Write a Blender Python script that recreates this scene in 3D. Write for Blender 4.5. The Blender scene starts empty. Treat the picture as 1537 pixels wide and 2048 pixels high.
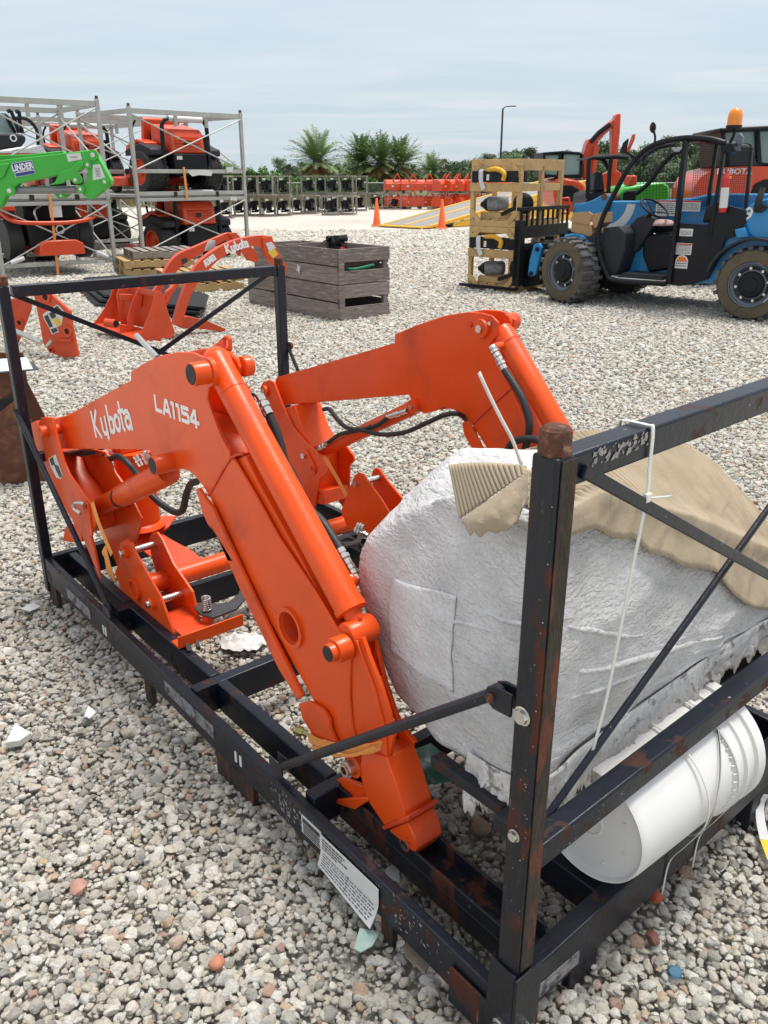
import bpy, bmesh, math, random
import numpy as np
from mathutils import Vector, Matrix
from mathutils.geometry import tessellate_polygon
random.seed(7)
SC = bpy.context.scene
COL = SC.collection
PI = math.pi

# ------------------------------------------------------------------ camera
F, PITCH, CH = 1679.6, 0.3805, 1.6
cd = bpy.data.cameras.new('camera'); cam = bpy.data.objects.new('camera', cd); COL.objects.link(cam)
cam.location = (0, 0, CH); cam.rotation_euler = (PI/2-PITCH, 0, 0)
cd.sensor_fit = 'HORIZONTAL'; cd.sensor_width = 36; cd.lens = 36*F/1537
cd.clip_start = .05; cd.clip_end = 3000
SC.camera = cam
SC.render.resolution_x, SC.render.resolution_y = 768, 1024

# ------------------------------------------------------------------ sky, sun, exposure
SUN_EL, SUN_AZ = math.radians(76), math.radians(60)     # azimuth from +Y towards +X
w = bpy.data.worlds.new('World'); SC.world = w; w.use_nodes = True
nt = w.node_tree; nt.nodes.clear()
N_ = nt.nodes.new; LK = nt.links.new
out = N_('ShaderNodeOutputWorld'); add = N_('ShaderNodeMixShader')
sky = N_('ShaderNodeTexSky'); sky.sky_type = 'NISHITA'; sky.sun_disc = False
sky.sun_elevation = SUN_EL; sky.sun_rotation = SUN_AZ; sky.dust_density = 2.5; sky.air_density = 1.0
bg1 = N_('ShaderNodeBackground'); bg1.inputs[1].default_value = .08
LK(sky.outputs[0], bg1.inputs[0])
tc = N_('ShaderNodeTexCoord'); sep = N_('ShaderNodeSeparateXYZ'); LK(tc.outputs['Generated'], sep.inputs[0])
# thin high overcast: colour by height, streaks by stretched noise on the cloud plane
ramp = N_('ShaderNodeValToRGB'); LK(sep.outputs[2], ramp.inputs[0])
cr = ramp.color_ramp
stops = [(0.0, (.66, .77, .83)), (.06, (.62, .745, .83)), (.13, (.645, .765, .86)), (.21, (.74, .815, .90)), (.34, (.84, .875, .93)), (.6, (.9, .93, .97))]
while len(cr.elements) < len(stops): cr.elements.new(.5)
for e, (p, c) in zip(cr.elements, stops): e.position = p; e.color = (*c, 1)
div = N_('ShaderNodeVectorMath'); div.operation = 'DIVIDE'
mx = N_('ShaderNodeMath'); mx.operation = 'MAXIMUM'; LK(sep.outputs[2], mx.inputs[0]); mx.inputs[1].default_value = .02
mx2 = N_('ShaderNodeMath'); mx2.operation = 'ADD'; LK(mx.outputs[0], mx2.inputs[0]); mx2.inputs[1].default_value = .06
cmb = N_('ShaderNodeCombineXYZ')
for i in range(3): LK(mx2.outputs[0], cmb.inputs[i])
LK(tc.outputs['Generated'], div.inputs[0]); LK(cmb.outputs[0], div.inputs[1])
mp = N_('ShaderNodeMapping'); mp.inputs['Scale'].default_value = (.50, 1.0, .0); mp.inputs['Rotation'].default_value = (0, 0, .25)
LK(div.outputs[0], mp.inputs[0])
nz = N_('ShaderNodeTexNoise'); nz.inputs['Scale'].default_value = 1.1; nz.inputs['Detail'].default_value = 7; nz.inputs['Roughness'].default_value = .55; nz.inputs['Distortion'].default_value = .4
LK(mp.outputs[0], nz.inputs[0])
r2 = N_('ShaderNodeValToRGB'); LK(nz.outputs[0], r2.inputs[0])
r2.color_ramp.elements[0].position = .40; r2.color_ramp.elements[1].position = .68
r2.color_ramp.elements[0].color = (0, 0, 0, 1); r2.color_ramp.elements[1].color = (1, 1, 1, 1)
mixc = N_('ShaderNodeMixRGB'); mixc.blend_type = 'MIX'
sc_ = N_('ShaderNodeMath'); sc_.operation = 'MULTIPLY'; LK(r2.outputs[0], sc_.inputs[0]); sc_.inputs[1].default_value = .60
LK(sc_.outputs[0], mixc.inputs[0]); LK(ramp.outputs[0], mixc.inputs[1]); mixc.inputs[2].default_value = (.86, .885, .93, 1)
bg2 = N_('ShaderNodeBackground'); LK(mixc.outputs[0], bg2.inputs[0]); bg2.inputs[1].default_value = .64
LK(bg1.outputs[0], add.inputs[1]); LK(bg2.outputs[0], add.inputs[2]); add.inputs[0].default_value = .85
LK(add.outputs[0], out.inputs[0])
sd = bpy.data.lights.new('sun', 'SUN'); sd.energy = 2.7; sd.angle = math.radians(22); sd.color = (1, .95, .88)
so = bpy.data.objects.new('sun', sd); COL.objects.link(so)
so.rotation_euler = (PI/2-SUN_EL, 0, PI-SUN_AZ)
SC.view_settings.view_transform = 'Standard'; SC.view_settings.look = 'None'
SC.view_settings.exposure = 0.70; SC.view_settings.gamma = 1; SC.view_settings.use_curve_mapping = False

# ------------------------------------------------------------------ camera rays: photo pixel -> place (only used to survey outlines)
_c, _s = math.cos(PITCH), math.sin(PITCH)
ORG = Vector((0, 0, CH))
CR = dict(a=(50,640,2.3646),b=(480,600,2.1957),c=(500,1150,2.5617),d=(900,760,2.4129),e=(850,1300,2.2373),f=(0,1050,2.1957),g=(60,820,4.5206),h=(360,660,5.489),i=(620,1100,5.489),j=(620,920,5.489),k=(1290,1240,5.688),l=(500,460,5.123),m=(0,180,2.9558),n=(480,180,2.9558),o=(900,180,2.4129),p=(0,460,1.92125),q=(1150,220,3.9716),r=(1040,400,3.0926),s=(920,310,4.803),t=(0,180,5.489),u=(0,380,5.489),v=(230,200,5.6926),w=(0,560,3.074),x=(460,330,3.202),z=(0,0,1))
def px(code, *pts):
    o = CR[code]; return [(o[0]+x/o[2], o[1]+y/o[2]) for x, y in pts]
def ray(p):
    return (Vector((1,0,0))*(p[0]-768.5)+Vector((0,_c,-_s))*F-Vector((0,_s,_c))*(p[1]-1024)).normalized()
def ground(p, z=0.0):
    d = ray(p); return ORG+d*((z-CH)/d.z)
def at_depth(p, y):
    d = ray(p); return ORG+d*(y/d.y)
class Frame:
    """local frame: origin on the ground, X axis horizontal, Y = Z x X"""
    def __init__(s, o, ang):
        s.o = Vector(o); s.ang = ang
        s.X = Vector((math.cos(ang), math.sin(ang), 0)); s.Y = Vector((-math.sin(ang), math.cos(ang), 0))
    @staticmethod
    def between(p, q, z=0):
        a = ground(p, z); b = ground(q, z); d = b-a
        f = Frame((a.x, a.y, 0), math.atan2(d.y, d.x)); f.len = math.hypot(d.x, d.y); return f
    def loc(s, P): d = P-s.o; return Vector((d.dot(s.X), d.dot(s.Y), d.z))
    def onx(s, p, x=0): d = ray(p); t = (x-(ORG-s.o).dot(s.X))/d.dot(s.X); return s.loc(ORG+d*t)
    def ony(s, p, y=0): d = ray(p); t = (y-(ORG-s.o).dot(s.Y))/d.dot(s.Y); return s.loc(ORG+d*t)
    def onz(s, p, z=0): return s.loc(ground(p, z))
    def polyx(s, code, pts, x): return [(q.y, q.z) for q in (s.onx(p, x) for p in px(code, *pts))]
    def polyy(s, code, pts, y): return [(q.x, q.z) for q in (s.ony(p, y) for p in px(code, *pts))]
CF = Frame((.2193, 1.1212, 0), .6936)     # crate: X across, Y along its length away from the camera
CW, CL, CHT = 1.1819, 2.4676, 1.2463

# ------------------------------------------------------------------ mesh builder
class MB:
    def __init__(s): s.v = []; s.f = []
    def add(s, vs, fs):
        n = len(s.v); s.v += [tuple(v) for v in vs]; s.f += [tuple(i+n for i in f) for f in fs]; return s
    def box(s, c, d, rot=None):
        x, y, z = d[0]/2, d[1]/2, d[2]/2
        vs = [Vector((a*x, b*y, e*z)) for a in (-1, 1) for b in (-1, 1) for e in (-1, 1)]
        if rot is not None:
            R = rot if isinstance(rot, Matrix) else Matrix.Rotation(rot, 3, 'Z'); vs = [R@v for v in vs]
        c = Vector(c); return s.add([v+c for v in vs], [(0,1,3,2),(4,6,7,5),(0,4,5,1),(2,3,7,6),(0,2,6,4),(1,5,7,3)])
    def bb(s, lo, hi): return s.box([(a+b)/2 for a, b in zip(lo, hi)], [b-a for a, b in zip(lo, hi)])
    def prism(s, poly, ax, a, b, holes=()):
        """extrude a 2-D outline (given in the two other axes, cyclic order) along axis ax from a to b"""
        rings = [list(poly)]+[list(h) for h in holes]
        tri = tessellate_polygon([[Vector((u, v, 0)) for u, v in r] for r in rings])
        flat = [q for r in rings for q in r]; n = len(flat)
        def P(u, v, k):
            if ax == 0: return (k, u, v)
            if ax == 1: return (u, k, v)
            return (u, v, k)
        vs = [P(u, v, a) for u, v in flat]+[P(u, v, b) for u, v in flat]
        fs = []
        for t in tri: fs.append(tuple(t)); fs.append(tuple(i+n for i in reversed(t)))
        o = 0
        for r in rings:
            m = len(r)
            for i in range(m): j = (i+1) % m; fs.append((o+i, o+j, o+j+n, o+i+n))
            o += m
        return s.add(vs, fs)
    def tube(s, p0, p1, r0, r1=None, seg=16, cap=True):
        r1 = r0 if r1 is None else r1; p0, p1 = Vector(p0), Vector(p1); d = (p1-p0).normalized()
        u = d.orthogonal().normalized(); w_ = d.cross(u)
        vs = []
        for p, r in ((p0, r0), (p1, r1)):
            for i in range(seg): a = 2*PI*i/seg; vs.append(p+(u*math.cos(a)+w_*math.sin(a))*r)
        fs = [(i, (i+1) % seg, (i+1) % seg+seg, i+seg) for i in range(seg)]
        if cap: fs += [tuple(reversed(range(seg))), tuple(range(seg, 2*seg))]
        return s.add(vs, fs)
    def ring(s, c, d, ro, ri, h, seg=24):
        """hollow ring, axis d, starting at c, length h"""
        return s.lathe(c, d, [(ri, 0), (ro, 0), (ro, h), (ri, h), (ri, 0)], seg, cap=False)
    def lathe(s, c, d, prof, seg=24, cap=True):
        c = Vector(c); d = Vector(d).normalized(); u = d.orthogonal().normalized(); w_ = d.cross(u); vs = []; fs = []
        for r, h in prof:
            for i in range(seg): a = 2*PI*i/seg; vs.append(c+d*h+(u*math.cos(a)+w_*math.sin(a))*max(r, 1e-4))
        for k in range(len(prof)-1):
            for i in range(seg): j = (i+1) % seg; fs.append((k*seg+i, k*seg+j, (k+1)*seg+j, (k+1)*seg+i))
        if cap: fs += [tuple(reversed(range(seg))), tuple(range((len(prof)-1)*seg, len(prof)*seg))]
        return s.add(vs, fs)
    def beam(s, p0, p1, wd, ht, up=(0, 0, 1)):
        p0, p1 = Vector(p0), Vector(p1); d = (p1-p0); L = d.length; d.normalize(); up = Vector(up)
        sd_ = d.cross(up)
        if sd_.length < 1e-4: sd_ = d.cross(Vector((1, 0, 0)))
        sd_.normalize(); u = sd_.cross(d)
        R = Matrix((sd_, d, u)).transposed()
        return s.box((p0+p1)/2, (wd, L, ht), R)
    def pipe(s, pts, r, seg=10, sub=6, cap=True):
        P = smooth_path(pts, sub); n = len(P); vs = []; fs = []
        t = (P[1]-P[0]).normalized(); u = t.orthogonal().normalized()
        for k, p in enumerate(P):
            t = (P[min(k+1, n-1)]-P[max(k-1, 0)]).normalized(); u = (u-t*u.dot(t)).normalized(); w_ = t.cross(u)
            rr = r[min(int(k*len(r)/n), len(r)-1)] if isinstance(r, (list, tuple)) else r
            for i in range(seg): a = 2*PI*i/seg; vs.append(p+(u*math.cos(a)+w_*math.sin(a))*rr)
        for k in range(n-1):
            for i in range(seg): j = (i+1) % seg; fs.append((k*seg+i, k*seg+j, (k+1)*seg+j, (k+1)*seg+i))
        if cap: fs += [tuple(reversed(range(seg))), tuple(range((n-1)*seg, n*seg))]
        return s.add(vs, fs)
    def ribbon(s, pts, wdir, wd, th, sub=6):
        P = smooth_path(pts, sub); vs = []; fs = []; n = len(P)
        for k, p in enumerate(P):
            t = (P[min(k+1, n-1)]-P[max(k-1, 0)]).normalized()
            wv = Vector(wdir); wv = (wv-t*wv.dot(t)).normalized(); nn = t.cross(wv)
            for a, b in ((-1, -1), (1, -1), (1, 1), (-1, 1)): vs.append(p+wv*wd/2*a+nn*th/2*b)
        for k in range(n-1):
            for i in range(4): j = (i+1) % 4; fs.append((k*4+i, k*4+j, k*4+4+j, k*4+4+i))
        fs += [(3, 2, 1, 0), tuple(range(4*n-4, 4*n))]
        return s.add(vs, fs)
    def build(s, name, m, parent=None, bevel=0, smooth=35, **props):
        me = bpy.data.meshes.new(name); me.from_pydata(s.v, [], s.f)
        bm = bmesh.new(); bm.from_mesh(me); bmesh.ops.recalc_face_normals(bm, faces=bm.faces); bm.to_mesh(me); bm.free()
        me.materials.append(m)
        o = bpy.data.objects.new(name, me); COL.objects.link(o)
        if parent is not None: o.parent = parent
        if smooth:
            me.polygons.foreach_set('use_smooth', [True]*len(me.polygons)); me.set_sharp_from_angle(angle=math.radians(smooth))
        if bevel:
            b = o.modifiers.new('bevel', 'BEVEL'); b.width = bevel; b.segments = 2; b.limit_method = 'ANGLE'; b.angle_limit = math.radians(40)
        for k, v in props.items(): o[k] = v
        return o
def smooth_path(pts, sub=6):
    P = [Vector(p) for p in pts]
    if len(P) < 3 or sub < 2: return P
    E = [P[0]*2-P[1]]+P+[P[-1]*2-P[-2]]; R = []
    for i in range(1, len(E)-2):
        a, b, c, d = E[i-1:i+3]
        for k in range(sub):
            t = k/sub
            R.append(.5*((2*b)+(c-a)*t+(2*a-5*b+4*c-d)*t*t+(3*b-a-3*c+d)*t**3))
    R.append(P[-1]); return R
def thing(name, label, cat, frame=None, loc=(0, 0, 0), rot=0, group=None):
    o = bpy.data.objects.new(name, None); o.empty_display_size = .1; COL.objects.link(o)
    if frame is not None: o.location = frame.o; o.rotation_euler = (0, 0, frame.ang)
    else: o.location = loc; o.rotation_euler = (0, 0, rot)
    return tag(o, label, cat, group)
def tag(o, label, cat, group=None):
    o['label'] = label; o['category'] = cat
    if group: o['group'] = group
    return o
def copy_tree(o, parent=None):
    c = o.copy(); COL.objects.link(c)
    if parent is not None: c.parent = parent
    for ch in list(o.children): copy_tree(ch, c)
    return c
def join_trees(mb, o): return mb

# ------------------------------------------------------------------ materials
def mat(name, col, rough=.5, metal=0, var=.0, vscale=8, bump=0, bscale=60, col2=None, f2=(.5, .6), s2=6, rough2=None,
        col3=None, f3=(.6, .7), s3=20, obvar=0, coat=0, stretch=None, detail=4, spec=None, emis=None, alpha=None, trans=0, bstretch=None):
    """Principled material: base colour with noise variation, up to two noise-masked layers (rust, chips, dirt), fine bump"""
    m = bpy.data.materials.new(name); m.use_nodes = True; nt = m.node_tree; B = nt.nodes['Principled BSDF']; n = nt.nodes.new; l = nt.links.new
    B.inputs['Roughness'].default_value = rough; B.inputs['Metallic'].default_value = metal
    if spec is not None: B.inputs['Specular IOR Level'].default_value = spec
    if coat: B.inputs['Coat Weight'].default_value = coat; B.inputs['Coat Roughness'].default_value = .12
    if trans: B.inputs['Transmission Weight'].default_value = trans
    if alpha is not None: B.inputs['Alpha'].default_value = alpha
    if emis: B.inputs['Emission Color'].default_value = (*emis[:3], 1); B.inputs['Emission Strength'].default_value = emis[3]
    tcn = n('ShaderNodeTexCoord'); src = tcn.outputs['Object']
    if stretch:
        mpn = n('ShaderNodeMapping'); mpn.inputs['Scale'].default_value = stretch; l(src, mpn.inputs[0]); srcs = mpn.outputs[0]
    else: srcs = src
    def noise(sc, srcx, det=detail, dist=0):
        q = n('ShaderNodeTexNoise'); q.inputs['Scale'].default_value = sc; q.inputs['Detail'].default_value = det; q.inputs['Roughness'].default_value = .6
        q.inputs['Distortion'].default_value = dist
        if obvar:
            oi = n('ShaderNodeObjectInfo'); ad = n('ShaderNodeVectorMath'); ad.operation = 'ADD'; sv = n('ShaderNodeVectorMath'); sv.operation = 'SCALE'
            cb = n('ShaderNodeCombineXYZ')
            for i in range(3): l(oi.outputs['Random'], cb.inputs[i])
            l(cb.outputs[0], sv.inputs[0]); sv.inputs['Scale'].default_value = 37.0
            l(srcx, ad.inputs[0]); l(sv.outputs[0], ad.inputs[1]); l(ad.outputs[0], q.inputs[0])
        else: l(srcx, q.inputs[0])
        return q.outputs[0]
    def mixn(fac, a, b, bt='MIX'):
        q = n('ShaderNodeMixRGB'); q.blend_type = bt
        for i, x in ((0, fac), (1, a), (2, b)):
            if hasattr(x, 'node'): l(x, q.inputs[i])
            else: q.inputs[i].default_value = x if i == 0 else (*x[:3], 1)
        return q.outputs[0]
    def rampn(x, lo, hi, a=0., b=1.):
        q = n('ShaderNodeMapRange'); q.inputs['From Min'].default_value = lo; q.inputs['From Max'].default_value = hi; q.inputs['To Min'].default_value = a; q.inputs['To Max'].default_value = b
        l(x, q.inputs[0]); return q.outputs[0]
    C = None; RG = None
    base = col
    if var:
        x = rampn(noise(vscale, srcs), .25, .75, 1-var, 1+var); cbn = n('ShaderNodeVectorMath'); cbn.operation = 'SCALE'
        cbn.inputs[0].default_value = col[:3]; l(x, cbn.inputs['Scale']); C = cbn.outputs[0]
    if obvar:
        oi = n('ShaderNodeObjectInfo'); x = rampn(oi.outputs['Random'], 0, 1, 1-obvar, 1+obvar); v2 = n('ShaderNodeVectorMath'); v2.operation = 'SCALE'
        if C is not None: l(C, v2.inputs[0])
        else: v2.inputs[0].default_value = col[:3]
        l(x, v2.inputs['Scale']); C = v2.outputs[0]
    if col2 is not None:
        k = rampn(noise(s2, srcs, 8, .3), *f2); C = mixn(k, C if C is not None else base, col2)
        if rough2 is not None: RG = rampn(k, 0, 1, rough, rough2)
    if col3 is not None:
        k = rampn(noise(s3, srcs, 6), *f3); C = mixn(k, C if C is not None else base, col3)
    if C is not None: l(C, B.inputs['Base Color'])
    else: B.inputs['Base Color'].default_value = (*col[:3], 1)
    if RG is not None: l(RG, B.inputs['Roughness'])
    elif rough > .15 and not trans: l(rampn(noise(vscale*1.7, src), .2, .8, rough*.8, min(1, rough*1.2)), B.inputs['Roughness'])
    if bump:
        bn = n('ShaderNodeBump'); bn.inputs['Strength'].default_value = 1; bn.inputs['Distance'].default_value = bump
        l(noise(bscale, srcs if bstretch is None else srcs), bn.inputs['Height']); l(bn.outputs[0], B.inputs['Normal'])
    return m
ORANGE = (.74, .076, .006)
M = {}
M['orange'] = mat('orange_paint', ORANGE, .34, var=.09, vscale=5, bump=.0007, bscale=45, col2=(.50, .06, .02), f2=(.55, .75), s2=4.5, coat=.10, spec=.32, rough2=.6, col3=(.62, .20, .10), f3=(.70, .78), s3=26)
M['orange_dirty'] = mat('orange_paint_dusty', (.62, .065, .014), .42, var=.10, vscale=6, bump=.0005, bscale=30, col2=(.50, .12, .06), f2=(.6, .8), s2=5)
M['weld'] = mat('orange_weld', (.62, .05, .012), .42, var=.25, vscale=40, bump=.003, bscale=90)
M['black'] = mat('black_enamel', (.009, .012, .021), .34, spec=.32, var=.25, vscale=9, bump=.0012, bscale=50, col2=(.055, .022, .014), f2=(.585, .64), s2=11, rough2=.8, col3=(.30, .29, .28), f3=(.70, .73), s3=55)
M['rusty'] = mat('rusty_black_enamel', (.010, .012, .018), .40, spec=.32, var=.3, vscale=9, bump=.004, bscale=38, col2=(.075, .022, .012), f2=(.55, .60), s2=15, rough2=.85, stretch=(1, 1, .4), col3=(.16, .12, .09), f3=(.66, .71), s3=34)
M['rust_strip'] = mat('flaking_rust_strip', (.030, .022, .014), .8, var=.5, vscale=30, bump=.012, bscale=48, stretch=(1, 1, .30), col2=(.105, .028, .012), f2=(.52, .56), s2=22, col3=(.26, .13, .02), f3=(.63, .67), s3=9)
M['rust'] = mat('rust', (.095, .034, .017), .85, var=.5, vscale=40, bump=.010, bscale=70, col2=(.26, .13, .08), f2=(.56, .66), s2=45)
M['zinc'] = mat('zinc_plated', (.62, .61, .58), .28, 1, var=.12, vscale=20, bump=.0006, bscale=80)
M['rubber'] = mat('black_rubber', (.016, .016, .017), .55, var=.2, vscale=20, bump=.0008, bscale=150)
M['cap'] = mat('black_cap', (.010, .010, .011), .6, var=.2, vscale=20, bump=.002, bscale=90)
M['white'] = mat('white_plastic', (.66, .66, .65), .38, var=.04, vscale=5)
M['paper'] = mat('white_paper', (.64, .64, .63), .7, var=.05, vscale=10)
M['ink'] = mat('printed_ink', (.05, .05, .055), .6)
M['lettering'] = mat('white_vinyl', (.80, .80, .80), .4)
M['felt'] = None
# ================================================================== GROUND
def nodes_mat(name):
    m = bpy.data.materials.new(name); m.use_nodes = True; return m, m.node_tree, m.node_tree.nodes['Principled BSDF']
def ground_mat():
    m, nt, B = nodes_mat('gravel_ground'); n = nt.nodes.new; l = nt.links.new
    g = n('ShaderNodeNewGeometry'); B.inputs['Roughness'].default_value = .9
    v = n('ShaderNodeTexVoronoi'); v.inputs['Scale'].default_value = 24; v.inputs['Randomness'].default_value = 1; l(g.outputs['Position'], v.inputs[0])
    n1 = n('ShaderNodeTexNoise'); n1.inputs['Scale'].default_value = .25; n1.inputs['Detail'].default_value = 6; l(g.outputs['Position'], n1.inputs[0])
    n2 = n('ShaderNodeTexNoise'); n2.inputs['Scale'].default_value = 6; n2.inputs['Detail'].default_value = 5; l(g.outputs['Position'], n2.inputs[0])
    r = n('ShaderNodeValToRGB'); l(v.outputs['Color'], r.inputs[0])
    r.color_ramp.elements[0].color = (.50, .475, .415, 1); r.color_ramp.elements[1].color = (.70, .67, .60, 1)
    mixd = n('ShaderNodeMixRGB'); mixd.blend_type = 'MULTIPLY'; mixd.inputs[0].default_value = 1
    mr = n('ShaderNodeMapRange'); l(v.outputs['Distance'], mr.inputs[0]); mr.inputs['From Min'].default_value = .2; mr.inputs['From Max'].default_value = .65; mr.inputs['To Min'].default_value = 1; mr.inputs['To Max'].default_value = .8
    m2 = n('ShaderNodeMapRange'); l(n1.outputs[0], m2.inputs[0]); m2.inputs['From Min'].default_value = .3; m2.inputs['From Max'].default_value = .7; m2.inputs['To Min'].default_value = .86; m2.inputs['To Max'].default_value = 1.1
    m3 = n('ShaderNodeMath'); m3.operation = 'MULTIPLY'; l(mr.outputs[0], m3.inputs[0]); l(m2.outputs[0], m3.inputs[1])
    cb = n('ShaderNodeCombineXYZ')
    for i in range(3): l(m3.outputs[0], cb.inputs[i])
    l(r.outputs[0], mixd.inputs[1]); l(cb.outputs[0], mixd.inputs[2]); l(mixd.outputs[0], B.inputs['Base Color'])
    bn = n('ShaderNodeBump'); bn.inputs['Distance'].default_value = .02; bn.invert = True; l(v.outputs['Distance'], bn.inputs['Height'])
    b2 = n('ShaderNodeBump'); b2.inputs['Distance'].default_value = .06; l(n2.outputs[0], b2.inputs['Height']); l(bn.outputs[0], b2.inputs['Normal']); l(b2.outputs[0], B.inputs['Normal'])
    return m
gm = MB(); gm.add([(-900, -300, -.022), (900, -300, -.022), (900, 1500, -.022), (-900, 1500, -.022)], [(0, 1, 2, 3)])
go = gm.build('ground', ground_mat(), smooth=0); go['kind'] = 'structure'

# stones: a handful of source shapes, instanced in their tens of thousands on a jittered grid
def stone_mat():
    m, nt, B = nodes_mat('limestone_pebbles'); n = nt.nodes.new; l = nt.links.new
    oi = n('ShaderNodeObjectInfo'); r = n('ShaderNodeValToRGB'); l(oi.outputs['Random'], r.inputs[0])
    cols = [(0, (.32, .31, .275)), (.09, (.46, .45, .405)), (.25, (.56, .525, .44)), (.45, (.64, .60, .515)), (.62, (.60, .60, .565)), (.80, (.72, .685, .605)), (.93, (.80, .78, .72)), (.945, (.60, .46, .38)), (.975, (.58, .47, .32)), (1, (.44, .28, .23))]
    el = r.color_ramp.elements
    while len(el) < len(cols): el.new(.5)
    for e, (p, c) in zip(el, cols): e.position = p; e.color = (*c, 1)
    tcn = n('ShaderNodeTexCoord'); nn = n('ShaderNodeTexNoise'); nn.inputs['Scale'].default_value = 3.2; nn.inputs['Detail'].default_value = 9; nn.inputs['Roughness'].default_value = .7
    l(tcn.outputs['Object'], nn.inputs[0])
    mr = n('ShaderNodeMapRange'); l(nn.outputs[0], mr.inputs[0]); mr.inputs['From Min'].default_value = .3; mr.inputs['From Max'].default_value = .7; mr.inputs['To Min'].default_value = .72; mr.inputs['To Max'].default_value = 1.24
    sv = n('ShaderNodeVectorMath'); sv.operation = 'SCALE'; l(r.outputs[0], sv.inputs[0]); l(mr.outputs[0], sv.inputs['Scale']); l(sv.outputs[0], B.inputs['Base Color'])
    B.inputs['Roughness'].default_value = .85
    bn = n('ShaderNodeBump'); bn.inputs['Distance'].default_value = .12; bn.inputs['Strength'].default_value = .6; l(nn.outputs[0], bn.inputs['Height']); l(bn.outputs[0], B.inputs['Normal'])
    return m
STONE = stone_mat()
rng = np.random.default_rng(3)
stone_col = bpy.data.collections.new('stone_shapes')
for k in range(12):
    bm = bmesh.new(); bmesh.ops.create_icosphere(bm, subdivisions=2, radius=.5)
    ax = Vector((1, rng.uniform(.68, .98), rng.uniform(.5, .8)))
    cuts = [(Vector(rng.normal(size=3)).normalized(), rng.uniform(.27, .42)) for _ in range(9)]
    for v in bm.verts:
        for nrm, d in cuts:
            e = v.co.dot(nrm)-d
            if e > 0: v.co -= nrm*e*.88
        v.co *= 1+rng.uniform(-.035, .035)
        v.co = Vector((v.co.x*ax.x, v.co.y*ax.y, v.co.z*ax.z))
    me = bpy.data.meshes.new('pebble'); bm.to_mesh(me); bm.free(); me.materials.append(STONE)
    me.polygons.foreach_set('use_smooth', [True]*len(me.polygons)); me.set_sharp_from_angle(angle=math.radians(38))
    so_ = bpy.data.objects.new('pebble_shape', me); stone_col.objects.link(so_)
def make_points():
    P = []; S = []
    for (y0, y1, sp, mean) in ((.3, 3.6, .0162, .0218), (3.6, 6.5, .0205, .0262), (6.5, 12, .028, .034), (12, 19, .042, .049), (19, 28, .060, .068)):
        W = lambda y: .56*y+1.3
        n_x = int(2*W(y1)/sp); n_y = int((y1-y0)/sp)
        gx, gy = np.meshgrid(np.arange(n_x), np.arange(n_y)); gx = gx.ravel(); gy = gy.ravel()
        x = (gx-n_x/2+.5*(gy % 2))*sp; y = y0+(gy+.5)*sp
        x = x+rng.uniform(-.45, .45, x.size)*sp; y = y+rng.uniform(-.45, .45, y.size)*sp
        k = np.abs(x) < .56*y+1.2; x = x[k]; y = y[k]
        s = mean*np.clip(rng.lognormal(-.03, .36, x.size), .42, 2.0)
        z = s*.16+rng.uniform(-.005, .006, x.size)
        P.append(np.stack([x, y, z], 1)); S.append(s)
        if y1 < 4:   # a lower layer fills the gaps with smaller stones
            k = rng.random(x.size) < .8
            x2 = x[k]+sp*.5; y2 = y[k]+sp*.5; s2 = s[k]*.7
            P.append(np.stack([x2, y2, -.010+0*x2], 1)); S.append(s2)
            k = rng.random(x.size) < .06
            P.append(np.stack([x[k], y[k], .016+0*x[k]], 1)); S.append(s[k]*.9)
    P = np.concatenate(P); S = np.concatenate(S)
    P[:, 2] += .008*np.sin(P[:, 0]*1.7+.6)*np.sin(P[:, 1]*1.3)
    return P, S
P, S = make_points()
me = bpy.data.meshes.new('gravel_stones'); me.vertices.add(len(P)); me.vertices.foreach_set('co', P.astype(np.float32).ravel())
a = me.attributes.new('size', 'FLOAT', 'POINT'); a.data.foreach_set('value', S.astype(np.float32))
rot = np.stack([rng.uniform(-.5, .5, len(P)), rng.uniform(-.5, .5, len(P)), rng.uniform(0, 6.283, len(P))], 1).astype(np.float32)
a = me.attributes.new('turn', 'FLOAT_VECTOR', 'POINT'); a.data.foreach_set('vector', rot.ravel())
gv = bpy.data.objects.new('gravel', me); COL.objects.link(gv); gv['kind'] = 'stuff'; gv['label'] = 'pale grey limestone gravel covering the yard'; me.materials.append(STONE)
ng = bpy.data.node_groups.new('scatter_stones', 'GeometryNodeTree')
ng.interface.new_socket('Geometry', in_out='INPUT', socket_type='NodeSocketGeometry'); ng.interface.new_socket('Geometry', in_out='OUTPUT', socket_type='NodeSocketGeometry')
gi = ng.nodes.new('NodeGroupInput'); gout = ng.nodes.new('NodeGroupOutput')
m2p = ng.nodes.new('GeometryNodeMeshToPoints'); iop = ng.nodes.new('GeometryNodeInstanceOnPoints'); ci = ng.nodes.new('GeometryNodeCollectionInfo')
ci.inputs['Collection'].default_value = stone_col; ci.inputs['Separate Children'].default_value = True; ci.inputs['Reset Children'].default_value = True
iop.inputs['Pick Instance'].default_value = True
na = ng.nodes.new('GeometryNodeInputNamedAttribute'); na.data_type = 'FLOAT'; na.inputs[0].default_value = 'size'
nb = ng.nodes.new('GeometryNodeInputNamedAttribute'); nb.data_type = 'FLOAT_VECTOR'; nb.inputs[0].default_value = 'turn'
ng.links.new(gi.outputs[0], m2p.inputs[0]); ng.links.new(m2p.outputs[0], iop.inputs['Points']); ng.links.new(ci.outputs[0], iop.inputs['Instance'])
ng.links.new(nb.outputs[0], iop.inputs['Rotation']); ng.links.new(na.outputs[0], iop.inputs['Scale']); ng.links.new(iop.outputs[0], gout.inputs[0])
gmod = gv.modifiers.new('scatter', 'NODES'); gmod.node_group = ng

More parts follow.
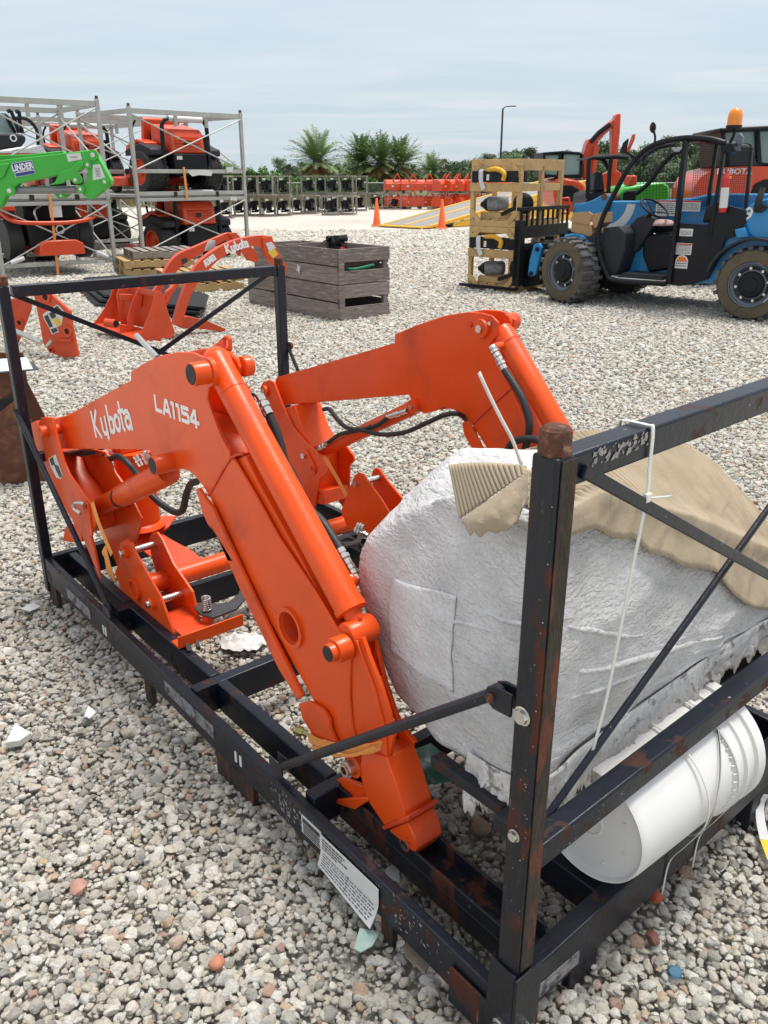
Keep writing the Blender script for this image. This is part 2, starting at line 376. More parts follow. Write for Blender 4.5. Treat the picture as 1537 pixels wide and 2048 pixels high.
# ================================================================== STEEL CRATE
ZT, ZB = .205, .085
cr_ = thing('steel_crate', 'open black steel shipping crate frame with rusty posts holding the orange loader arms', 'crate', CF)
blk, rst = M['black'], M['rusty']
def rb(lo, hi, name='base_rail', m=blk, bev=.004): return MB().bb(lo, hi).build(name, m, cr_, bevel=bev)
for x_, dz_ in ((.013, 0), (CW-.013, .045)): MB().beam((x_, 0, .119+dz_), (x_, CL, .161+dz_*.4), .026, .102).build('base_rail', blk, cr_, bevel=.004)
MB().beam((.027, .019, .113), (CW-.027, .019, .185), .042, .110).build('base_rail', blk, cr_, bevel=.004); rb((.027, CL-.034, ZB), (CW-.027, CL+.002, ZT))
for y in (.66, 1.255, 1.87): rb((.027, y-.02, ZB+.02), (CW-.027, y+.02, ZT-.006), 'cross_beam')
# inner channel: floor and two lips
for x0 in (.100, 1.003):
    m_ = MB(); m_.bb((x0, .041, .150), (x0+.078, .639, .158)); m_.bb((x0, .041, .1585), (x0+.007, .639, ZT-.008)); m_.bb((x0+.071, .041, .1585), (x0+.078, .639, ZT-.008)); m_.bb((x0+.002, .041, .10), (x0+.076, .639, .1495))
    m_.build('channel_beam', M['rusty'], cr_, bevel=.002)
    for y0_, y1_ in ((.681, 1.234), (1.276, 1.849), (1.891, CL-.035)): MB().bb((x0-.006, y0_, ZB+.02), (x0+.028, y1_, ZT-.004)).build('inner_beam', M['black'], cr_, bevel=.004)
rb((.335, .041, .10), (.375, .24, .180), 'channel_beam')
# feet under the rails
for (x, y, l_) in ((0, .32, .04), (0, .90, .20), (0, 1.52, .05), (0, 2.36, .09), (CW-.05, .3, .1), (CW-.05, 1.5, .1)):
    MB().bb((x+.004, y, .006), (x+.022, y+l_, .068+y*.017)).build('foot', M['rust_strip'], cr_, bevel=.003)
MB().bb((.22, -.0, .005), (.31, .036, .068)).build('foot', rst, cr_, bevel=.003)
MB().bb((.95, -.0, .005), (1.04, .036, .115)).build('foot', rst, cr_, bevel=.003)
# posts, with sleeves at their feet and stubs on top
def post(x, y, top, m, sx=.058, sy=.058):
    o = MB().bb((x, y, .06), (x+sx, y+sy, top)).build('post', m, cr_, bevel=.005)
    return o
post(-.002, -.032, CHT-.008, M['rusty'], .043, .047)
MB().bb((.007, -.0348, .262), (.0405, -.0325, CHT-.012)).build('rust_scale', M['rust_strip'], cr_, bevel=.001)
post(-.004, CL-.040, CHT-.002, M['black'], .038, .040); post(CW-.040, CL-.040, CHT-.002, M['black'], .040, .040); post(CW-.06, -.012, CHT-.012, M['rusty'], .068, .062)
# thick rust-scaled stub and welded side strip on the near post
MB().lathe((.021, -.008, CHT-.009), (0, 0, 1), [(.024, 0), (.0255, .008), (.0235, .012), (.0245, .026), (.0225, .036), (.017, .041)], 9).build('stub', M['rust'], cr_, smooth=30)
MB().bb((.0412, -.029, .08), (.048, .008, CHT-.02))  .build('side_strip', M['rust_strip'], cr_, bevel=.004)
MB().lathe((CW-.024, .02, CHT-.012), (0, 0, 1), [(.030, 0), (.031, .012), (.029, .030), (.025, .040)], 8).build('stub', M['rust'], cr_, smooth=30)
for x, y in ((.018, CL-.022), (CW-.022, CL-.022)):
    MB().lathe((x, y, CHT-.002), (0, 0, 1), [(.019, 0), (.019, .03), (.015, .034)], 10).build('stub', M['rust'], cr_, smooth=30)
MB().bb((-.009, -.041, .045), (.062, -.0345, .255)).build('sleeve', M['rusty'], cr_, bevel=.002)
MB().bb((-.009, -.034, .045), (-.0025, .13, .14)).build('sleeve', M['rusty'], cr_, bevel=.002)
MB().prism([(-.034, .1405), (.03, .1405), (.026, .262), (-.034, .262)], 0, -.0088, -.0026).build('sleeve', M['rusty'], cr_, bevel=.002)
# top beams
MB().beam((.044, CL-.022, CHT-.022), (CW-.046, CL-.022, CHT-.022), .042, .040).build('top_beam', blk, cr_, bevel=.004)
MB().beam((.0485, .004, CHT-.040), (CW-.061, .012, CHT-.018), .044, .050).build('top_beam', blk, cr_, bevel=.005)
# second beam of the near end, a little lower
MB().beam((.0485, .004, .482), (CW-.061, .012, .525), .044, .052).build('middle_beam', M['black'], cr_, bevel=.005)
MB().beam((.043, CL-.022, .612), (CW-.046, CL-.022, .612), .036, .036).build('middle_beam', blk, cr_, bevel=.004)
# diagonal braces
def rod(p, q, r, m=blk, name='brace_rod', flat=0):
    mb = MB().tube(p, q, r, seg=10); 
    d = (Vector(q)-Vector(p)).normalized()
    return mb.build(name, m, cr_)
MB().beam((.070, -.024, 1.205), (.94, -.024, .715), .008, .021, (0, 0, 1)).build('brace_rod', M['black'], cr_, bevel=.002)
rod((.072, .034, .458), (.95, .034, 1.035), .0075)
# rear end X
MB().beam((.045, CL-.002, 1.215), (.60, CL-.002, .935), .006, .018).build('brace_rod', blk, cr_); MB().beam((CW-.05, CL+.004, 1.215), (.56, CL+.004, .925), .006, .018).build('brace_rod', blk, cr_)
MB().beam((.60, CL-.002, .935), (CW-.05, CL-.002, .62), .006, .018).build('brace_rod', blk, cr_)
rod((-.006, CL-.015, .80), (.020, 1.83, ZT+.012), .010, M['black']); rod((CW-.0, CL-.03, .90), (CW-.02, 1.9, ZT+.03), .008)
rod((.016, .775, ZT+.010), (.014, .070, .802), .0115, M['black'])
# clevis, eye plates and bolts
mb = MB()
for x_ in (-.001, .023): mb.prism([(.0225, .785), (.060, .782), (.076, .790), (.083, .803), (.076, .818), (.060, .826), (.0225, .828)], 0, x_, x_+.006)
mb.lathe((.006, .066, .803), (1, 0, 0), [(.017, 0), (.017, .016)], 14); mb.build('clevis', M['rusty'], cr_, bevel=.002)
for c, r, nx in (((.040, -.0415, .10), .008, 'bolt'),):
    MB().lathe(c, (0, -1, 0), [(r*1.3, 0), (r*1.3, .002), (r, .0025), (r*.95, .010)], 12).build('bolt', M['zinc'], cr_, smooth=30)
MB().lathe((-.009, -.008, .118), (-1, 0, 0), [(.014, 0), (.014, .004), (.009, .006), (.008, .03)], 12).build('bolt', M['zinc'], cr_)
for y_, z_, r_ in ((-.004, .805, .0135), (-.006, .565, .0095)): MB().lathe((-.0022, y_, z_), (-1, 0, 0), [(r_*1.25, 0), (r_*1.25, .002), (r_, .0025), (r_*.9, .009)], 12).build('bolt', M['zinc'], cr_, smooth=30)
MB().lathe((-.0005, .066, .802), (-1, 0, 0), [(.009, 0), (.008, .006)], 8).build('bolt', M['rust'], cr_)
for y, z in ((.775, ZT+.004), (1.83, ZT+.004)):
    mb = MB(); mb.bb((.004, y-.03, ZT), (.008, y+.03, ZT+.034)); mb.bb((.030, y-.03, ZT), (.034, y+.03, ZT+.034)); mb.build('clevis', M['black'], cr_, bevel=.001)
for y, z in ((CL-.045, .90),): MB().lathe((CW-.0, y, z), (1, 0, 0), [(.016, 0), (.016, .01)], 12).build('eye_plate', M['rust'], cr_)
# paint-bare patch on the near top beam is a flat scuff; stickers and delivery label are thin sheets
def sheet(lo, hi, name, m, parent, ax): return MB().bb(lo, hi).build(name, m, parent)
M['scuffed_label'] = mat('worn_grey_label', (.20, .20, .21), .6, var=.5, vscale=35, col2=(.035, .035, .04), f2=(.52, .60), s2=28)
M['white_label'] = mat('white_label', (.70, .70, .69), .5, var=.06, vscale=10)
for y0, y1 in ((1.98, 2.20), (1.09, 1.39)): sheet((-.0022, y0, .128), (-.0003, y1, .170), 'label', M['scuffed_label'], cr_, 0)
for y0 in (1.86, 1.84, .965, .94): sheet((-.0022, y0, .122), (-.0003, y0+.010, .155), 'label', M['white_label'], cr_, 0)
def label_print(parent, rows, cell, frm, m):
    mb = MB()
    for (u0, v0, u1, v1) in rows: a_, b_ = frm(u0, v0), frm(u1, v1); lo = [min(p, q) for p, q in zip(a_, b_)]; hi = [max(p, q) for p, q in zip(a_, b_)]; mb.bb([x-.0002 for x in lo], [x+.0002 for x in hi])
    return mb.build('print', m, parent)
lb = sheet((-.0024, .575, .105), (-.0003, .655, .158), 'label', M['white_label'], cr_, 0)
rows = [(.52-.0, 0, 0, 0)]
def bar_rows(n, x0, x1, y0, y1, seed, dense=.7):
    R = random.Random(seed); L_ = []
    for i in range(n):
        y = y0+(y1-y0)*i/n; x = x0
        while x < x1-.02:
            wdt = R.uniform(.03, .12)*(x1-x0)
            L_.append((x, y, min(x+wdt, x1), y+(y1-y0)/n*.55)); x += wdt+.02*(x1-x0)
    return L_
fr1 = lambda u, v: (-.0030, .655-u*.08, .105+v*.053)
label_print(lb, bar_rows(5, .08, .95, .06, .62, 1)+[(.06, .66, .95, .90)][:1], None, fr1, M['ink'])
# hanging delivery sheet, curled at its lower edge
def curl_sheet():
    mb = MB(); nu, nv = 14, 10; 
    for side in (0, 1):
        pass
    vs = []; fs = []
    for j in range(nv+1):
        for i in range(nu+1):
            u, v = i/nu, j/nv
            bow = .028*max(0, v-.45)**1.5*(1.0+1.2*u)
            vs.append((-.0035-bow, .572-u*.215, .156-v*(.085+.012*u)-.0*u))
    n0 = len(vs); vs += [(x-.0012, y, z) for x, y, z in vs]
    idx = lambda i, j, o=0: o+j*(nu+1)+i
    for j in range(nv):
        for i in range(nu):
            fs.append((idx(i, j), idx(i+1, j), idx(i+1, j+1), idx(i, j+1))); fs.append((idx(i, j, n0), idx(i, j+1, n0), idx(i+1, j+1, n0), idx(i+1, j, n0)))
    for i in range(nu): fs.append((idx(i, 0), idx(i, 0, n0), idx(i+1, 0, n0), idx(i+1, 0))); fs.append((idx(i, nv), idx(i+1, nv), idx(i+1, nv, n0), idx(i, nv, n0)))
    for j in range(nv): fs.append((idx(0, j), idx(0, j+1), idx(0, j+1, n0), idx(0, j, n0))); fs.append((idx(nu, j), idx(nu, j, n0), idx(nu, j+1, n0), idx(nu, j+1)))
    mb.add(vs, fs); return mb
dl = tag(curl_sheet().build('delivery_sheet', M['paper']), 'white printed delivery sheet curling off the outer face of the near black crate rail', 'paper sheet'); dl.location = CF.o; dl.rotation_euler.z = CF.ang
mb = MB()
R_ = random.Random(5)
def dpt(u, v):
    bow = .028*max(0, v-.45)**1.5*(1.0+1.2*u); return (-.0055-bow, .572-u*.215, .156-v*(.085+.012*u))
def dbar(u0, v0, u1, v1):
    n_ = max(1, int((u1-u0)/.06)); 
    for k in range(n_):
        a0 = u0+(u1-u0)*k/n_; a1 = u0+(u1-u0)*(k+1)/n_
        q = [dpt(a0, v0), dpt(a1, v0), dpt(a1, v1), dpt(a0, v1)]; mb.add(q, [(0, 1, 2, 3)])
for i, (u0, u1) in enumerate(((.03, .42), (.03, .38), (.03, .44), (.03, .30))):
    x = u0
    while x < u1: wd_ = R_.uniform(.02, .06); dbar(x, .08+i*.10, x+wd_, .13+i*.10); x += wd_+.012
for i in range(6):
    x = .05
    while x < .93: wd_ = R_.uniform(.02, .09); dbar(x, .55+i*.07, min(x+wd_, .96), .575+i*.07); x += wd_+.015
dbar(.45, .50, .97, .505); dbar(.5, .5, .505, .97)
mb.build('print', M['ink'], dl, smooth=0)
# sticker on the near end rail
st = sheet((.105, -.0045, .085), (.235, -.0022, .120), 'label', M['scuffed_label'], cr_, 1)
# ================================================================== LOADER ARMS IN THE CRATE
O_ = M['orange']
def plate(parent, code, pts, x0, x1, name, m=O_, bev=.0025, xs=None, holes=()):
    """outline surveyed on the plane x = xs (crate frame), given real thickness x0..x1"""
    xs = min(x0, x1) if xs is None else xs
    mb = MB().prism(CF.polyx(code, pts, xs), 0, x0, x1, [CF.polyx(code, h, xs) for h in holes])
    return mb.build(name, m, parent, bevel=bev)
def PX(code, x, y, X): q = CF.onx(px(code, (x, y))[0], X); return Vector((X, q.y, q.z))
def circ(c, r, n=20, a0=0): return [(c[0]+r*math.cos(a0+2*PI*i/n), c[1]+r*math.sin(a0+2*PI*i/n)) for i in range(n)]
def stadium(p, q, r, n=10):
    p, q = Vector(p), Vector(q); d = (q-p).normalized(); a = math.atan2(d.y, d.x); P = []
    for i in range(n+1): t = a+PI/2+PI*i/n; P.append((p.x+r*math.cos(t), p.y+r*math.sin(t)))
    for i in range(n+1): t = a-PI/2+PI*i/n; P.append((q.x+r*math.cos(t), q.y+r*math.sin(t)))
    return P
def boss(parent, c, r, x0, x1, name='pin_boss', cap=None, m=O_, ri=None, seg=28):
    mb = MB().lathe((x0, c[0], c[1]), (1, 0, 0), [(r*.97, 0), (r, .0015), (r, x1-x0)], seg) if ri is None else MB().ring((x0, c[0], c[1]), (1, 0, 0), r, ri, x1-x0, seg)
    o = mb.build(name, m, parent, bevel=0, smooth=40)
    if cap: MB().lathe((x0-.0015, c[0], c[1]), (1, 0, 0), [(r*.5, 0), (r*.86, .0003), (r*.90, .0022)], seg).build('cap', M[cap], o)
    return o
def fitting(parent, pts, r=.011):
    """crimped hose end: ferrule, hex and collar"""
    mb = MB(); P = [Vector(p) for p in pts]
    for a_, b_ in zip(P[:-1], P[1:]):
        d = b_-a_; L_ = d.length; d.normalize()
        mb.lathe(a_, d, [(r*.8, 0), (r*1.0, .002), (r*1.0, L_*.30), (r*.75, L_*.32), (r*.75, L_*.40), (r*1.15, L_*.42), (r*1.15, L_*.62), (r*.8, L_*.64), (r*.95, L_*.70), (r*.95, L_)], 8)
    return mb.build('hose_fitting', M['zinc'], parent, smooth=30)
# ---- left arm
la = thing('loader_arm', 'nearer orange loader arm in the crate, white lettering on its knee plate', 'loader arm', CF)
XA0, XA1 = .100, .182
knee = [(160,608),(132,470),(200,450),(500,285),(500,243),(560,205),(640,168),(720,151),(790,153),(840,175),(872,205),(888,245),(884,285),(868,330),(862,370),(875,410),(905,490),(937,565),(968,617),(975,650),(870,830),(838,780),(800,733),(770,712),(740,705),(690,715),(640,700),(604,650),(590,615)]
plate(la, 'a', knee, XA0, XA0+.008, 'knee_plate')
plate(la, 'a', knee, XA1-.006, XA1+.006, 'knee_plate', xs=XA0)
# web strips joining the two plates (under and over the tapering boom)
bl = CF.polyx('a', [(160,608),(132,470),(200,450),(500,290),(700,420),(860,480),(940,600),(965,650),(870,820),(838,772),(800,728),(690,700),(615,640),(590,605)], XA0)
MB().prism(bl, 0, XA0+.012, XA1-.008).build('boom_box', O_, la, bevel=.003)
# lower box section with folded upper flange
lower = [(64+0,60)]
lowc = [(872,832),(975,652),(992,662),(1100,850),(1200,1040)]
def a2c(p): fx, fy = 50+p[0]/2.3646, 640+p[1]/2.3646; return ((fx-500)*2.5617, (fy-1150)*2.5617)
left_edge = [a2c((872,832))]+[(0,60),(170,360),(350,690),(440,850)]
right_edge = [(550,880),(522,760),(512,640),(512,520),(516,430),(500,345),(440,265),(330,80),a2c((1200,1030)),a2c((1090,830)),a2c((992,664)),a2c((975,650))]
hole_ = [(215+74*math.cos(t*PI/14)*.97-0, 265+110*math.sin(t*PI/14)) for t in range(28)]
hc = CF.onx(px('c', (212, 268))[0], XA0); 
rr = .043
hol = [(hc.y+rr*math.cos(2*PI*i/28), hc.z+rr*math.sin(2*PI*i/28)) for i in range(28)]
mb = MB().prism(CF.polyx('c', left_edge+right_edge, XA0), 0, XA0, XA0+.008, [hol]); mb.build('side_plate', O_, la, bevel=.003)
mb = MB().prism(CF.polyx('c', left_edge+right_edge, XA0), 0, XA1-.008, XA1, [hol]); mb.build('side_plate', O_, la, bevel=.003)
MB().ring((XA0-.008, hc.y, hc.z), (1, 0, 0), rr+.010, rr, .010, 36).build('hole_rim', O_, la, smooth=40)
MB().ring((XA0+.0005, hc.y, hc.z), (1, 0, 0), rr-.0004, rr-.004, XA1-XA0-.004, 36).build('cross_tube_socket', M['orange_dirty'], la, smooth=40)
MB().lathe((XA1-.012, hc.y, hc.z), (1, 0, 0), [(rr-.002, 0), (rr-.002, .004)], 36).build('socket_end', M['orange_dirty'], la)
inner_l = [a2c((885,838)),(14,60),(184,360),(362,690),(445,835)]; inner_r = [(535,850),(505,560),(488,365),(420,260),(318,80),a2c((1190,1030)),a2c((1085,840)),a2c((985,680))]
ih = [(hc.y+(rr+.006)*math.cos(2*PI*i/28), hc.z+(rr+.006)*math.sin(2*PI*i/28)) for i in range(28)]
MB().prism(CF.polyx('c', inner_l+inner_r, XA0), 0, XA0+.0085, XA1-.0085, [ih]).build('arm_box', O_, la, bevel=.002)
flange = [a2c((990,664)),a2c((1040,640)),a2c((1100,770)),a2c((1290,1110)),a2c((1440,1390)),(470,330),(430,265),(325,80),a2c((1200,1040)),a2c((1095,845))]
MB().prism(CF.polyx('c', flange, XA0+.012), 0, XA0+.012, XA1-.012).build('folded_flange', O_, la, bevel=.004)
weld_pts = [PX('a', 975, 652, XA0-.001), PX('a', 940, 705, XA0-.001), PX('a', 905, 768, XA0-.001), PX('a', 870, 830, XA0-.001)]
MB().pipe(weld_pts, .0038, 8).build('weld_bead', M['weld'], la); MB().pipe([PX('a', 975, 652, XA0-.001), PX('a', 1000, 638, XA0+.004), PX('a', 1035, 632, XA0+.014)], .004, 8).build('weld_bead', M['weld'], la)
MB().pipe([PX('a', *p, XA0-.0004) for p in ((872,395),(900,475),(934,560),(967,620),(973,645))], .0018, 6).build('weld_bead', M['weld'], la)
# parking stand folded along the underside of the arm
stand = [(808,800),(818,795),(850,845),(885,888),(1060,1265),(1150,1455),(1310,1780),(1290,1800),(1200,1655),(1010,1261),(905,1020),(862,965),(835,905)]
plate(la, 'a', stand, XA0-.016, XA0-.004, 'parking_stand', bev=.003); plate(la, 'a', stand, XA1+.004, XA1+.012, 'parking_stand', xs=XA0-.016)
MB().prism(CF.polyx('a', [(835,905),(862,965),(905,1020),(1010,1261),(1200,1655),(1210,1650),(1020,1255),(915,1012),(870,955),(845,900)], XA0-.014), 0, XA0-.004, XA1+.004).build('stand_web', O_, la)
plate(la, 'c', [(248,662),(300,650),(372,690),(405,745),(410,790),(440,862),(330,835),(270,740)], XA0-.014, XA0-.003, 'gusset')
MB().box(PX('c', 375, 720, XA0-.004), (.012, .03, .012), Matrix.Rotation(-.95, 3, 'X')).build('latch_pin', O_, la, bevel=.002)
# knee and lift bosses, pin eye near the nose
kb = PX('a', 785, 258, .045); boss(la, (kb.y, kb.z), .029, .045, .104, cap='cap'); MB().lathe((.090, kb.y, kb.z), (1, 0, 0), [(.036, 0), (.036, .012)], 24).build('boss_collar', O_, la)
lb_ = PX('a', 603, 690, .042); boss(la, (lb_.y, lb_.z), .0275, .042, .104, cap='cap')
pb = PX('c', 400, 405, .048); boss(la, (pb.y, pb.z), .0215, .048, .085, cap='cap'); boss(la, (pb.y, pb.z), .0300, .064, .100, 'boss_collar')
kb2 = (kb.y, kb.z)
boss(la, kb2, .026, XA1+.006, XA1+.030)
MB().lathe((XA1+.030, kb.y, kb.z), (1, 0, 0), [(.016, 0), (.016, .006), (.010, .008)], 6).build('bolt', M['zinc'], la)
# bucket cylinder lying along the arm
XC = .142
c0 = PX('h', 400, 330, XC); c1_ = PX('i', 470, 690, XC); rC = .0365
dC = (c1_-c0).normalized()
mb = MB().tube(c0-dC*.0, c1_-dC*.02, rC, seg=32); mb.lathe(c1_-dC*.02, dC, [(rC, 0), (rC+.002, .001), (rC+.002, .016), (rC*.8, .018)], 32)
mb.lathe(c0, -dC, [(rC, 0), (rC*.95, .01), (rC*.7, .024), (.004, .032)], 32); cyl = mb.build('bucket_cylinder', O_, la, smooth=40)
MB().lathe(c0+dC*.10, dC, [(rC+.0004, 0), (rC+.0016, .001), (rC+.0016, .005), (rC+.0004, .006)], 32).build('weld_bead', O_, cyl)
ecap = PX('c', 560, 290, XC)
MB().tube(c1_-dC*.01, ecap, .022, seg=20).build('rod', O_, la)
MB().lathe((XA0+.004, ecap.y, ecap.z), (1, 0, 0), [(.031, 0), (.033, .003), (.033, .072), (.031, .075)], 28).build('rod_eye', O_, la, smooth=40)
MB().lathe(ecap+Vector((0, -.005, .032)), (0, 0, 1), [(.006, 0), (.006, .006), (.003, .010)], 6).build('grease_nipple', M['weld'], la)
# hydraulic port and hose over the cylinder
hp = [PX('h', 760, 690, .20), PX('h', 880, 715, .215), PX('h', 985, 930, .215)]
MB().tube(PX('h', 700, 690, .185), PX('h', 770, 690, .20), .017).build('port', O_, la)
fitting(la, [PX('h', 870, 720, .215), PX('h', 985, 930, .215)], .013)
MB().pipe([PX('h', 790, 740, .20), PX('h', 850, 770, .205), PX('h', 960, 920, .212)], .004, 6).build('tube', M['zinc'], la)
MB().pipe([PX('h', 980, 935, .215), PX('h', 1080, 1180, .22), PX('h', 1150, 1450, .22), PX('b', 225, 760, .225), PX('b', 300, 910, .225), PX('j', 150, 700, .225), PX('j', 330, 980, .225)], .0125, 12).build('hydraulic_hose', M['rubber'], la)
fitting(la, [PX('j', 325, 970, .225), PX('j', 430, 1150, .225), PX('j', 530, 1320, .225)], .0125)
MB().tube(PX('i', 400, 370, .185), PX('i', 470, 340, .215), .018).build('port', O_, la)
# lifting eye behind the knee
plate(la, 'h', [(330,195),(400,140),(470,75),(490,57),(515,62),(540,95),(545,230),(520,245)], XA1+.008, XA1+.018, 'lifting_eye', holes=[[(490,85),(508,95),(518,130),(518,180),(505,200),(488,190),(482,150),(482,110)]])
# hinge links and nose
plate(la, 'c', [(515,350),(545,335),(575,420),(640,590),(690,790),(705,940),(690,965),(655,955),(575,885),(530,780),(522,640),(516,450)], XA0+.006, XA0+.016, 'hinge_link')
plate(la, 'c', [(540,330),(575,320),(610,420),(665,560),(710,700),(735,830),(715,930),(690,965),(705,940),(690,790),(640,590),(575,420)], XA0+.012, XA0+.022, 'hinge_link')
plate(la, 'c', [(590,300),(635,330),(690,550),(740,700),(775,780),(842,858),(825,885),(700,850),(660,700),(620,560)], XA1-.006, XA1+.006, 'hinge_link', holes=[[(655,670),(700,640),(745,760),(690,800)]])
MB().prism(CF.polyx('c', [(608,548),(690,510),(700,600),(640,660)], XA1-.01), 0, XA0+.03, XA1-.008).build('link_crosspiece', O_, la, bevel=.003)
mb = MB().prism(CF.polyx('c', [(575,885),(700,940),(745,1060),(800,1243),(690,1285),(600,1150),(560,1010)], XA0), 0, XA0, XA1); mb.build('nose_box', O_, la, bevel=.003, smooth=25)
mb = MB().prism(CF.polyx('c', [(672,1292),(685,1312),(812,1266),(806,1236)], XA0-.006), 0, XA0-.006, XA1+.006); mb.build('nose_collar', M['weld'], la, bevel=.004)
nb = CF.onx(px('c', (795, 1385))[0], XA0)
tip = CF.polyx('c', [(700,1312),(806,1268),(838,1340),(852,1405),(835,1440),(800,1440),(765,1395)], XA0)
nh = circ((nb.y, nb.z), .0125, 16)
MB().prism(tip, 0, XA0+.001, XA1-.001, [nh]).build('nose_tip', O_, la, bevel=.004)
MB().ring((XA0-.002, nb.y, nb.z), (1, 0, 0), .0155, .0122, XA1-XA0+.004, 20).build('bushing', M['orange_dirty'], la); MB().ring((XA0-.003, nb.y, nb.z), (1, 0, 0), .0135, .0105, .004, 20).build('bushing', M['zinc'], la)
plate(la, 'c', [(430,1055),(470,1040),(600,1090),(600,1140),(585,1150),(440,1150)], XA0+.010, XA0+.022, 'stand_foot'); 
MB().prism(CF.polyx('c', [(440,1150),(600,1140),(605,1160),(540,1203),(443,1172)], XA0-.006), 0, XA0-.006, XA0+.05).build('stand_foot', O_, la, bevel=.003)
sb = PX('c', 480, 1005, XA0-.03); 
MB().lathe((XA0-.004, sb.y+.0, sb.z), (1, 0, 0), [(.030, 0), (.030, .04)], 24).build('pin_boss', O_, la, smooth=40)
for k, (r0_, r1_, h0) in enumerate(((.0205, .0125, -.022), (.0165, .0105, -.030))): MB().ring((XA0+h0, sb.y, sb.z), (1, 0, 0), r0_, r1_, .02, 20).build('bushing', M['zinc'], la, smooth=40)
M['brass'] = mat('brass_fitting', (.32, .30, .12), .35, .9, var=.2)
MB().lathe(PX('c', 295, 815, XA0-.02), (-.6, .7, .25), [(.009, 0), (.009, .012), (.013, .013), (.013, .026), (.010, .027), (.010, .036)], 6).build('drain_plug', M['brass'], la, smooth=20)
# ---- lettering on the knee plate: rounded stroke letters
def stroke_text(name, parent, letters, org, eu, ev, X, wd, step=.00012, m=None, nrm=-1, axis=0, cap=True):
    """letters: list of polylines in text units; org/eu/ev: 2-D baseline origin and unit vectors on the plane"""
    mb = MB(); k = 0
    org, eu, ev = Vector(org), Vector(eu), Vector(ev)
    for ln in letters:
        pts = [org+eu*p[0]+ev*p[1] for p in ln]
        for a_, b_ in zip(pts[:-1], pts[1:]):
            d = (b_-a_); L_ = d.length
            if L_ < 1e-6: continue
            d /= L_; nn = Vector((-d.y, d.x))*wd/2; e = d*wd*(.42 if cap else 0)
            q = [a_-e-nn, b_+e-nn, b_+e+nn, a_-e+nn]; lv = X+nrm*(.0006+step*(k % 9)); k += 1
            if axis == 0: vs = [(lv, p.x, p.y) for p in q]
            else: vs = [(p.x, lv, p.y) for p in q]
            mb.add(vs, [(0, 1, 2, 3)])
    return mb.build(name, m or M['lettering'], parent, smooth=0)
def P2(code, x, y, X): q = CF.onx(px(code, (x, y))[0], X); return Vector((q.y, q.z))
# script-like name: K u b o t a, letters 1 unit high ascender
def arc(cx, cy, rx, ry, a0, a1, n=8): return [(cx+rx*math.cos(math.radians(a0+(a1-a0)*i/n)), cy+ry*math.sin(math.radians(a0+(a1-a0)*i/n))) for i in range(n+1)]
KU = [[(.03, .95), (.03, .02)], [(.20, .95), (.07, .52), (.07, .42), (.22, -.06)],
      [(.33, .60), (.33, .16), (.36, .04), (.41, .02), (.455, .10)], [(.47, .62), (.47, -.10), (.44, -.17)],
      [(.58, 1.0), (.58, .06)]+arc(.645, .22, .070, .20, 230, 360, 5)+arc(.645, .36, .070, .18, 0, 150, 6),
      arc(.84, .30, .075, .27, 70, 415, 14),
      [(.99, .98), (.99, .10), (1.02, .0)], [(.945, .68), (1.075, .68)],
      arc(1.17, .22, .065, .20, 60, 320, 10), [(1.10, .58), (1.16, .63), (1.22, .60), (1.245, .48), (1.245, -.02)]]
def place_text(nm, parent, L_, code, p0, p1, p2, X, width, wd, m=None):
    """p0 baseline start, p1 baseline end (text width units), p2 top over the start"""
    a_, b_, c_ = P2(code, *p0, X), P2(code, *p1, X), P2(code, *p2, X)
    return stroke_text(nm, parent, L_, a_, (b_-a_)/width, c_-a_, X, wd, m=m)
place_text('lettering', la, KU, 'a', (334,552), (508,510), (308,432), XA0, 1.25, .0138)
SQ = {'L': [[(.08, 1), (.08, .06), (.55, .06)]], 'A': [[(.05, 0), (.30, .96), (.42, .96), (.60, 0)], [(.18, .28), (.52, .28)]], '1': [[(.10, .94), (.24, .94), (.24, 0)]],
      '5': [[(.56, .94), (.10, .94), (.10, .56), (.50, .56), (.56, .46), (.56, .14), (.48, .06), (.06, .06)]], '4': [[(.44, 0), (.44, .96), (.34, .96), (.05, .34), (.05, .26), (.62, .26)]],
      '3': [[(.06, .94), (.50, .94), (.56, .84), (.56, .60), (.48, .52), (.20, .52)], [(.48, .52), (.56, .42), (.56, .16), (.48, .06), (.06, .06)]],
      '0': [[(.10, .12), (.10, .88), (.18, .94), (.48, .94), (.56, .88), (.56, .12), (.48, .06), (.18, .06), (.10, .12)]]}
def sq_word(wrd, adv=.70, narrow=.42):
    x = 0; out_ = []
    for ch in wrd:
        out_ += [[(x+p[0], p[1]) for p in l_] for l_ in SQ[ch]]; x += narrow if ch == '1' else adv
    return out_, x
stroke_text('print', lb, KU, (.650, .136), (-.050, 0), (0, .016), -.0034, .0016, step=.00001, m=M['ink'])
L_, wdth = sq_word('LA1154')
place_text('lettering', la, L_, 'a', (618,425), (830,510), (610,357), XA0, wdth, .0112)
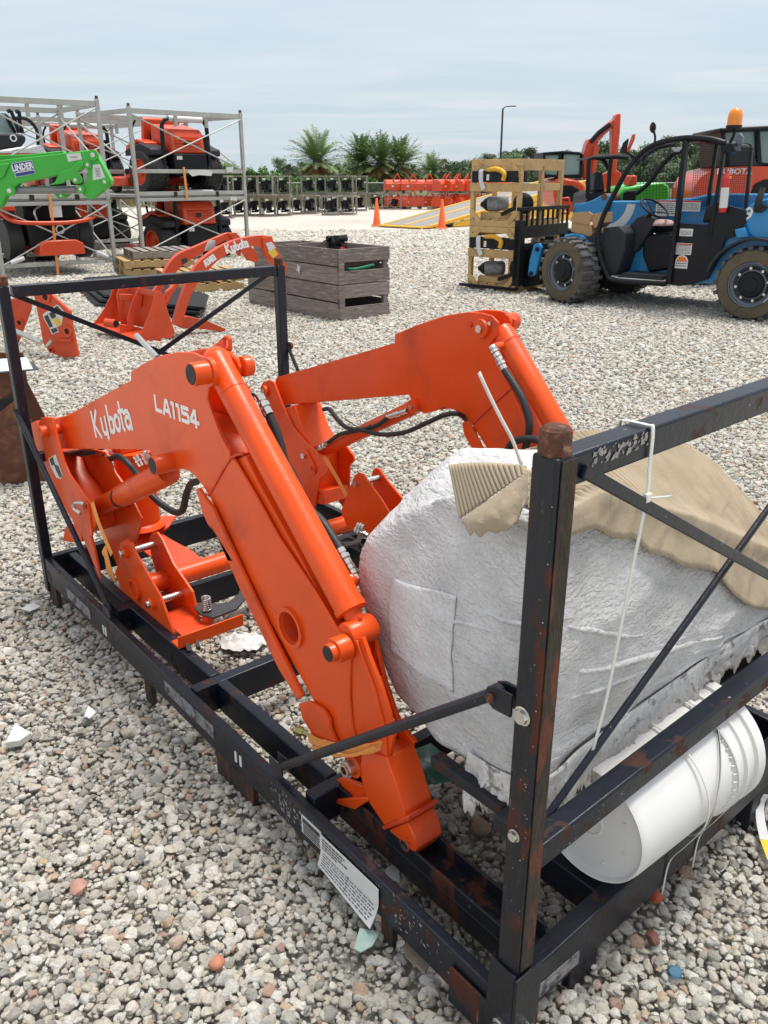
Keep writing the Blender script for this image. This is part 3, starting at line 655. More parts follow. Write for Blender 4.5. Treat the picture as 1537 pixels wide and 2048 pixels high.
# ---- rear bracket tower of the left arm with lift cylinder
tow = [(62,490),(75,462),(95,458),(130,462),(150,560),(180,665),(210,735),(300,855),(328,900),(335,960),(310,1020),(330,1100),(356,1230),(260,1000),(120,700),(75,570)]
tw = plate(la, 'a', tow, .055, .064, 'tower_plate')
plate(la, 'a', [(120,455),(150,450),(160,605),(300,640),(345,740),(400,820),(470,960),(460,1010),(420,1150),(380,1235),(340,1130),(250,960),(150,720),(125,600)], .192, .201, 'tower_plate', xs=.13)
MB().prism(CF.polyx('a', [(70,482),(92,470),(130,590),(185,730),(300,890),(318,985),(300,1010),(270,940),(150,735),(100,610)], .1), 0, .0645, .1915).build('tower_web', O_, la, bevel=.003)
pt = PX('a', 72, 530, .028); boss(la, (pt.y, pt.z), .021, .028, .056); 
MB().lathe((.060, pt.y, pt.z), (1, 0, 0), [(.019, 0), (.019, .14)], 20).build('pivot_pin', O_, la)
pt2 = PX('a', 290, 890, .05); MB().prism(stadium((pt2.y, pt2.z), (PX('a', 305, 990, .05).y, PX('a', 305, 990, .05).z), .026), 0, .048, .0548).build('pin_ear', O_, la, bevel=.003)
MB().pipe([PX('a', 262, 915, .03), PX('a', 230, 885, .022), PX('a', 240, 865, .022), PX('a', 275, 868, .03), PX('a', 283, 885, .045)], .0065, 10).build('lock_pin', M['zinc'], la)
# lift cylinder
l0 = PX('a', 345, 890, .148); l1 = PX('a', 680, 715, .148); ld = (l1-l0).normalized(); lm = l0+(l1-l0)*.40
mb = MB().tube(l0, l1, .035, seg=26); mb.lathe(lm, ld, [(.0352, 0), (.0405, .002), (.0405, (l1-lm).length*.98), (.034, (l1-lm).length)], 26); mb.build('lift_cylinder', O_, la, smooth=40)
MB().pipe([lm+Vector((-.036, .0, .024)), lm+Vector((-.043, 0, -.002)), lm+Vector((-.028, 0, -.032)), lm+Vector((.02, 0, -.044))], .0028, 6).build('cable_tie', M['rubber'], la)
MB().tube(l0+Vector((0, .09, 0)), l0+Vector((0, .09, 0))*1, .01).v if False else None
# warning stickers on the tower
M['yellow'] = mat('warning_yellow', (.72, .50, .04), .45); M['wlabel'] = M['white_label']
def decal(parent, code, pts, X, m, name='sticker', t=.0012): return MB().prism(CF.polyx(code, pts, X), 0, X-t, X-t*.2).build(name, m, parent)
d1 = decal(la, 'a', [(112,655),(145,635),(180,735),(170,752),(150,745),(122,690)], .0545, M['wlabel'])
for pts, mm in (([(116,658),(132,648),(141,680),(128,690)], 'ink'), ([(137,680),(158,690),(176,738),(166,746),(150,715)], 'ink'), ([(113,655),(135,638),(137,644),(117,660)], 'yellow')):
    decal(d1, 'a', pts, .0531, M[mm], 'print')
# hoses under the boom
MB().pipe([PX('a', 410, 655, .20), PX('a', 440, 645, .2), PX('a', 480, 670, .2), PX('a', 540, 740, .22), PX('a', 610, 840, .23), PX('a', 700, 905, .25), PX('a', 745, 900, .25), PX('a', 762, 830, .25), PX('a', 785, 775, .24), PX('a', 810, 765, .2)], .0115, 10).build('hydraulic_hose', M['rubber'], la)
MB().pipe([PX('a', 560, 820, .2), PX('a', 600, 810, .2), PX('a', 660, 770, .2), PX('a', 690, 730, .17)], .010, 10).build('hydraulic_hose', M['rubber'], la)
fitting(la, [PX('a', 520, 640, .20), PX('a', 550, 690, .21)], .010); fitting(la, [PX('a', 560, 620, .20), PX('a', 585, 675, .21)], .013); fitting(la, [PX('a', 345, 628, .20), PX('a', 420, 655, .20)], .009)
MB().beam(PX('a', 170, 622, .15), PX('a', 300, 632, .15), .05, .012).build('rubber_stop', M['cap'], la)
MB().pipe([PX('a', 350, 750, .30), PX('a', 400, 740, .30), PX('a', 445, 715, .29)], .0035, 6).build('wire', M['orange'], la)

# ---- right arm
ra = thing('loader_arm', 'orange loader arm behind the wrapped bundle, its hose looping over the plain knee plate', 'loader arm', CF)
XB = 1.040; XB1 = 1.122
knee2 = [(190,462),(150,372),(160,340),(680,188),(680,150),(780,108),(900,68),(1000,52),(1060,56),(1105,68),(1135,98),(1130,150),(1095,200),(1110,235),(1150,320),(1188,388),(1020,545),(988,512),(940,482),(890,470),(862,486),(810,500),(765,470),(742,416)]
plate(ra, 'b', knee2, XB, XB+.008, 'knee_plate'); plate(ra, 'b', knee2, XB1-.006, XB1+.006, 'knee_plate', xs=XB)
MB().prism(CF.polyx('b', [(200,455),(160,372),(180,345),(680,195),(880,190),(1080,240),(1175,385),(1020,535),(940,478),(862,478),(810,490),(765,460),(742,408)], XB), 0, XB+.012, XB1-.008).build('boom_box', O_, ra, bevel=.003)
low2 = [(1188,390),(1020,546),(1120,710),(1300,1040),(1500,1420),(1640,1400),(1470,1020),(1330,690)]
MB().prism(CF.polyx('b', low2, XB), 0, XB, XB1).build('arm_box', O_, ra, bevel=.004)
MB().pipe([PX('b', 1188, 389, XB-.001), PX('b', 1100, 470, XB-.001), PX('b', 1022, 545, XB-.001)], .004, 8).build('weld_bead', M['weld'], ra)
MB().prism(CF.polyx('b', [(980,535),(1000,530),(1190,880),(1400,1300),(1360,1310),(1100,800),(985,590)], XB-.014), 0, XB-.014, XB-.004).build('parking_stand', O_, ra, bevel=.002)
MB().prism(CF.polyx('b', [(975,540),(1030,560),(1045,640),(985,590)], XB+.02), 0, XB+.02, XB+.03).build('latch_hook', O_, ra, bevel=.002)
XD = XB+.042
q0 = PX('b', 1160, 150, XD); q1 = PX('b', 1430, 620, XD); qd = (q1-q0).normalized()
cyl2 = MB().lathe(q0-qd*.02, qd, [(.030, 0), (.0365, .02), (.0365, .80), (.030, .81)], 32).build('bucket_cylinder', O_, ra, smooth=40)
MB().lathe(q0+qd*.03, qd, [(.0366, 0), (.038, .001), (.038, .006), (.0366, .007)], 32).build('weld_bead', O_, cyl2)
p_ = PX('b', 1058, 126, XB-.01); boss(ra, (p_.y, p_.z), .029, XB-.014, XB); MB().lathe((XB-.022, p_.y, p_.z), (1, 0, 0), [(.013, 0), (.013, .010)], 6).build('bolt', M['zinc'], ra)
p_ = PX('b', 1092, 104, XB-.01); MB().lathe((XB-.008, p_.y, p_.z), (1, 0, 0), [(.007, 0), (.007, .008)], 6).build('bolt', M['zinc'], ra)
p_ = PX('b', 1004, 108, XB-.01); MB().lathe((XB-.005, p_.y, p_.z), (1, 0, 0), [(.009, 0), (.009, .006)], 10).build('bolt', M['weld'], ra)
p_ = PX('b', 1180, 95, XB1); MB().lathe((XB1-.02, p_.y, p_.z), (1, 0, 0), [(.026, 0), (.026, .05)], 20).build('pin_boss', O_, ra, smooth=40)
# bucket-cylinder hose
MB().tube(PX('b', 1165, 195, XB+.02), PX('b', 1120, 205, XB-.022), .012).build('port', O_, ra)
fitting(ra, [PX('b', 1108, 200, XB-.03), PX('b', 1135, 250, XB-.034), PX('b', 1162, 305, XB-.036)], .013)
MB().pipe([PX('b', 1160, 302, XB-.036), PX('b', 1205, 370, XB-.04), PX('b', 1245, 440, XB-.045), PX('b', 1270, 530, XB-.05), PX('b', 1268, 600, XB-.05), PX('b', 1245, 680, XB-.05), PX('b', 1225, 730, XB-.06), PX('b', 1180, 740, XB-.06), PX('b', 1165, 690, XB-.07), PX('b', 1195, 630, XB-.08), PX('b', 1250, 610, XB-.08), PX('b', 1320, 620, XB-.08), PX('b', 1360, 680, XB-.08)], .0115, 12, 8).build('hydraulic_hose', M['rubber'], ra)
# right tower
t2 = [(88,385),(100,362),(128,350),(150,362),(175,430),(200,490),(235,560),(290,625),(345,675),(385,692),(396,730),(380,762),(352,785),(340,850),(325,930),(305,930),(270,860),(225,760),(180,640),(120,470)]
tp = plate(ra, 'b', t2, XB-.040, XB-.031, 'tower_plate')
plate(ra, 'b', [(260,455),(285,520),(330,600),(395,655),(428,700),(432,725),(412,745),(410,905),(385,930),(350,880),(330,760),(250,600)], XB1+.02, XB1+.029, 'tower_plate', xs=XB+.02)
MB().prism(CF.polyx('b', [(200,480),(265,455),(300,560),(345,640),(350,850),(330,840),(300,700),(240,590)], XB), 0, XB-.0305, XB1+.0195).build('tower_web', O_, ra, bevel=.003)
MB().prism(CF.polyx('b', [(345,830),(400,830),(405,890),(345,880)], XB+.01), 0, XB-.03, XB1+.0195).build('tower_foot', O_, ra, bevel=.003)
pr_ = PX('b', 108, 400, XB-.05); boss(ra, (pr_.y, pr_.z), .024, XB-.055, XB-.041); MB().lathe((XB-.060, pr_.y, pr_.z), (1, 0, 0), [(.010, 0), (.010, .006)], 6).build('bolt', M['zinc'], ra)
pe = PX('b', 288, 682, XB-.045); MB().prism(stadium((pe.y, pe.z), (PX('b', 318, 740, XB-.045).y, PX('b', 318, 740, XB-.045).z), .026), 0, XB-.048, XB-.0405).build('pin_ear', O_, ra, bevel=.003)
MB().lathe((XB-.062, pe.y, pe.z), (1, 0, 0), [(.012, 0), (.012, .014)], 10).build('bolt', M['zinc'], ra)
pe2 = PX('b', 318, 740, XB-.05); MB().ring((XB-.052, pe2.y, pe2.z), (1, 0, 0), .014, .008, .004, 16).build('pin_hole_rim', M['orange_dirty'], ra)
s0 = PX('b', 355, 665, XD-.03); s1 = PX('b', 785, 462, XD-.03)
MB().lathe(s0, (s1-s0).normalized(), [(.020, 0), (.024, .03), (.0265, .06), (.0265, (s1-s0).length-.02), (.02, (s1-s0).length)], 24).build('lift_cylinder', O_, ra, smooth=40)
MB().lathe((XB-.02, s1.y, s1.z), (1, 0, 0), [(.025, 0), (.025, .06)], 20).build('pin_boss', O_, ra, smooth=40); MB().lathe((XB-.028, s1.y, s1.z), (1, 0, 0), [(.010, 0), (.010, .009)], 6).build('bolt', M['zinc'], ra)
fitting(ra, [PX('b', 735, 485, XB-.02), PX('b', 650, 512, XB-.02)], .010); fitting(ra, [PX('b', 345, 655, XB-.025), PX('b', 388, 625, XB-.028)], .011)
MB().pipe([PX('b', 385, 628, XB-.028), PX('b', 440, 590, XB-.03), PX('b', 520, 572, XB-.035), PX('b', 600, 552, XB-.035), PX('b', 655, 512, XB-.02)], .0085, 10).build('hydraulic_hose', M['rubber'], ra)
MB().pipe([PX('b', 368, 480, XB-.05), PX('b', 395, 480, XB-.05), PX('b', 425, 520, XB-.05), PX('b', 470, 560, XB-.05), PX('b', 540, 572, XB-.045), PX('b', 620, 590, XB-.05), PX('b', 720, 582, XB-.06), PX('b', 820, 540, XB-.06), PX('b', 900, 505, XB-.06), PX('b', 960, 500, XB-.04), PX('b', 1000, 530, XB+.03)], .0085, 10).build('hydraulic_hose', M['rubber'], ra)
MB().pipe([PX('b', 460, 520, XB-.055), PX('b', 510, 552, XB-.056), PX('b', 548, 572, XB-.058), PX('b', 575, 545, XB-.058)], .0018, 6).build('cable_tie', M['rubber'], ra)

for (x, y, x2, y2) in ((500,760,590,800), (560,800,640,840), (520,720,600,745)):
    fitting(ra, [PX('j', x, y, .90), PX('j', x2, y2, .91)], .014)
MB().pipe([PX('j', 300, 880, .60), PX('j', 380, 850, .66), PX('j', 470, 880, .72), PX('j', 560, 960, .78), PX('j', 600, 1100, .8)], .010, 8).build('hydraulic_hose', M['rubber'], ra)
MB().pipe([PX('j', 350, 940, .50), PX('j', 430, 930, .6), PX('j', 520, 900, .7), PX('j', 560, 820, .9)], .010, 8).build('hydraulic_hose', M['rubber'], ra)
# ---- mounting bracket with its cross tube
bk = thing('mounting_bracket', 'orange bracket of pinned plates with a cross tube, in front of the pedestal', 'bracket', CF)
XK = .125
pl1 = [(440,1105),(450,1055),(478,1036),(505,1058),(520,1100),(640,1310),(672,1400),(700,1480),(706,1545),(600,1462),(500,1360),(465,1300),(425,1200),(440,1150)]
plate(bk, 'a', pl1, XK, XK+.009, 'side_plate', xs=XK)
XK2 = .232
pl2 = [(582,1040),(600,1008),(622,1003),(645,1035),(700,1155),(790,1285),(826,1445),(800,1470),(720,1500),(690,1380),(620,1200),(600,1130)]
plate(bk, 'a', pl2, XK2, XK2+.009, 'side_plate')
for (x, y) in ((455,1105), (582,1345)):
    c = PX('a', x, y, XK-.02); boss(bk, (c.y, c.z), .021, XK-.016, XK); MB().lathe((XK-.026, c.y, c.z), (1, 0, 0), [(.010, 0), (.013, .002), (.013, .14), (.012, .145)], 18).build('bolt', M['zinc'], bk, smooth=40)
    boss(bk, (c.y, c.z), .019, XK2+.009, XK2+.022)
c = PX('a', 527, 1270, XK); MB().ring((XK-.014, c.y, c.z), (1, 0, 0), .040, .031, .014, 28).build('tube_rim', O_, bk, smooth=40); MB().lathe((XK-.003, c.y, c.z), (1, 0, 0), [(.031, 0), (.031, .002)], 28).build('tube_end', M['orange_dirty'], bk)
cc = (PX('a', 610, 1235, XK2).y, PX('a', 610, 1235, XK2).z)
tub = MB().lathe((XK+.009, c.y, c.z), (1, 0, 0), [(.036, 0), (.036, 1.0)], 30)
tub.build('cross_tube', O_, bk, smooth=40)
MB().lathe((XK2+.009, c.y, c.z), (1, 0, 0), [(.044, 0), (.044, .006), (.037, .010)], 28).build('weld_bead', M['weld'], bk, smooth=40)
for (x, y) in ((512,1300),(672,1455),(612,1400),(690,1215),(745,1290),(770,1330)):
    X_ = XK if x < 680 and y > 1290 else XK2; c2 = PX('a', x, y, X_); MB().lathe((X_-.0025, c2.y, c2.z), (1, 0, 0), [(.004, 0), (.005, .003)], 8).build('rivet', M['weld'], bk)
fb = CF.polyx('a', [(690,1530),(720,1555),(840,1480),(835,1455)], XK)
# base plate and angled foot bar running across the rails
b0 = CF.onz(px('a', (712, 1535))[0], .215); b1 = CF.onz(px('a', (1020, 1425))[0], .215)
MB().prism([(.207, b0.y-.012), (.245, b0.y-.012), (.245, b0.y+.0), (.215, b0.y+.004), (.215, b0.y+.03), (.207, b0.y+.03)][::-1], 0, 0, 1) if False else None
mb = MB(); mb.bb((b0.x, b0.y-.016, .207), (b1.x, b0.y+.030, .215)); mb.bb((b0.x, b0.y-.022, .207), (b1.x, b0.y-.0165, .250)); mb.build('foot_bar', O_, bk, bevel=.002)
mb = MB(); mb.bb((XK+.010, b0.y+.031, .207), (XK2-.001, b0.y+.22, .213)); mb.build('base_plate', M['orange_dirty'], bk, bevel=.001)
for dx in (.02, .055): MB().beam((b0.x+dx, b0.y-.05, .203), (b0.x+dx+.012, b0.y-.012, .216), .010, .014).build('clip', M['cap'], bk)
# grey spring plate beside it
M['grey_metal'] = mat('dark_grey_steel', (.045, .047, .052), .42, .3, var=.15)
sp = CF.polyx('a', [], 0)
sz = .245
def qz(x, y, z=sz): q = CF.onz(px('a', (x, y))[0], z); return (q.x, q.y)
MB().prism([qz(805,1370), qz(795,1340), qz(900,1345), qz(960,1340), qz(1010,1300), qz(1020,1270), qz(1040,1295), qz(1045,1320), qz(1000,1370), qz(890,1412), qz(830,1395)], 2, sz-.004, sz+.004).build('latch_plate', M['grey_metal'], bk, bevel=.001)
cs = CF.onz(px('a', (862, 1375))[0], sz+.004); pts = [(cs.x+.014*math.cos(t*.7), cs.y+.014*math.sin(t*.7), sz+.006+t*.00085) for t in range(0, 60)]
MB().pipe(pts, .0028, 6, 1).build('spring', M['zinc'], bk); MB().lathe((cs.x, cs.y, sz+.005), (0, 0, 1), [(.006, 0), (.006, .055)], 10).build('bolt', M['zinc'], bk); MB().lathe((cs.x, cs.y, .205), (0, 0, 1), [(.02, 0), (.018, .036)], 16).build('spacer', O_, bk)
# twin bracket on the far side
rk = [(860,560),(0,0)]
XR = .985
pl3 = [(340,560),(400,400),(455,250),(485,175),(530,140),(580,155),(640,240),(760,400),(900,620),(1010,800),(600,860),(400,720)]
plate(bk, 'j', pl3, XR, XR+.009, 'side_plate'); 
pl4 = [(675,170),(690,110),(725,85),(765,105),(860,240),(1010,420),(1000,450),(900,640),(800,640),(690,300)]
plate(bk, 'j', pl4, 1.098, 1.107, 'side_plate', xs=1.098)
c = PX('j', 495, 265, XR-.01); MB().lathe((XR-.014, c.y, c.z), (1, 0, 0), [(.012, 0), (.012, .13)], 16).build('bolt', M['zinc'], bk); 
# pedestal: short fat tube on a folded plate
pd = thing('pedestal', 'orange round pedestal welded on a wide folded base plate, behind the left bracket', 'pedestal', CF)
pc = CF.onz(px('a', (560, 960))[0], .245)
PCX, PCY = .60, 2.36
P0 = CF.onz(px('a', (560, 945))[0], .33)
PCX, PCY = P0.x, P0.y+.03
MB().lathe((PCX, PCY, .30), (0, 0, 1), [(.098, 0), (.088, .014), (.080, .020), (.078, .10), (.074, .30), (.090, .305), (.090, .318), (.078, .32)], 36).build('tube', O_, pd, smooth=40)
def qq(x, y, z): q = CF.onz(px('a', (x, y))[0], z); return (q.x, q.y, q.z)
mb = MB(); A_ = [qq(462,1000,.30), qq(545,945,.30), qq(650,925,.30), qq(715,925,.31), qq(680,975,.30), qq(640,1010,.26), qq(790,1090,.215), qq(840,1130,.21), qq(700,1220,.21), qq(600,1120,.22), qq(480,1025,.28)]
mb.add(A_+[(x, y, z-.008) for x, y, z in A_], [tuple(range(11)), tuple(range(21, 10, -1))]+[(i, (i+1) % 11, (i+1) % 11+11, i+11) for i in range(11)]); mb.build('base_plate', M['orange_dirty'], pd, bevel=.002)
mb = MB().bb((PCX-.12, PCY-.03, .206), (PCX-.10, PCY+.09, .292)); mb.bb((PCX+.06, PCY-.02, .206), (PCX+.08, PCY+.09, .292)); mb.build('leg', O_, pd, bevel=.002)
# valve block and hoses on the pedestal
mb = MB().bb((PCX-.07, PCY-.05, .621), (PCX+.03, PCY+.03, .66)); mb.bb((PCX-.09, PCY-.03, .66), (PCX-.02, PCY+.03, .70)); mb.build('top_cap', O_, pd, bevel=.004)
# small bracket left of the left tower
tb = plate(la, 'a', [(178,1045),(190,980),(225,965),(262,985),(268,1050),(215,1052)], .062, .072, 'side_tab'); 
# orange straps
M['strap'] = mat('orange_webbing', (.78, .30, .07), .7, var=.12, vscale=30, bump=.0008, bscale=300)
s_ = thing('strap', 'faded orange webbing strap hanging from the left lift cylinder into the crate', 'strap', CF)
MB().ribbon([PX('a', 318, 862, .050), PX('a', 345, 950, .046), PX('a', 385, 1050, .045), PX('a', 410, 1110, .045)], (0, -1, 0), .030, .0014).build('band', M['strap'], s_)
MB().ribbon([PX('a', 372, 1080, .042), PX('a', 385, 1120, .04), PX('a', 400, 1180, .05), PX('a', 412, 1225, .075)], (0, -1, .1), .044, .0014).build('band', M['strap'], s_)
s_ = thing('strap', 'orange webbing strap wrapped round the lower end of the nearer loader arm', 'strap', CF)
MB().ribbon([PX('c', 300, 835, XA0-.022), PX('c', 380, 870, XA0-.020), PX('c', 500, 893, XA0-.010), PX('c', 610, 890, XA0-.008), PX('c', 690, 865, XA0+.01)], (0, .35, -1), .026, .0014).build('band', M['strap'], s_)
MB().ribbon([PX('c', 320, 880, XA0-.026), PX('c', 400, 915, XA0-.024), PX('c', 520, 925, XA0-.018), PX('c', 640, 885, XA0-.012)], (0, .3, -1), .008, .0014).build('band', M['strap'], s_)
s_ = thing('strap', 'orange webbing strap stretched from the far lift cylinder down to the crate floor', 'strap', CF)
MB().ribbon([PX('b', 370, 690, XB-.055), PX('b', 420, 770, XB-.055), PX('b', 468, 860, XB-.055)], (0, -1, 0), .022, .0014).build('band', M['strap'], s_)
# steel rod standing behind the knee
MB().tube(PX('p', 525, 405, .22), PX('p', 605, 490, .22), .009).build('lock_rod', M['zinc'], la)
MB().lathe(PX('b', 0, 0, 0), (1, 0, 0), [(.001, 0), (.001, .001)], 3) if False else None
# ================================================================== WRAPPED BUNDLE, PAIL, TIES
from mathutils import noise as mn
def nz3(x, y, z): return mn.noise(Vector((x, y, z)))
def felt_mat(name, col, quilt=.0035):
    m, nt, B = nodes_mat(name); n = nt.nodes.new; l = nt.links.new; B.inputs['Roughness'].default_value = .92; B.inputs['Specular IOR Level'].default_value = .15
    tcn = n('ShaderNodeTexCoord')
    def nn(sc, stretch, det, dist=0):
        mpn = n('ShaderNodeMapping'); mpn.inputs['Scale'].default_value = stretch; l(tcn.outputs['Object'], mpn.inputs[0]); q = n('ShaderNodeTexNoise'); q.inputs['Scale'].default_value = sc; q.inputs['Detail'].default_value = det; q.inputs['Distortion'].default_value = dist; l(mpn.outputs[0], q.inputs[0]); return q.outputs[0]
    def rg(x, a, b_, c, d): q = n('ShaderNodeMapRange'); q.inputs[1].default_value = a; q.inputs[2].default_value = b_; q.inputs[3].default_value = c; q.inputs[4].default_value = d; l(x, q.inputs[0]); return q.outputs[0]
    cbase = nn(6, (1, 1, 1.6), 8); fine = nn(120, (1, 1, 1), 3)
    mlt = n('ShaderNodeMath'); mlt.operation = 'MULTIPLY'; l(rg(cbase, .3, .7, .80, 1.12), mlt.inputs[0]); l(rg(fine, .3, .7, .90, 1.06), mlt.inputs[1])
    sv = n('ShaderNodeVectorMath'); sv.operation = 'SCALE'; sv.inputs[0].default_value = col; l(mlt.outputs[0], sv.inputs['Scale']); l(sv.outputs[0], B.inputs['Base Color'])
    b1 = n('ShaderNodeBump'); b1.inputs['Distance'].default_value = quilt; l(nn(52, (1, 1, 2.3), 1.5, .6), b1.inputs['Height'])
    b2 = n('ShaderNodeBump'); b2.inputs['Distance'].default_value = .0016; l(fine, b2.inputs['Height']); l(b1.outputs[0], b2.inputs['Normal'])
    b3 = n('ShaderNodeBump'); b3.inputs['Distance'].default_value = .010; l(nn(6, (.8, .8, 2.6), 2, .3), b3.inputs['Height']); l(b2.outputs[0], b3.inputs['Normal']); l(b3.outputs[0], B.inputs['Normal'])
    return m
M['felt'] = felt_mat('white_felt', (.55, .548, .555), .0065)
M['kraft'] = mat('kraft_wadding', (.345, .285, .205), .9, var=.13, vscale=11, bump=.0010, bscale=110, spec=.15, col2=(.40, .335, .245), f2=(.45, .6), s2=6)
M['film'] = mat('torn_plastic_film', (.60, .59, .58), .35, var=.3, vscale=30, bump=.006, bscale=45, col2=(.22, .21, .20), f2=(.54, .62), s2=30)
ctrl = [
 [(.165,.10,.50),(.158,.098,.65),(.17,.105,.88),(.21,.15,1.035)],
 [(.30,.098,.515),(.30,.083,.64),(.31,.09,.82),(.33,.14,1.045)],
 [(.5,.098,.53),(.5,.078,.63),(.5,.088,.76),(.5,.14,.975)],
 [(.75,.10,.545),(.75,.083,.60),(.75,.093,.68),(.75,.15,.87)],
 [(1.0,.10,.55),(1.0,.09,.575),(1.,.10,.61),(1.0,.16,.75)],
 [(1.25,.12,.5),(1.25,.12,.53),(1.26,.14,.57),(1.26,.2,.64)],
 [(1.40,.25,.5),(1.42,.25,.54),(1.43,.26,.58),(1.38,.30,.64)],
 [(1.33,.42,.5),(1.37,.44,.54),(1.35,.45,.59),(1.3,.45,.66)],
 [(1.0,.46,.5),(1.0,.50,.6),(1.0,.54,.70),(1.0,.52,.82)],
 [(.75,.62,.5),(.75,.68,.6),(.74,.68,.75),(.70,.58,.90)],
 [(.45,.70,.5),(.42,.78,.62),(.42,.75,.8),(.42,.60,.99)],
 [(.24,.60,.48),(.25,.73,.67),(.25,.70,.80),(.27,.56,.93)],
 [(.185,.44,.47),(.20,.56,.60),(.215,.55,.78),(.24,.43,.98)],
 [(.165,.27,.465),(.165,.30,.65),(.175,.31,.86),(.22,.28,1.02)]]
zr = lambda x: float(np.interp(x, [.2, .35, .5, .75, .98, 1.2, 1.42], [.975, 1.005, 1.085, 1.035, .965, .84, .70]))
NU, NV = 14*10, 46
def cat(a, b, c, d, t): return .5*((2*b)+(c-a)*t+(2*a-5*b+4*c-d)*t*t+(3*b-a-3*c+d)*t**3)
def bundle_pt(u, v):
    """u in [0,14) round the bundle, v 0 bottom .. 1 rim .. 2 ridge"""
    cols = []
    i = int(math.floor(u)); t = u-i
    for k in (-1, 0, 1, 2):
        c = [Vector(p) for p in ctrl[(i+k) % 14]]
        rim = c[3]; rx = min(max(rim.x, .32), 1.28); ridge = Vector((rx, .34, zr(rx)))
        m1 = rim*.6+ridge*.4; m1.z += .02*(rim.x > .4)
        L_ = c+[m1, ridge, ridge*2-m1]; L_ = [c[0]*2-c[1]]+L_
        vv = v*3 if v <= 1 else 3+(v-1)*2
        j = min(int(vv), 4); s_ = vv-j
        cols.append(cat(L_[j], L_[j+1], L_[j+2], L_[j+3], s_))
    return cat(*cols, t)
def wrinkle(p, u, v):
    # long slack folds plus puckers, strongest on the near face
    a = math.exp(-(nz3(p.x*1.8+1.5, p.y*2.2, p.z*7.5+p.x*2.6)/.085)**2); e_ = math.exp(-(nz3(p.x*4+7, p.y*4, p.z*13-p.x*4)/.09)**2); m_ = .5+nz3(p.x*3, p.y*3, p.z*3+9)
    b = nz3(p.x*9, p.y*9, p.z*20)
    c_ = nz3(p.x*22, p.y*22, p.z*48)
    return .0085*a*max(0, m_+.2)+.0045*e_*max(0, m_)+.008*nz3(p.x*3.5, p.y*3.5, p.z*6)+.003*b+.0010*c_
def face_out(u): 
    a = bundle_pt(u-.05, .5); b = bundle_pt(u+.05, .5); t = b-a; n = Vector((t.y, -t.x, 0)); return n.normalized()
bd = thing('wrapped_bundle', 'bulky bundle wrapped in white quilted felt and tan corrugated wadding, torn along its lower edge', 'bundle', CF)
def grid_mesh(fn, nu, nv, closed, thick=0):
    vs = []; fs = []
    for j in range(nv+1):
        for i in range(nu+(0 if closed else 1)): vs.append(fn(i/nu, j/nv))
    n = nu if closed else nu+1
    for j in range(nv):
        for i in range(nu): k = (i+1) % n if closed else i+1; fs.append((j*n+i, j*n+k, (j+1)*n+k, (j+1)*n+i))
    return vs, fs
def felt_fn(a, b):
    u = a*14; v = b*2; p = bundle_pt(u, v); o = face_out(u); q = p+o*wrinkle(p, u, v)*(1 if v < 1 else max(0, 2-v)); 
    if v >= 1: q.z += wrinkle(p, u, v)*.8
    return q
vs, fs = grid_mesh(felt_fn, 210, 84, True)
mb = MB().add(vs, fs); n0 = len(mb.v); mb.add([(.65, .35, .475)], []); mb.f += [(n0, (i+1) % 210, i) for i in range(210)]
mb.build('felt_cover', M['felt'], bd, smooth=180)
# kraft layer over the top: starts at a ragged edge below the rim
def kraft_lo(u):   # lowest v of the kraft layer as function of u (0 = near-left corner)
    e = float(np.interp(u, [0, .5, 1, 2, 3, 3.5, 4, 5, 6, 9, 9.5], [.93, .92, .90, .87, .84, .74, .66, .55, .6, .9, 1.]))
    return e+.030*nz3(u*2.2, 1, 1)+.007*nz3(u*31, 2, 1)
def kraft_fn(a, b):
    u = .02+a*9.3; v0 = kraft_lo(u); v = v0+(2-v0)*b
    p = bundle_pt(u, v); o = face_out(u); off = .009+.010*math.exp(-((v-v0)/.10)**2)*(1+nz3(u*2.3, 4, 1))+.004*(.5+nz3(p.x*5, p.y*5, p.z*9))+.016*math.exp(-((v-1.02)/.07)**2)-.006*max(0, min(1, (v-1.1)/.1))
    fade = 1 if v < 1 else max(0, 2-v)
    q = p+o*(wrinkle(p, u, v)*fade+off*max(fade, .15)); q.z += .006+(.5*off if v > 1 else 0)
    if v > 1.04:   # corrugation ribs running back over the top
        sm = min(1, (v-1.04)/.06); q.z += .0060*sm*math.sin(p.x*2*PI/.0165+6*p.y)+.010*sm*nz3(p.x*5, p.y*4, 7)
    return q
vs, fs = grid_mesh(kraft_fn, 560, 60, False)
kr = MB().add(vs, fs).build('corrugated_cover', M['kraft'], bd, smooth=180)
sm_ = kr.modifiers.new('thickness', 'SOLIDIFY'); sm_.thickness = .004; sm_.offset = -1
# opened corner: ribbed flap with its turned-down triangle
def PZ(code, x, y, Y): q = CF.ony(px(code, (x, y))[0], Y); return Vector((q.x, Y, q.z))
FA, FB, FC, FD = PX('d', 12, 408, .225), PX('d', 385, 412, .245), PX('d', 40, 670, .185), PX('d', 385, 440, .235)
def rib_fn(a, b):
    top = FA.lerp(FB, a); low = FC.lerp(FD, a); p = top.lerp(low, b)
    p.x += -.006+.012*b*(1-a); d = .0045*math.sin(a*2*PI*18)*(1 if b > .03 else .3); p += Vector((-.75, -.65, 0))*d
    p.y += .02*math.sin(PI*a)*(1-b); return p
vs, fs = grid_mesh(rib_fn, 220, 14, False); fl = MB().add(vs, fs).build('corrugated_flap', M['kraft'], bd, smooth=180); q = fl.modifiers.new('thickness', 'SOLIDIFY'); q.thickness = .003
GA, GB, GC, GD = PX('d', 385, 436, .205), PX('d', 55, 672, .150), PX('d', 95, 752, .140), PX('d', 300, 722, .150)
GE = PX('d', 378, 560, .175)
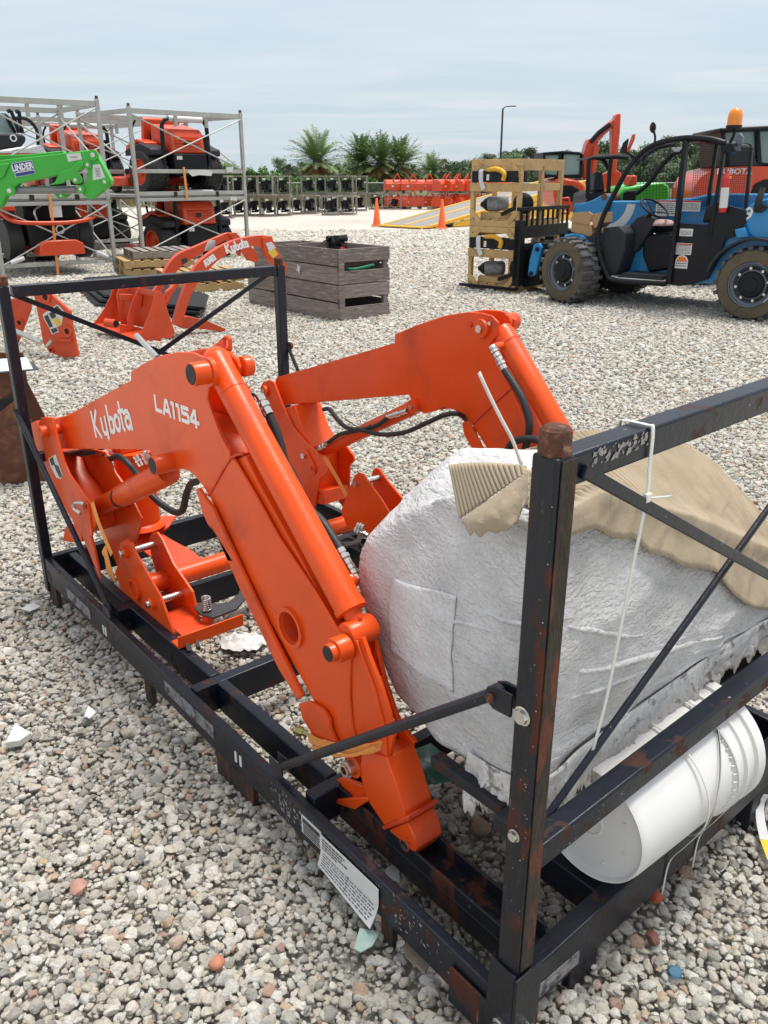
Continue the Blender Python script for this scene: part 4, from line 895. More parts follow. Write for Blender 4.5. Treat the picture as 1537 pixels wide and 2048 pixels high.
def tri_fn(a, b):
    top = GB.lerp(GA, a); low = (GC.lerp(GD, a/.6) if a < .6 else GD.lerp(GE, (a-.6)/.4)); p = top.lerp(low, b)
    p.z += .010*nz3(a*9, b*3, 5)*b; p.x -= .018*math.sin(PI*b)*math.sin(PI*min(1, a*1.2)); p += Vector((-.7, -.7, 0))*(.0016*nz3(a*30, b*18, 2)); return p
vs, fs = grid_mesh(tri_fn, 60, 24, False); fl = MB().add(vs, fs).build('turned_down_flap', M['kraft'], bd, smooth=180); q = fl.modifiers.new('thickness', 'SOLIDIFY'); q.thickness = .003
# document pocket on the left face: a thin clear-edged quilted rectangle following the surface
def pocket_fn(a, b):
    u = 12.95-a*.95+.0; v = .62-b*.34+.03*a; p = bundle_pt(u, v); return p+face_out(u)*(wrinkle(p, u, v)+.0035)
M['pocket'] = felt_mat('pocket_felt', (.62, .62, .635), .006)
vs, fs = grid_mesh(pocket_fn, 26, 26, False); pk = MB().add(vs, fs).build('pocket', M['pocket'], bd, smooth=180); q = pk.modifiers.new('thickness', 'SOLIDIFY'); q.thickness = .0025
# split seam at the corner showing the tan core
M['tan'] = mat('tan_foam', (.36, .29, .15), .9, var=.3, vscale=60)
sm1 = [bundle_pt(13.86+.02*math.sin(k*2), .62-k*.07)+face_out(13.9)*(.014+wrinkle(bundle_pt(13.9, .62-k*.07), 0, 0)) for k in range(8)]
MB().ribbon(sm1, (0, -1, 0), .014, .012).build('split_seam', M['tan'], bd)
# fold cords (welts) across the near face
def welt(u0, u1, v0, v1, r, nm='fold', wob=.02):
    pts = []
    for k in range(14):
        t = k/13; u = u0+(u1-u0)*t; v = v0+(v1-v0)*t+wob*nz3(u*1.5, v0*9, 3); p = bundle_pt(u, v); pts.append(p+face_out(u)*(wrinkle(p, u, v)-.001))
    return MB().pipe(pts, [r*.2, r*.7, r, r, r*.9, r*.5, r*.2], 8).build(nm, M['felt'], bd, smooth=180)
for a_ in ((.25, 3.6, .50, .47, .008), (.3, 2.6, .42, .40, .006), (1.3, 4.4, .26, .16, .007), (.15, 2.1, .66, .60, .006), (2.0, 4.4, .40, .25, .005), (13.2, 14.0, .60, .62, .006), (12.3, 13.9, .50, .57, .005)): welt(*a_)
# torn film hanging under the near edge
fr = []; ff = []
R_ = random.Random(11)
for k in range(3):
    def film_fn(a, b, k=k):
        u = -.9+a*5.2; p = bundle_pt(u % 14, .03); o = face_out(u % 14)
        drop = (.085+.030*k)*(.55+.6*abs(nz3(a*17+k*9, 0, 3))+.35*abs(nz3(a*70+k, 1, 3)))*(1 if a < .75 else .8)
        q = p+o*(.004+.005*k+.020*b*(.4+nz3(a*26, b*2+k, 8))); q.z -= drop*b-.012*k; return q
    vs, fs = grid_mesh(film_fn, 260, 7, False); fo = MB().add(vs, fs).build('torn_film', M['film'], bd, smooth=60)
    q = fo.modifiers.new('thickness', 'SOLIDIFY'); q.thickness = .0012
# steel cradle that carries the bundle
mb = MB(); rb2 = lambda lo, hi: MB().bb(lo, hi).build('cradle_beam', M['rusty'], cr_, bevel=.004)
rb2((.095, .085, .425), (1.17, .130, .462)); rb2((.120, .131, .436), (.152, .335, .462)); rb2((1.13, .131, .428), (1.165, .36, .460))
rb2((.090, .045, .42), (.130, .0845, .458))
# ---- white pail lying on its side
pl = thing('pail', 'white plastic pail lying on its side behind the near lower beam of the crate', 'pail', CF)
PA, PB = Vector((.335, .080, .340)), Vector((.785, .085, .340)); pdv = (PB-PA).normalized(); Lp = (PB-PA).length
M['pail'] = mat('pail_plastic', (.70, .70, .69), .42, var=.05, vscale=4, spec=.35, col2=(.55, .53, .48), f2=(.62, .8), s2=5)
prof = [(.004, .010), (.030, .010), (.031, .006), (.034, .006), (.035, .010), (.128, .011), (.131, .002), (.134, 0), (.1365, .004), (.1385, .02), (.147, Lp*.74)]
for h0, r_ in ((.755, .155), (.775, .155), (.785, .149), (.83, .150), (.835, .157), (.855, .157), (.86, .150), (.93, .151), (.935, .159), (1.0, .160), (1.005, .154), (1.01, .05), (1.01, .002)): prof.append((r_, Lp*h0))
MB().lathe(PA, pdv, prof, 64, cap=False).build('shell', M['pail'], pl, smooth=30)
mb = MB(); uu = pdv.orthogonal().normalized(); ww = pdv.cross(uu)
for k in range(48):
    a_ = 2*PI*k/48; rd = uu*math.cos(a_)+ww*math.sin(a_); mb.beam(PA+pdv*Lp*.725+rd*.149, PA+pdv*Lp*.752+rd*.152, .0014, .006, rd)
mb.build('rim_ribs', M['pail'], pl, kind='stuff')
for k in range(8):
    a_ = 2*PI*k/8+.3; rd = uu*math.cos(a_)+ww*math.sin(a_); MB().lathe(PA+rd*.095+pdv*.010, -pdv, [(.004, 0), (.0035, .003)], 8).build('nub', M['pail'], pl)
hp_ = [PA+pdv*Lp*.80+(uu*math.cos(t)+ww*math.sin(t))*(.153+.001) -pdv*.13*math.sin(max(0, min(1, (t-1.2)/3.0))*PI) for t in np.linspace(1.2, 4.2, 22)]
MB().pipe(hp_, .0022, 6, 2).build('handle', M['zinc'], pl)

# ties
M['tie'] = mat('clear_nylon', (.66, .66, .63), .35, var=.05, vscale=30)
def tie(label, parts, head=None, tail=None):
    t = thing('cable_tie', label, 'cable tie', CF)
    for pts, wdir, wd in parts: MB().ribbon(pts, wdir, wd, .0016, 4).build('band', M['tie'], t, smooth=180)
    if head: MB().box(head, (.014, .010, .016)).build('head', M['tie'], t, bevel=.002)
    if tail: MB().ribbon(tail, (0, 0, 1), .004, .0012, 2).build('tail', M['tie'], t, smooth=180)
    return t
tie('long white cable tie looped over the near top beam and hanging down to the pail', [([(.236, .036, 1.205), (.236, .036, 1.234), (.238, .030, 1.239), (.240, -.012, 1.240), (.242, -.0205, 1.234), (.244, -.0215, 1.17), (.243, -.024, 1.12), (.230, -.022, 1.0), (.212, -.022, .86), (.200, -.02, .75), (.184, -.016, .655)], (1, 0, 0), .0085)], (.243, -.024, 1.122), [(.243, -.028, 1.122), (.27, -.030, 1.117), (.303, -.032, 1.112)])
tie('white cable tie end sticking up from the tan flap beside the post', [([(.235, .35, 1.262), (.262, .35, 1.22), (.30, .35, 1.165), (.34, .35, 1.11), (.372, .35, 1.05)], (1, 0, .4), .0075)])
def around(frac, extra, label):
    c = PA+pdv*Lp*frac; pts = []
    for k in range(10):
        a_ = math.radians(60+k*13); pts.append(c+Vector((.0, -math.sin(a_-PI/3)*(.151+.004)*1.0, math.cos(a_-PI/3)*(.151+.004)))+Vector((.03*k/14, 0, 0)))
    pts.append(Vector((pts[-1].x-.004, -.030, .215))); pts.append(Vector((pts[-1].x-.006, -.0065, .16))); pts.append(Vector((pts[-1].x-.008, -.0060, .07)))
    return tie(label, [(pts, (1, 0, 0), .006)])
around(.45, 0, 'clear cable tie round the middle of the white pail'); around(.73, 0, 'clear cable tie round the rim end of the white pail')
# green plastic sheet under the nose
gs = MB(); M['green_film'] = mat('green_plastic', (.035, .16, .11), .25, var=.3, vscale=8, bump=.003, bscale=14, coat=.3)
g_ = [CF.onz(px('z', p)[0], .215) for p in ((812,1506),(862,1492),(942,1550),(905,1560),(842,1576))]
vs = [(p.x, p.y, .215+.010*math.sin(i*2)) for i, p in enumerate(g_)]; gs.add(vs+[(a, b, c-.003) for a, b, c in vs], [(0,1,2,3,4), (9,8,7,6,5)]+[(i, (i+1) % 5, (i+1) % 5+5, i+5) for i in range(5)])
go_ = tag(gs.build('plastic_sheet', M['green_film'], smooth=180), 'translucent green plastic sheet lying on the gravel behind the loader nose', 'plastic sheet'); go_.location = CF.o; go_.rotation_euler.z = CF.ang
# ---- litter and odd stones in the gravel
def scrap(name, label, cat, pts, col, z=.030, th=.004, rough=.6):
    P_ = [ground(p, z) for p in pts]; c = sum(P_, Vector())/len(P_)
    m_ = mat(name+'_surface', col, rough, var=.15, vscale=40, bump=.001, bscale=80)
    vs = [(p.x-c.x, p.y-c.y, .006*math.sin(i*2.1)) for i, p in enumerate(P_)]; n = len(vs)
    o = MB().add(vs+[(a, b, h-th) for a, b, h in vs], [tuple(range(n)), tuple(range(2*n-1, n-1, -1))]+[(i, (i+1) % n, (i+1) % n+n, i+n) for i in range(n)]).build(name, m_, bevel=.0005, smooth=20)
    o.location = (c.x, c.y, z+.012); tag(o, label, cat); return o
fc = ground((487, 1286), .03)
def crumple(a, b):
    th_ = a*2*PI; r = b*.075*(1+.25*nz3(math.cos(th_)*2, math.sin(th_)*2, 3)); return Vector((r*math.cos(th_)*1.15, r*math.sin(th_)*.8, .022*(1-b)+.030*abs(nz3(r*40*math.cos(th_), r*40*math.sin(th_), 1))))
vs, fs = grid_mesh(crumple, 40, 12, True); fo = MB().add(vs, fs).build('foam_scrap', M['paper'], smooth=40); fo.location = fc; tag(fo, 'crumpled white foam scrap on the gravel below the spring', 'scrap')
scrap('paper_scrap', 'small bright white torn scrap left of the crate rail', 'scrap', [(170,1437),(178,1420),(193,1428),(180,1443)], (.8, .8, .8))
scrap('flat_stone', 'large pale flat stone near the left edge of the yard', 'stone', [(12,1492),(32,1455),(62,1470),(40,1488)], (.55, .55, .53), th=.02)
scrap('paper_scrap', 'light angular scrap on gravel left of the rear crate corner', 'scrap', [(42,1222),(68,1213),(82,1216),(60,1228)], (.62, .61, .58))
scrap('glass_shard', 'pale green shard lying on the gravel below the delivery sheet', 'scrap', [(708,1905),(720,1868),(762,1868),(745,1900),(722,1916)], (.36, .50, .46), rough=.25)
scrap('rust_plate', 'rust brown flat scrap half under the near crate rail', 'scrap', [(806,1900),(828,1890),(860,1935),(850,1955),(812,1925)], (.28, .23, .18))
scrap('tile_scrap', 'white tile fragment between crate rail and inner channel', 'scrap', [(775,1742),(798,1735),(800,1765),(770,1757)], (.62, .62, .60), th=.01)
def odd_stone(label, p, r, col, cat='stone', nm='coloured_stone'):
    c = ground(p, .03); bm = bmesh.new(); bmesh.ops.create_icosphere(bm, subdivisions=2, radius=r)
    R = random.Random(int(p[0])); cuts = [(Vector((R.gauss(0, 1), R.gauss(0, 1), R.gauss(0, 1))).normalized(), r*R.uniform(.6, .85)) for _ in range(6)]
    for v in bm.verts:
        for n_, d in cuts:
            e = v.co.dot(n_)-d
            if e > 0: v.co -= n_*e
        v.co.z *= .7
    me = bpy.data.meshes.new(nm); bm.to_mesh(me); bm.free(); me.materials.append(mat(nm+'_m', col, .7, var=.2, vscale=50, bump=.001, bscale=90))
    me.polygons.foreach_set('use_smooth', [True]*len(me.polygons)); me.set_sharp_from_angle(angle=.6)
    o = bpy.data.objects.new(nm, me); COL.objects.link(o); o.location = c; tag(o, label, cat)
odd_stone('blue glass-like stone in the gravel at lower right', (1350, 1945), .016, (.035, .12, .20))
odd_stone('bright orange-red stone beside the near end rail', (1313, 1795), .018, (.42, .09, .04))
odd_stone('dark red-brown stone in the gravel below the near end rail', (1307, 1877), .020, (.17, .07, .05))
odd_stone('terracotta stone in the gravel at the lower left', (433, 1925), .019, (.42, .17, .10))
odd_stone('salmon pink stone in the gravel near the bottom left', (157, 1775), .024, (.38, .22, .17))
odd_stone('pinkish stone on the gravel right of the crate corner', (1243, 1697), .026, (.38, .23, .19))
odd_stone('brown stone framed by the near crate bars', (962, 1655), .028, (.26, .19, .14))
# ---- rusty bucket at the left edge, clipboard on it
M['rust_steel'] = mat('rusty_bucket_steel', (.115, .042, .024), .72, var=.35, vscale=7, bump=.0015, bscale=60, col2=(.20, .085, .04), f2=(.5, .62), s2=9, col3=(.05, .025, .018), f3=(.6, .7), s3=5)
rbk = thing('rusty_bucket', 'rust brown steel loader bucket standing at the left edge of the yard', 'loader bucket', Frame(ground((80, 995)), 1.05))
BF = Frame(ground((80, 995)), 1.05)
BF = Frame(ground((112, 965)), .25)
rbk.location = BF.o; rbk.rotation_euler.z = BF.ang
side = BF.polyy('z', [(-330,1050),(-160,1015),(0,990),(112,965),(90,905),(62,840),(30,800),(-20,838),(-330,930)], 0)
MB().prism(side, 1, 0, .012).build('side_plate', M['rust_steel'], rbk, bevel=.003)
MB().prism(BF.polyy('z', [(-330,860),(0,800),(38,752),(40,700),(-330,690)], .02), 1, .02, .6).build('back_shell', M['rust_steel'], rbk, bevel=.004) if False else None
top = BF.polyy('z', [(-330,745),(30,738),(44,750),(38,775),(-20,810),(-330,900)], 0)
MB().prism(top, 1, -.004, .010).build('cutting_edge', M['rust_steel'], rbk, bevel=.003)
a0 = BF.ony((0, 800), 0); 
mb = MB(); prof2 = BF.polyy('z', [(-330,1040),(100,960),(75,890),(30,805),(20,740),(-330,745)], .03)
mb.prism(prof2, 1, .52, .54); mb.build('back_plate', M['rust_steel'], rbk)
mb = MB().prism(BF.polyy('z', [(-330,930),(-20,842),(30,805),(35,790),(-330,890)], .014), 1, .014, .04); mb.build('inner_lip', M['cap'], rbk)
tz = BF.ony((30, 738), 0).z
cb = thing('clipboard', 'dark clipboard with white papers lying on the rusty bucket at the left edge', 'clipboard', BF)
mb = MB().prism([(p.x, p.y) for p in (BF.onz(px('z', q)[0], tz) for q in ((-60,752),(78,740),(66,724),(-60,728)))], 2, tz, tz+.004); mb.build('board', M['grey_metal'], cb)
mb = MB().prism([(p.x, p.y) for p in (BF.onz(px('z', q)[0], tz+.005) for q in ((-60,748),(66,738),(54,715),(-60,722)))], 2, tz+.0045, tz+.007); mb.build('papers', M['paper'], cb)
# yellow-and-black machine corner and pale panel at the right edge
rmn = ground((1537, 1640))

# bare-metal scuffs and paint flakes on the crate: thin real flakes
M['scuff'] = mat('bare_scuffed_steel', (.27, .26, .25), .6, var=.4, vscale=60)
M['chip'] = mat('pale_paint_chip', (.55, .54, .52), .6)
def flakes(pt, nrm, n, size, seed, m, name='paint_scuffs'):
    R = random.Random(seed); mb = MB(); nrm = Vector(nrm); u = nrm.orthogonal().normalized(); w_ = nrm.cross(u)
    for k in range(n):
        c = Vector(pt(R)); r = size*R.uniform(.3, 1.2); m_ = R.randint(5, 8); a0 = R.uniform(0, 6); st_ = R.uniform(.35, 1.0)
        P_ = [c+nrm*(.0004+.00002*(k % 17))+u*r*math.cos(a0+2*PI*i/m_)*R.uniform(.4, 1.1)+w_*r*st_*math.sin(a0+2*PI*i/m_)*R.uniform(.4, 1.1) for i in range(m_)]
        mb.add(P_, [tuple(range(m_))])
    return mb.build(name, m, cr_, smooth=0, kind='stuff')
flakes(lambda R: (-.0022, -.030+.012*R.random()**2, R.uniform(.3, 1.22)), (-1, 0, 0), 40, .0016, 1, M['chip'])
flakes(lambda R: (-.0022, R.uniform(-.028, .012), .40+.5*R.random()), (-1, 0, 0), 20, .0013, 2, M['chip'])
flakes(lambda R: (.0+.0001-.0002, .70+R.gauss(0, .05), .13+R.gauss(0, .022)), (-1, 0, 0), 90, .006, 3, M['scuff'])
flakes(lambda R: (.0-.0001, .25+R.gauss(0, .06), .125+R.gauss(0, .02)), (-1, 0, 0), 50, .005, 4, M['scuff'])
bt = lambda x: CHT-.040+(x-.0615)/(CW-.1225)*.022
flakes(lambda R: (lambda x: (x, .004-.0222, bt(x)+R.uniform(-.004, .022)))(R.uniform(.09, .235)), (0, -1, 0), 70, .0065, 5, M['scuff'])
flakes(lambda R: (lambda x: (x, .004-.0222, .482+(x-.0615)/(CW-.1225)*.043+R.uniform(-.022, .022)))(R.uniform(.10, 1.0)), (0, -1, 0), 90, .0016, 6, M['chip'])
flakes(lambda R: (-.0002, R.uniform(.1, 2.3), .165+R.uniform(-.004, .004)), (-1, 0, 0), 120, .0018, 7, M['chip'])
flakes(lambda R: (R.uniform(.11, .17), R.uniform(.05, .62), .1582), (0, 0, 1), 60, .006, 8, M['rust'], 'rust_spots')
# ================================================================== BACKGROUND MACHINES
M['blue'] = mat('blue_paint', (.014, .225, .50), .38, var=.08, vscale=4, coat=.2)
M['green'] = mat('green_paint', (.035, .40, .030), .36, var=.06, vscale=5, coat=.2)
M['steelblack'] = mat('machine_black', (.007, .008, .011), .45, var=.25, vscale=8, spec=.28)
M['darkgrey'] = mat('dark_grey_plastic', (.026, .028, .034), .6, var=.15, spec=.3)
M['tyre'] = mat('dusty_tyre', (.075, .076, .08), .85, var=.25, vscale=10, col2=(.13, .12, .10), f2=(.5, .7), s2=7, bump=.004, bscale=40)
M['tyre_face'] = mat('muddy_tyre_side', (.105, .088, .052), .9, var=.25, vscale=6, col2=(.05, .048, .045), f2=(.55, .7), s2=5)
M['rim'] = mat('grey_rim', (.13, .15, .18), .5, .2, var=.15)
M['glass'] = mat('tinted_glass', (.20, .30, .28), .08, coat=.3, spec=.8)
M['amber'] = mat('amber_lens', (.80, .24, .01), .25, coat=.5)
M['red'] = mat('red_enamel', (.55, .02, .02), .35)
M['pine'] = mat('new_pine', (.52, .345, .15), .7, var=.22, vscale=6, stretch=(1, 1, 1), obvar=.12, bump=.001, bscale=60)
M['oldwood'] = mat('weathered_wood', (.20, .165, .145), .9, var=.35, vscale=5, stretch=(1, 1, 9), obvar=.2, col2=(.32, .29, .27), f2=(.5, .66), s2=6, bump=.003, bscale=25, col3=(.06, .04, .035), f3=(.62, .7), s3=4)
M['pallet'] = mat('pallet_wood', (.40, .27, .12), .85, var=.25, vscale=5, obvar=.15)
M['greypallet'] = mat('grey_pallet_wood', (.26, .23, .20), .9, var=.3, vscale=5, obvar=.2)
M['galv'] = mat('galvanised_steel', (.42, .43, .40), .55, .25, var=.15, vscale=4, col2=(.24, .13, .07), f2=(.63, .72), s2=3)
M['yellowpaint'] = mat('yellow_paint', (.70, .38, .02), .5, var=.1)
M['foam'] = mat('white_foam', (.62, .62, .64), .6, var=.06, bump=.004, bscale=20)
M['card'] = mat('cardboard', (.42, .27, .14), .85, var=.08)
M['cone'] = mat('cone_orange', (.85, .13, .02), .55)
M['mowerorange'] = mat('mower_orange', (.62, .06, .012), .38, var=.08, coat=.2)
M['asph'] = mat('ramp_deck', (.26, .25, .23), .9, var=.2, vscale=3, stretch=(1, 6, 1))
def V(fr, code, x, y, Y): q = fr.ony(px(code, (x, y))[0], Y); return Vector((q.x, Y, q.z))
def slab(fr, root, name, m, code, pts, y0, y1, bev=.004, ys=None, holes=(), **k):
    ys = y0 if ys is None else ys
    return MB().prism(fr.polyy(code, pts, ys), 1, y0, y1, [fr.polyy(code, h, ys) for h in holes]).build(name, m, root, bevel=bev, **k)
def bar_y(fr, root, name, m, code, pts, Y, r, seg=8, sub=1):
    return MB().pipe([V(fr, code, x, y, Y) for x, y in pts], r, seg, sub).build(name, m, root)
def font_text(body, parent, m, loc, size, rotx=PI/2, name='lettering', sx=1, bold=.0, align='CENTER', rotz=0):
    cu = bpy.data.curves.new('t', 'FONT'); cu.body = body; cu.size = size; cu.align_x = align; cu.align_y = 'CENTER'; cu.offset = bold; cu.resolution_u = 2
    tmp = bpy.data.objects.new('t', cu); me = bpy.data.meshes.new_from_object(tmp); bpy.data.objects.remove(tmp); me.name = name
    me.materials.clear(); me.materials.append(m)
    o = bpy.data.objects.new(name, me); COL.objects.link(o); o.parent = parent; o.location = loc; o.rotation_euler = (rotx, 0, rotz); o.scale = (sx, 1, 1); return o
def lines_print(fr_root, x0, x1, z0, z1, y, n, seed, m=None, name='print'):
    R = random.Random(seed); mb = MB()
    for i in range(n):
        z = z1-(z1-z0)*(i+.5)/n; x = x0
        while x < x1: wd_ = R.uniform(.06, .22)*(x1-x0); e = min(x+wd_, x1); mb.add([(x, y, z-.2*(z1-z0)/n), (e, y, z-.2*(z1-z0)/n), (e, y, z+.2*(z1-z0)/n), (x, y, z+.2*(z1-z0)/n)], [(0, 1, 2, 3)]); x = e+.04*(x1-x0)
    return mb.build(name, m or M['ink'], fr_root, smooth=0)
# ------------------------------------------------------------------ telehandler
TF = Frame.between((1130, 607), (1500, 645)); TL = TF.len
th = thing('telehandler', 'blue compact telehandler with open black cab standing on the gravel, forks under wooden crates', 'telehandler', TF)
def wheel(root, name, c, r, wd, steer=0, lugs=22, rimm=None, facem=None, side=-1):
    """c: centre of the outer face; side -1: face looks to -Y"""
    e = bpy.data.objects.new(name, None); COL.objects.link(e); e.parent = root; e.location = c; e.rotation_euler.z = steer
    s = -side
    MB().lathe((0, 0, 0), (0, s, 0), [(r*.60, .03), (r*.66, .0), (r*.90, .012), (r*.955, .05), (r*.955, wd-.05), (r*.90, wd-.01), (r*.6, wd)], 48, cap=False).build('tyre', M['tyre'], e, smooth=40)
    MB().lathe((0, 0, 0), (0, s, 0), [(r*.62, -.002), (r*.66, -.004), (r*.90, .008), (r*.905, .014)], 48, cap=False).build('sidewall', facem or M['tyre_face'], e, smooth=60)
    mb = MB()
    for k in range(lugs):
        for half in (0, 1):
            a = 2*PI*(k+.5*half)/lugs; R = Matrix.Rotation(a, 3, 'Y'); R2 = Matrix.Rotation((.35 if half else -.35), 3, 'X') if 0 else Matrix.Rotation(0, 3, 'X')
            yc = s*(wd*.25+wd*.5*half); mb.box(R@Vector((r*.965, yc, 0)), (r*.10, wd*.52, r*.115), R)
    mb.build('tread_lug', M['tyre'], e, bevel=.006, kind='stuff')
    MB().lathe((0, 0, 0), (0, s, 0), [(r*.60, -.001), (r*.575, .002), (r*.56, .03), (r*.50, .05), (r*.47, .10), (r*.42, .12), (r*.40, .06), (r*.36, .05), (r*.19, .05), (.01, .05)], 36, cap=False).build('rim', rimm or M['rim'], e, smooth=35)
    h = MB().lathe((0, s*.028, 0), (0, -s, 0), [(r*.36, -.03), (r*.36, 0), (r*.30, .03), (r*.22, .035), (r*.20, .05), (.01, .055)], 24).build('hub', M['steelblack'], e, smooth=35)
    for k in range(8):
        a = 2*PI*k/8+.2; MB().lathe((r*.435*math.cos(a), s*.115, r*.435*math.sin(a)), (0, -s, 0), [(.018, 0), (.018, .06)], 6).build('bolt', M['zinc'], e)
    return e
cF = TF.ony(px('r', (255, 462))[0], -.06); cR = TF.ony(px('r', (1420, 560))[0], 0)
WR = .425
wheel(th, 'wheel', (cF.x, -.06, WR), WR, .34, steer=-.30); wheel(th, 'wheel', (cR.x, 0, WR), WR, .34)
wheel(th, 'wheel', (.12, 1.66, WR), WR, .30, side=1); wheel(th, 'wheel', (TL, 1.7, WR), WR, .30, side=1)
B_ = M['steelblack']; BL = M['blue']
# chassis and panels
slab(TF, th, 'chassis', BL, 'r', [(470,330),(560,470),(600,500),(900,500),(1170,510),(1235,510),(1290,400),(1400,330),(1560,300),(1700,330),(1700,150),(1400,120),(1240,180),(1000,300),(560,250)], .55, 1.5)
slab(TF, th, 'side_panel', B_, 'o', [(1100,640),(1240,650),(1288,600),(1290,540),(1430,580),(1425,640),(1390,700),(1330,720),(1290,830),(1245,912),(1180,935),(1110,946),(1040,935),(1060,800),(1080,700)], .10, .14)
slab(TF, th, 'side_panel', M['blue'], 'o', [(1180,935),(1245,912),(1330,720),(1400,700),(1460,660),(1537,640),(1537,560),(1470,560),(1440,640),(1560,760),(1440,780),(1380,800),(1310,880),(1290,930)], .16, .5)
slab(TF, th, 'engine_cover', BL, 'o', [(1438,560),(1480,535),(1540,520),(1700,520),(1700,760),(1530,740),(1440,690),(1425,640)], .14, 1.2, .02)
slab(TF, th, 'floor', M['galv'], 'r', [(565,466),(600,478),(890,500),(895,508),(590,500),(560,480)], .12, 1.0)
slab(TF, th, 'floor_plate', M['darkgrey'], 'r', [(640,450),(880,470),(882,498),(600,478)], .16, .9)
slab(TF, th, 'dashboard', M['darkgrey'], 'o', [(738,665),(820,655),(850,690),(845,770),(810,880),(775,900),(745,860),(728,760)], .18, .85, .02)
slab(TF, th, 'steering_column', M['darkgrey'], 'o', [(900,615),(940,600),(985,620),(980,660),(900,780),(850,790),(845,720),(870,650)], .45, .65, .02)
slab(TF, th, 'seat', B_, 'o', [(930,700),(1010,690),(1090,700),(1090,860),(960,880),(930,800)], .5, .95, .03); slab(TF, th, 'seat_back', M['darkgrey'], 'o', [(1215,640),(1235,560),(1275,545),(1280,640)], .45, .95, .03)
slab(TF, th, 'console', B_, 'o', [(985,655),(1090,650),(1250,655),(1250,690),(1060,700),(985,690)], .9, 1.05)
def pipeP(pts, Y, r, m=B_, name='cab_frame', sub=5, code='o'): return bar_y(TF, th, name, m, code, pts, Y, r, 10, sub)
pipeP([(1045,935),(800,918),(755,880),(725,800),(715,700),(745,600),(800,490),(860,380),(930,300),(1000,258),(1090,236),(1170,229),(1260,236),(1330,255)], .10, .032)
pipeP([(900,500),(960,450),(1020,370),(1080,310),(1130,290)], .95, .030); pipeP([(905,350),(1000,280),(1090,262)], .95, .026)
MB().beam(V(TF, 'o', 1142, 245, .10), V(TF, 'o', 1065, 930, .10), .05, .10, (0, 1, 0)).build('door_post', B_, th, bevel=.006)
MB().beam(V(TF, 'o', 1330, 255, .12), V(TF, 'o', 1262, 700, .12), .04, .055, (0, 1, 0)).build('cab_frame', B_, th, bevel=.006); MB().beam(V(TF, 'o', 1290, 262, .95), V(TF, 'o', 1245, 560, .95), .04, .05, (0, 1, 0)).build('cab_frame', B_, th, bevel=.006)
MB().beam(V(TF, 'o', 1458, 275, .22), V(TF, 'o', 1425, 640, .22), .035, .05, (0, 1, 0)).build('cab_frame', B_, th, bevel=.006)
# roof: bars across, grille and light
mb = MB()
for t in range(7):
    a_ = V(TF, 'o', 935+t*26, 305-t*8, .12); b_ = V(TF, 'o', 915+t*30, 360-t*9, .95); mb.beam(a_, b_, .010, .014)
mb.build('roof_bar', B_, th); slab(TF, th, 'roof_plate', M['steelblack'], 'o', [(1120,238),(1180,230),(1265,238),(1325,256),(1325,268),(1200,246),(1120,252)], .12, .98)
MB().lathe(V(TF, 'o', 1098, 275, .5), (0, 0, -1), [(.055, 0), (.055, .02), (.03, .05)], 16).build('work_light', M['foam'], th)
def mesh_guard(code, quad, Y, nx, ny):
    q = [V(TF, code, x, y, Y) for x, y in quad]; mb = MB()
    for i in range(nx+1): t = i/nx; mb.beam(q[0].lerp(q[1], t), q[3].lerp(q[2], t), .0035, .0035)
    for j in range(ny+1): t = j/ny; mb.beam(q[0].lerp(q[3], t), q[1].lerp(q[2], t), .0035, .0035)
    return mb.build('mesh_guard', B_, th, kind='stuff')
mesh_guard('o', [(1190,258),(1285,262),(1262,560),(1165,560)], .98, 9, 26); mesh_guard('o', [(1318,300),(1450,300),(1420,560),(1280,560)], .97, 14, 26); mesh_guard('o', [(905,370),(1100,330),(1090,560),(905,560)], .99, 12, 16)
# steering wheel
sc = V(TF, 'o', 990, 570, .45); st_ = MB(); P_ = []
ax = Vector((.55, -.15, .82)).normalized(); u_ = ax.orthogonal().normalized(); w_ = ax.cross(u_)
MB().pipe([sc+(u_*math.cos(a)+w_*math.sin(a))*.19 for a in np.linspace(0, 2*PI, 25)], .014, 8, 1, False).build('steering_wheel', B_, th, smooth=60)
mb = MB()
for a in (0, 2.1, 4.2): mb.beam(sc-ax*.05, sc+(u_*math.cos(a)+w_*math.sin(a))*.18, .02, .01)
mb.tube(sc-ax*.05, V(TF, 'o', 930, 640, .5), .03); mb.build('steering_spokes', B_, th)
# boom along the far side
boom = slab(TF, th, 'boom', BL, 'o', [(598,548),(715,535),(905,535),(1150,522),(1260,500),(1700,500),(1700,640),(1100,660),(900,672),(760,655),(700,620),(590,600)], 1.05, 1.30, .02)
slab(TF, th, 'boom_head', BL, 'o', [(610,590),(600,560),(650,545),(690,530),(735,505),(770,505),(775,540),(760,600),(690,640),(640,640)], 1.0, 1.04, .01)
MB().lathe(V(TF, 'o', 745, 515, .995), (0, 1, 0), [(.045, 0), (.045, .4)], 16).build('boom_pin', M['rust_steel'], th)
ad = V(TF, 'o', 770, 550, 1.045); pts = []
mb = MB(); rin, rout = .30, .42; cA = V(TF, 'o', 760, 545, 1.045)
vs = []; 
for k in range(13):
    a = math.radians(-92+k*88/12); vs += [(cA.x+rin*math.cos(a), 1.046, cA.z+.02+rin*math.sin(a)), (cA.x+rout*math.cos(a), 1.046, cA.z+.02+rout*math.sin(a))]
mb.add(vs, [(2*k, 2*k+1, 2*k+3, 2*k+2) for k in range(12)]); arcd = mb.build('angle_decal', M['paper'], boom, smooth=0)
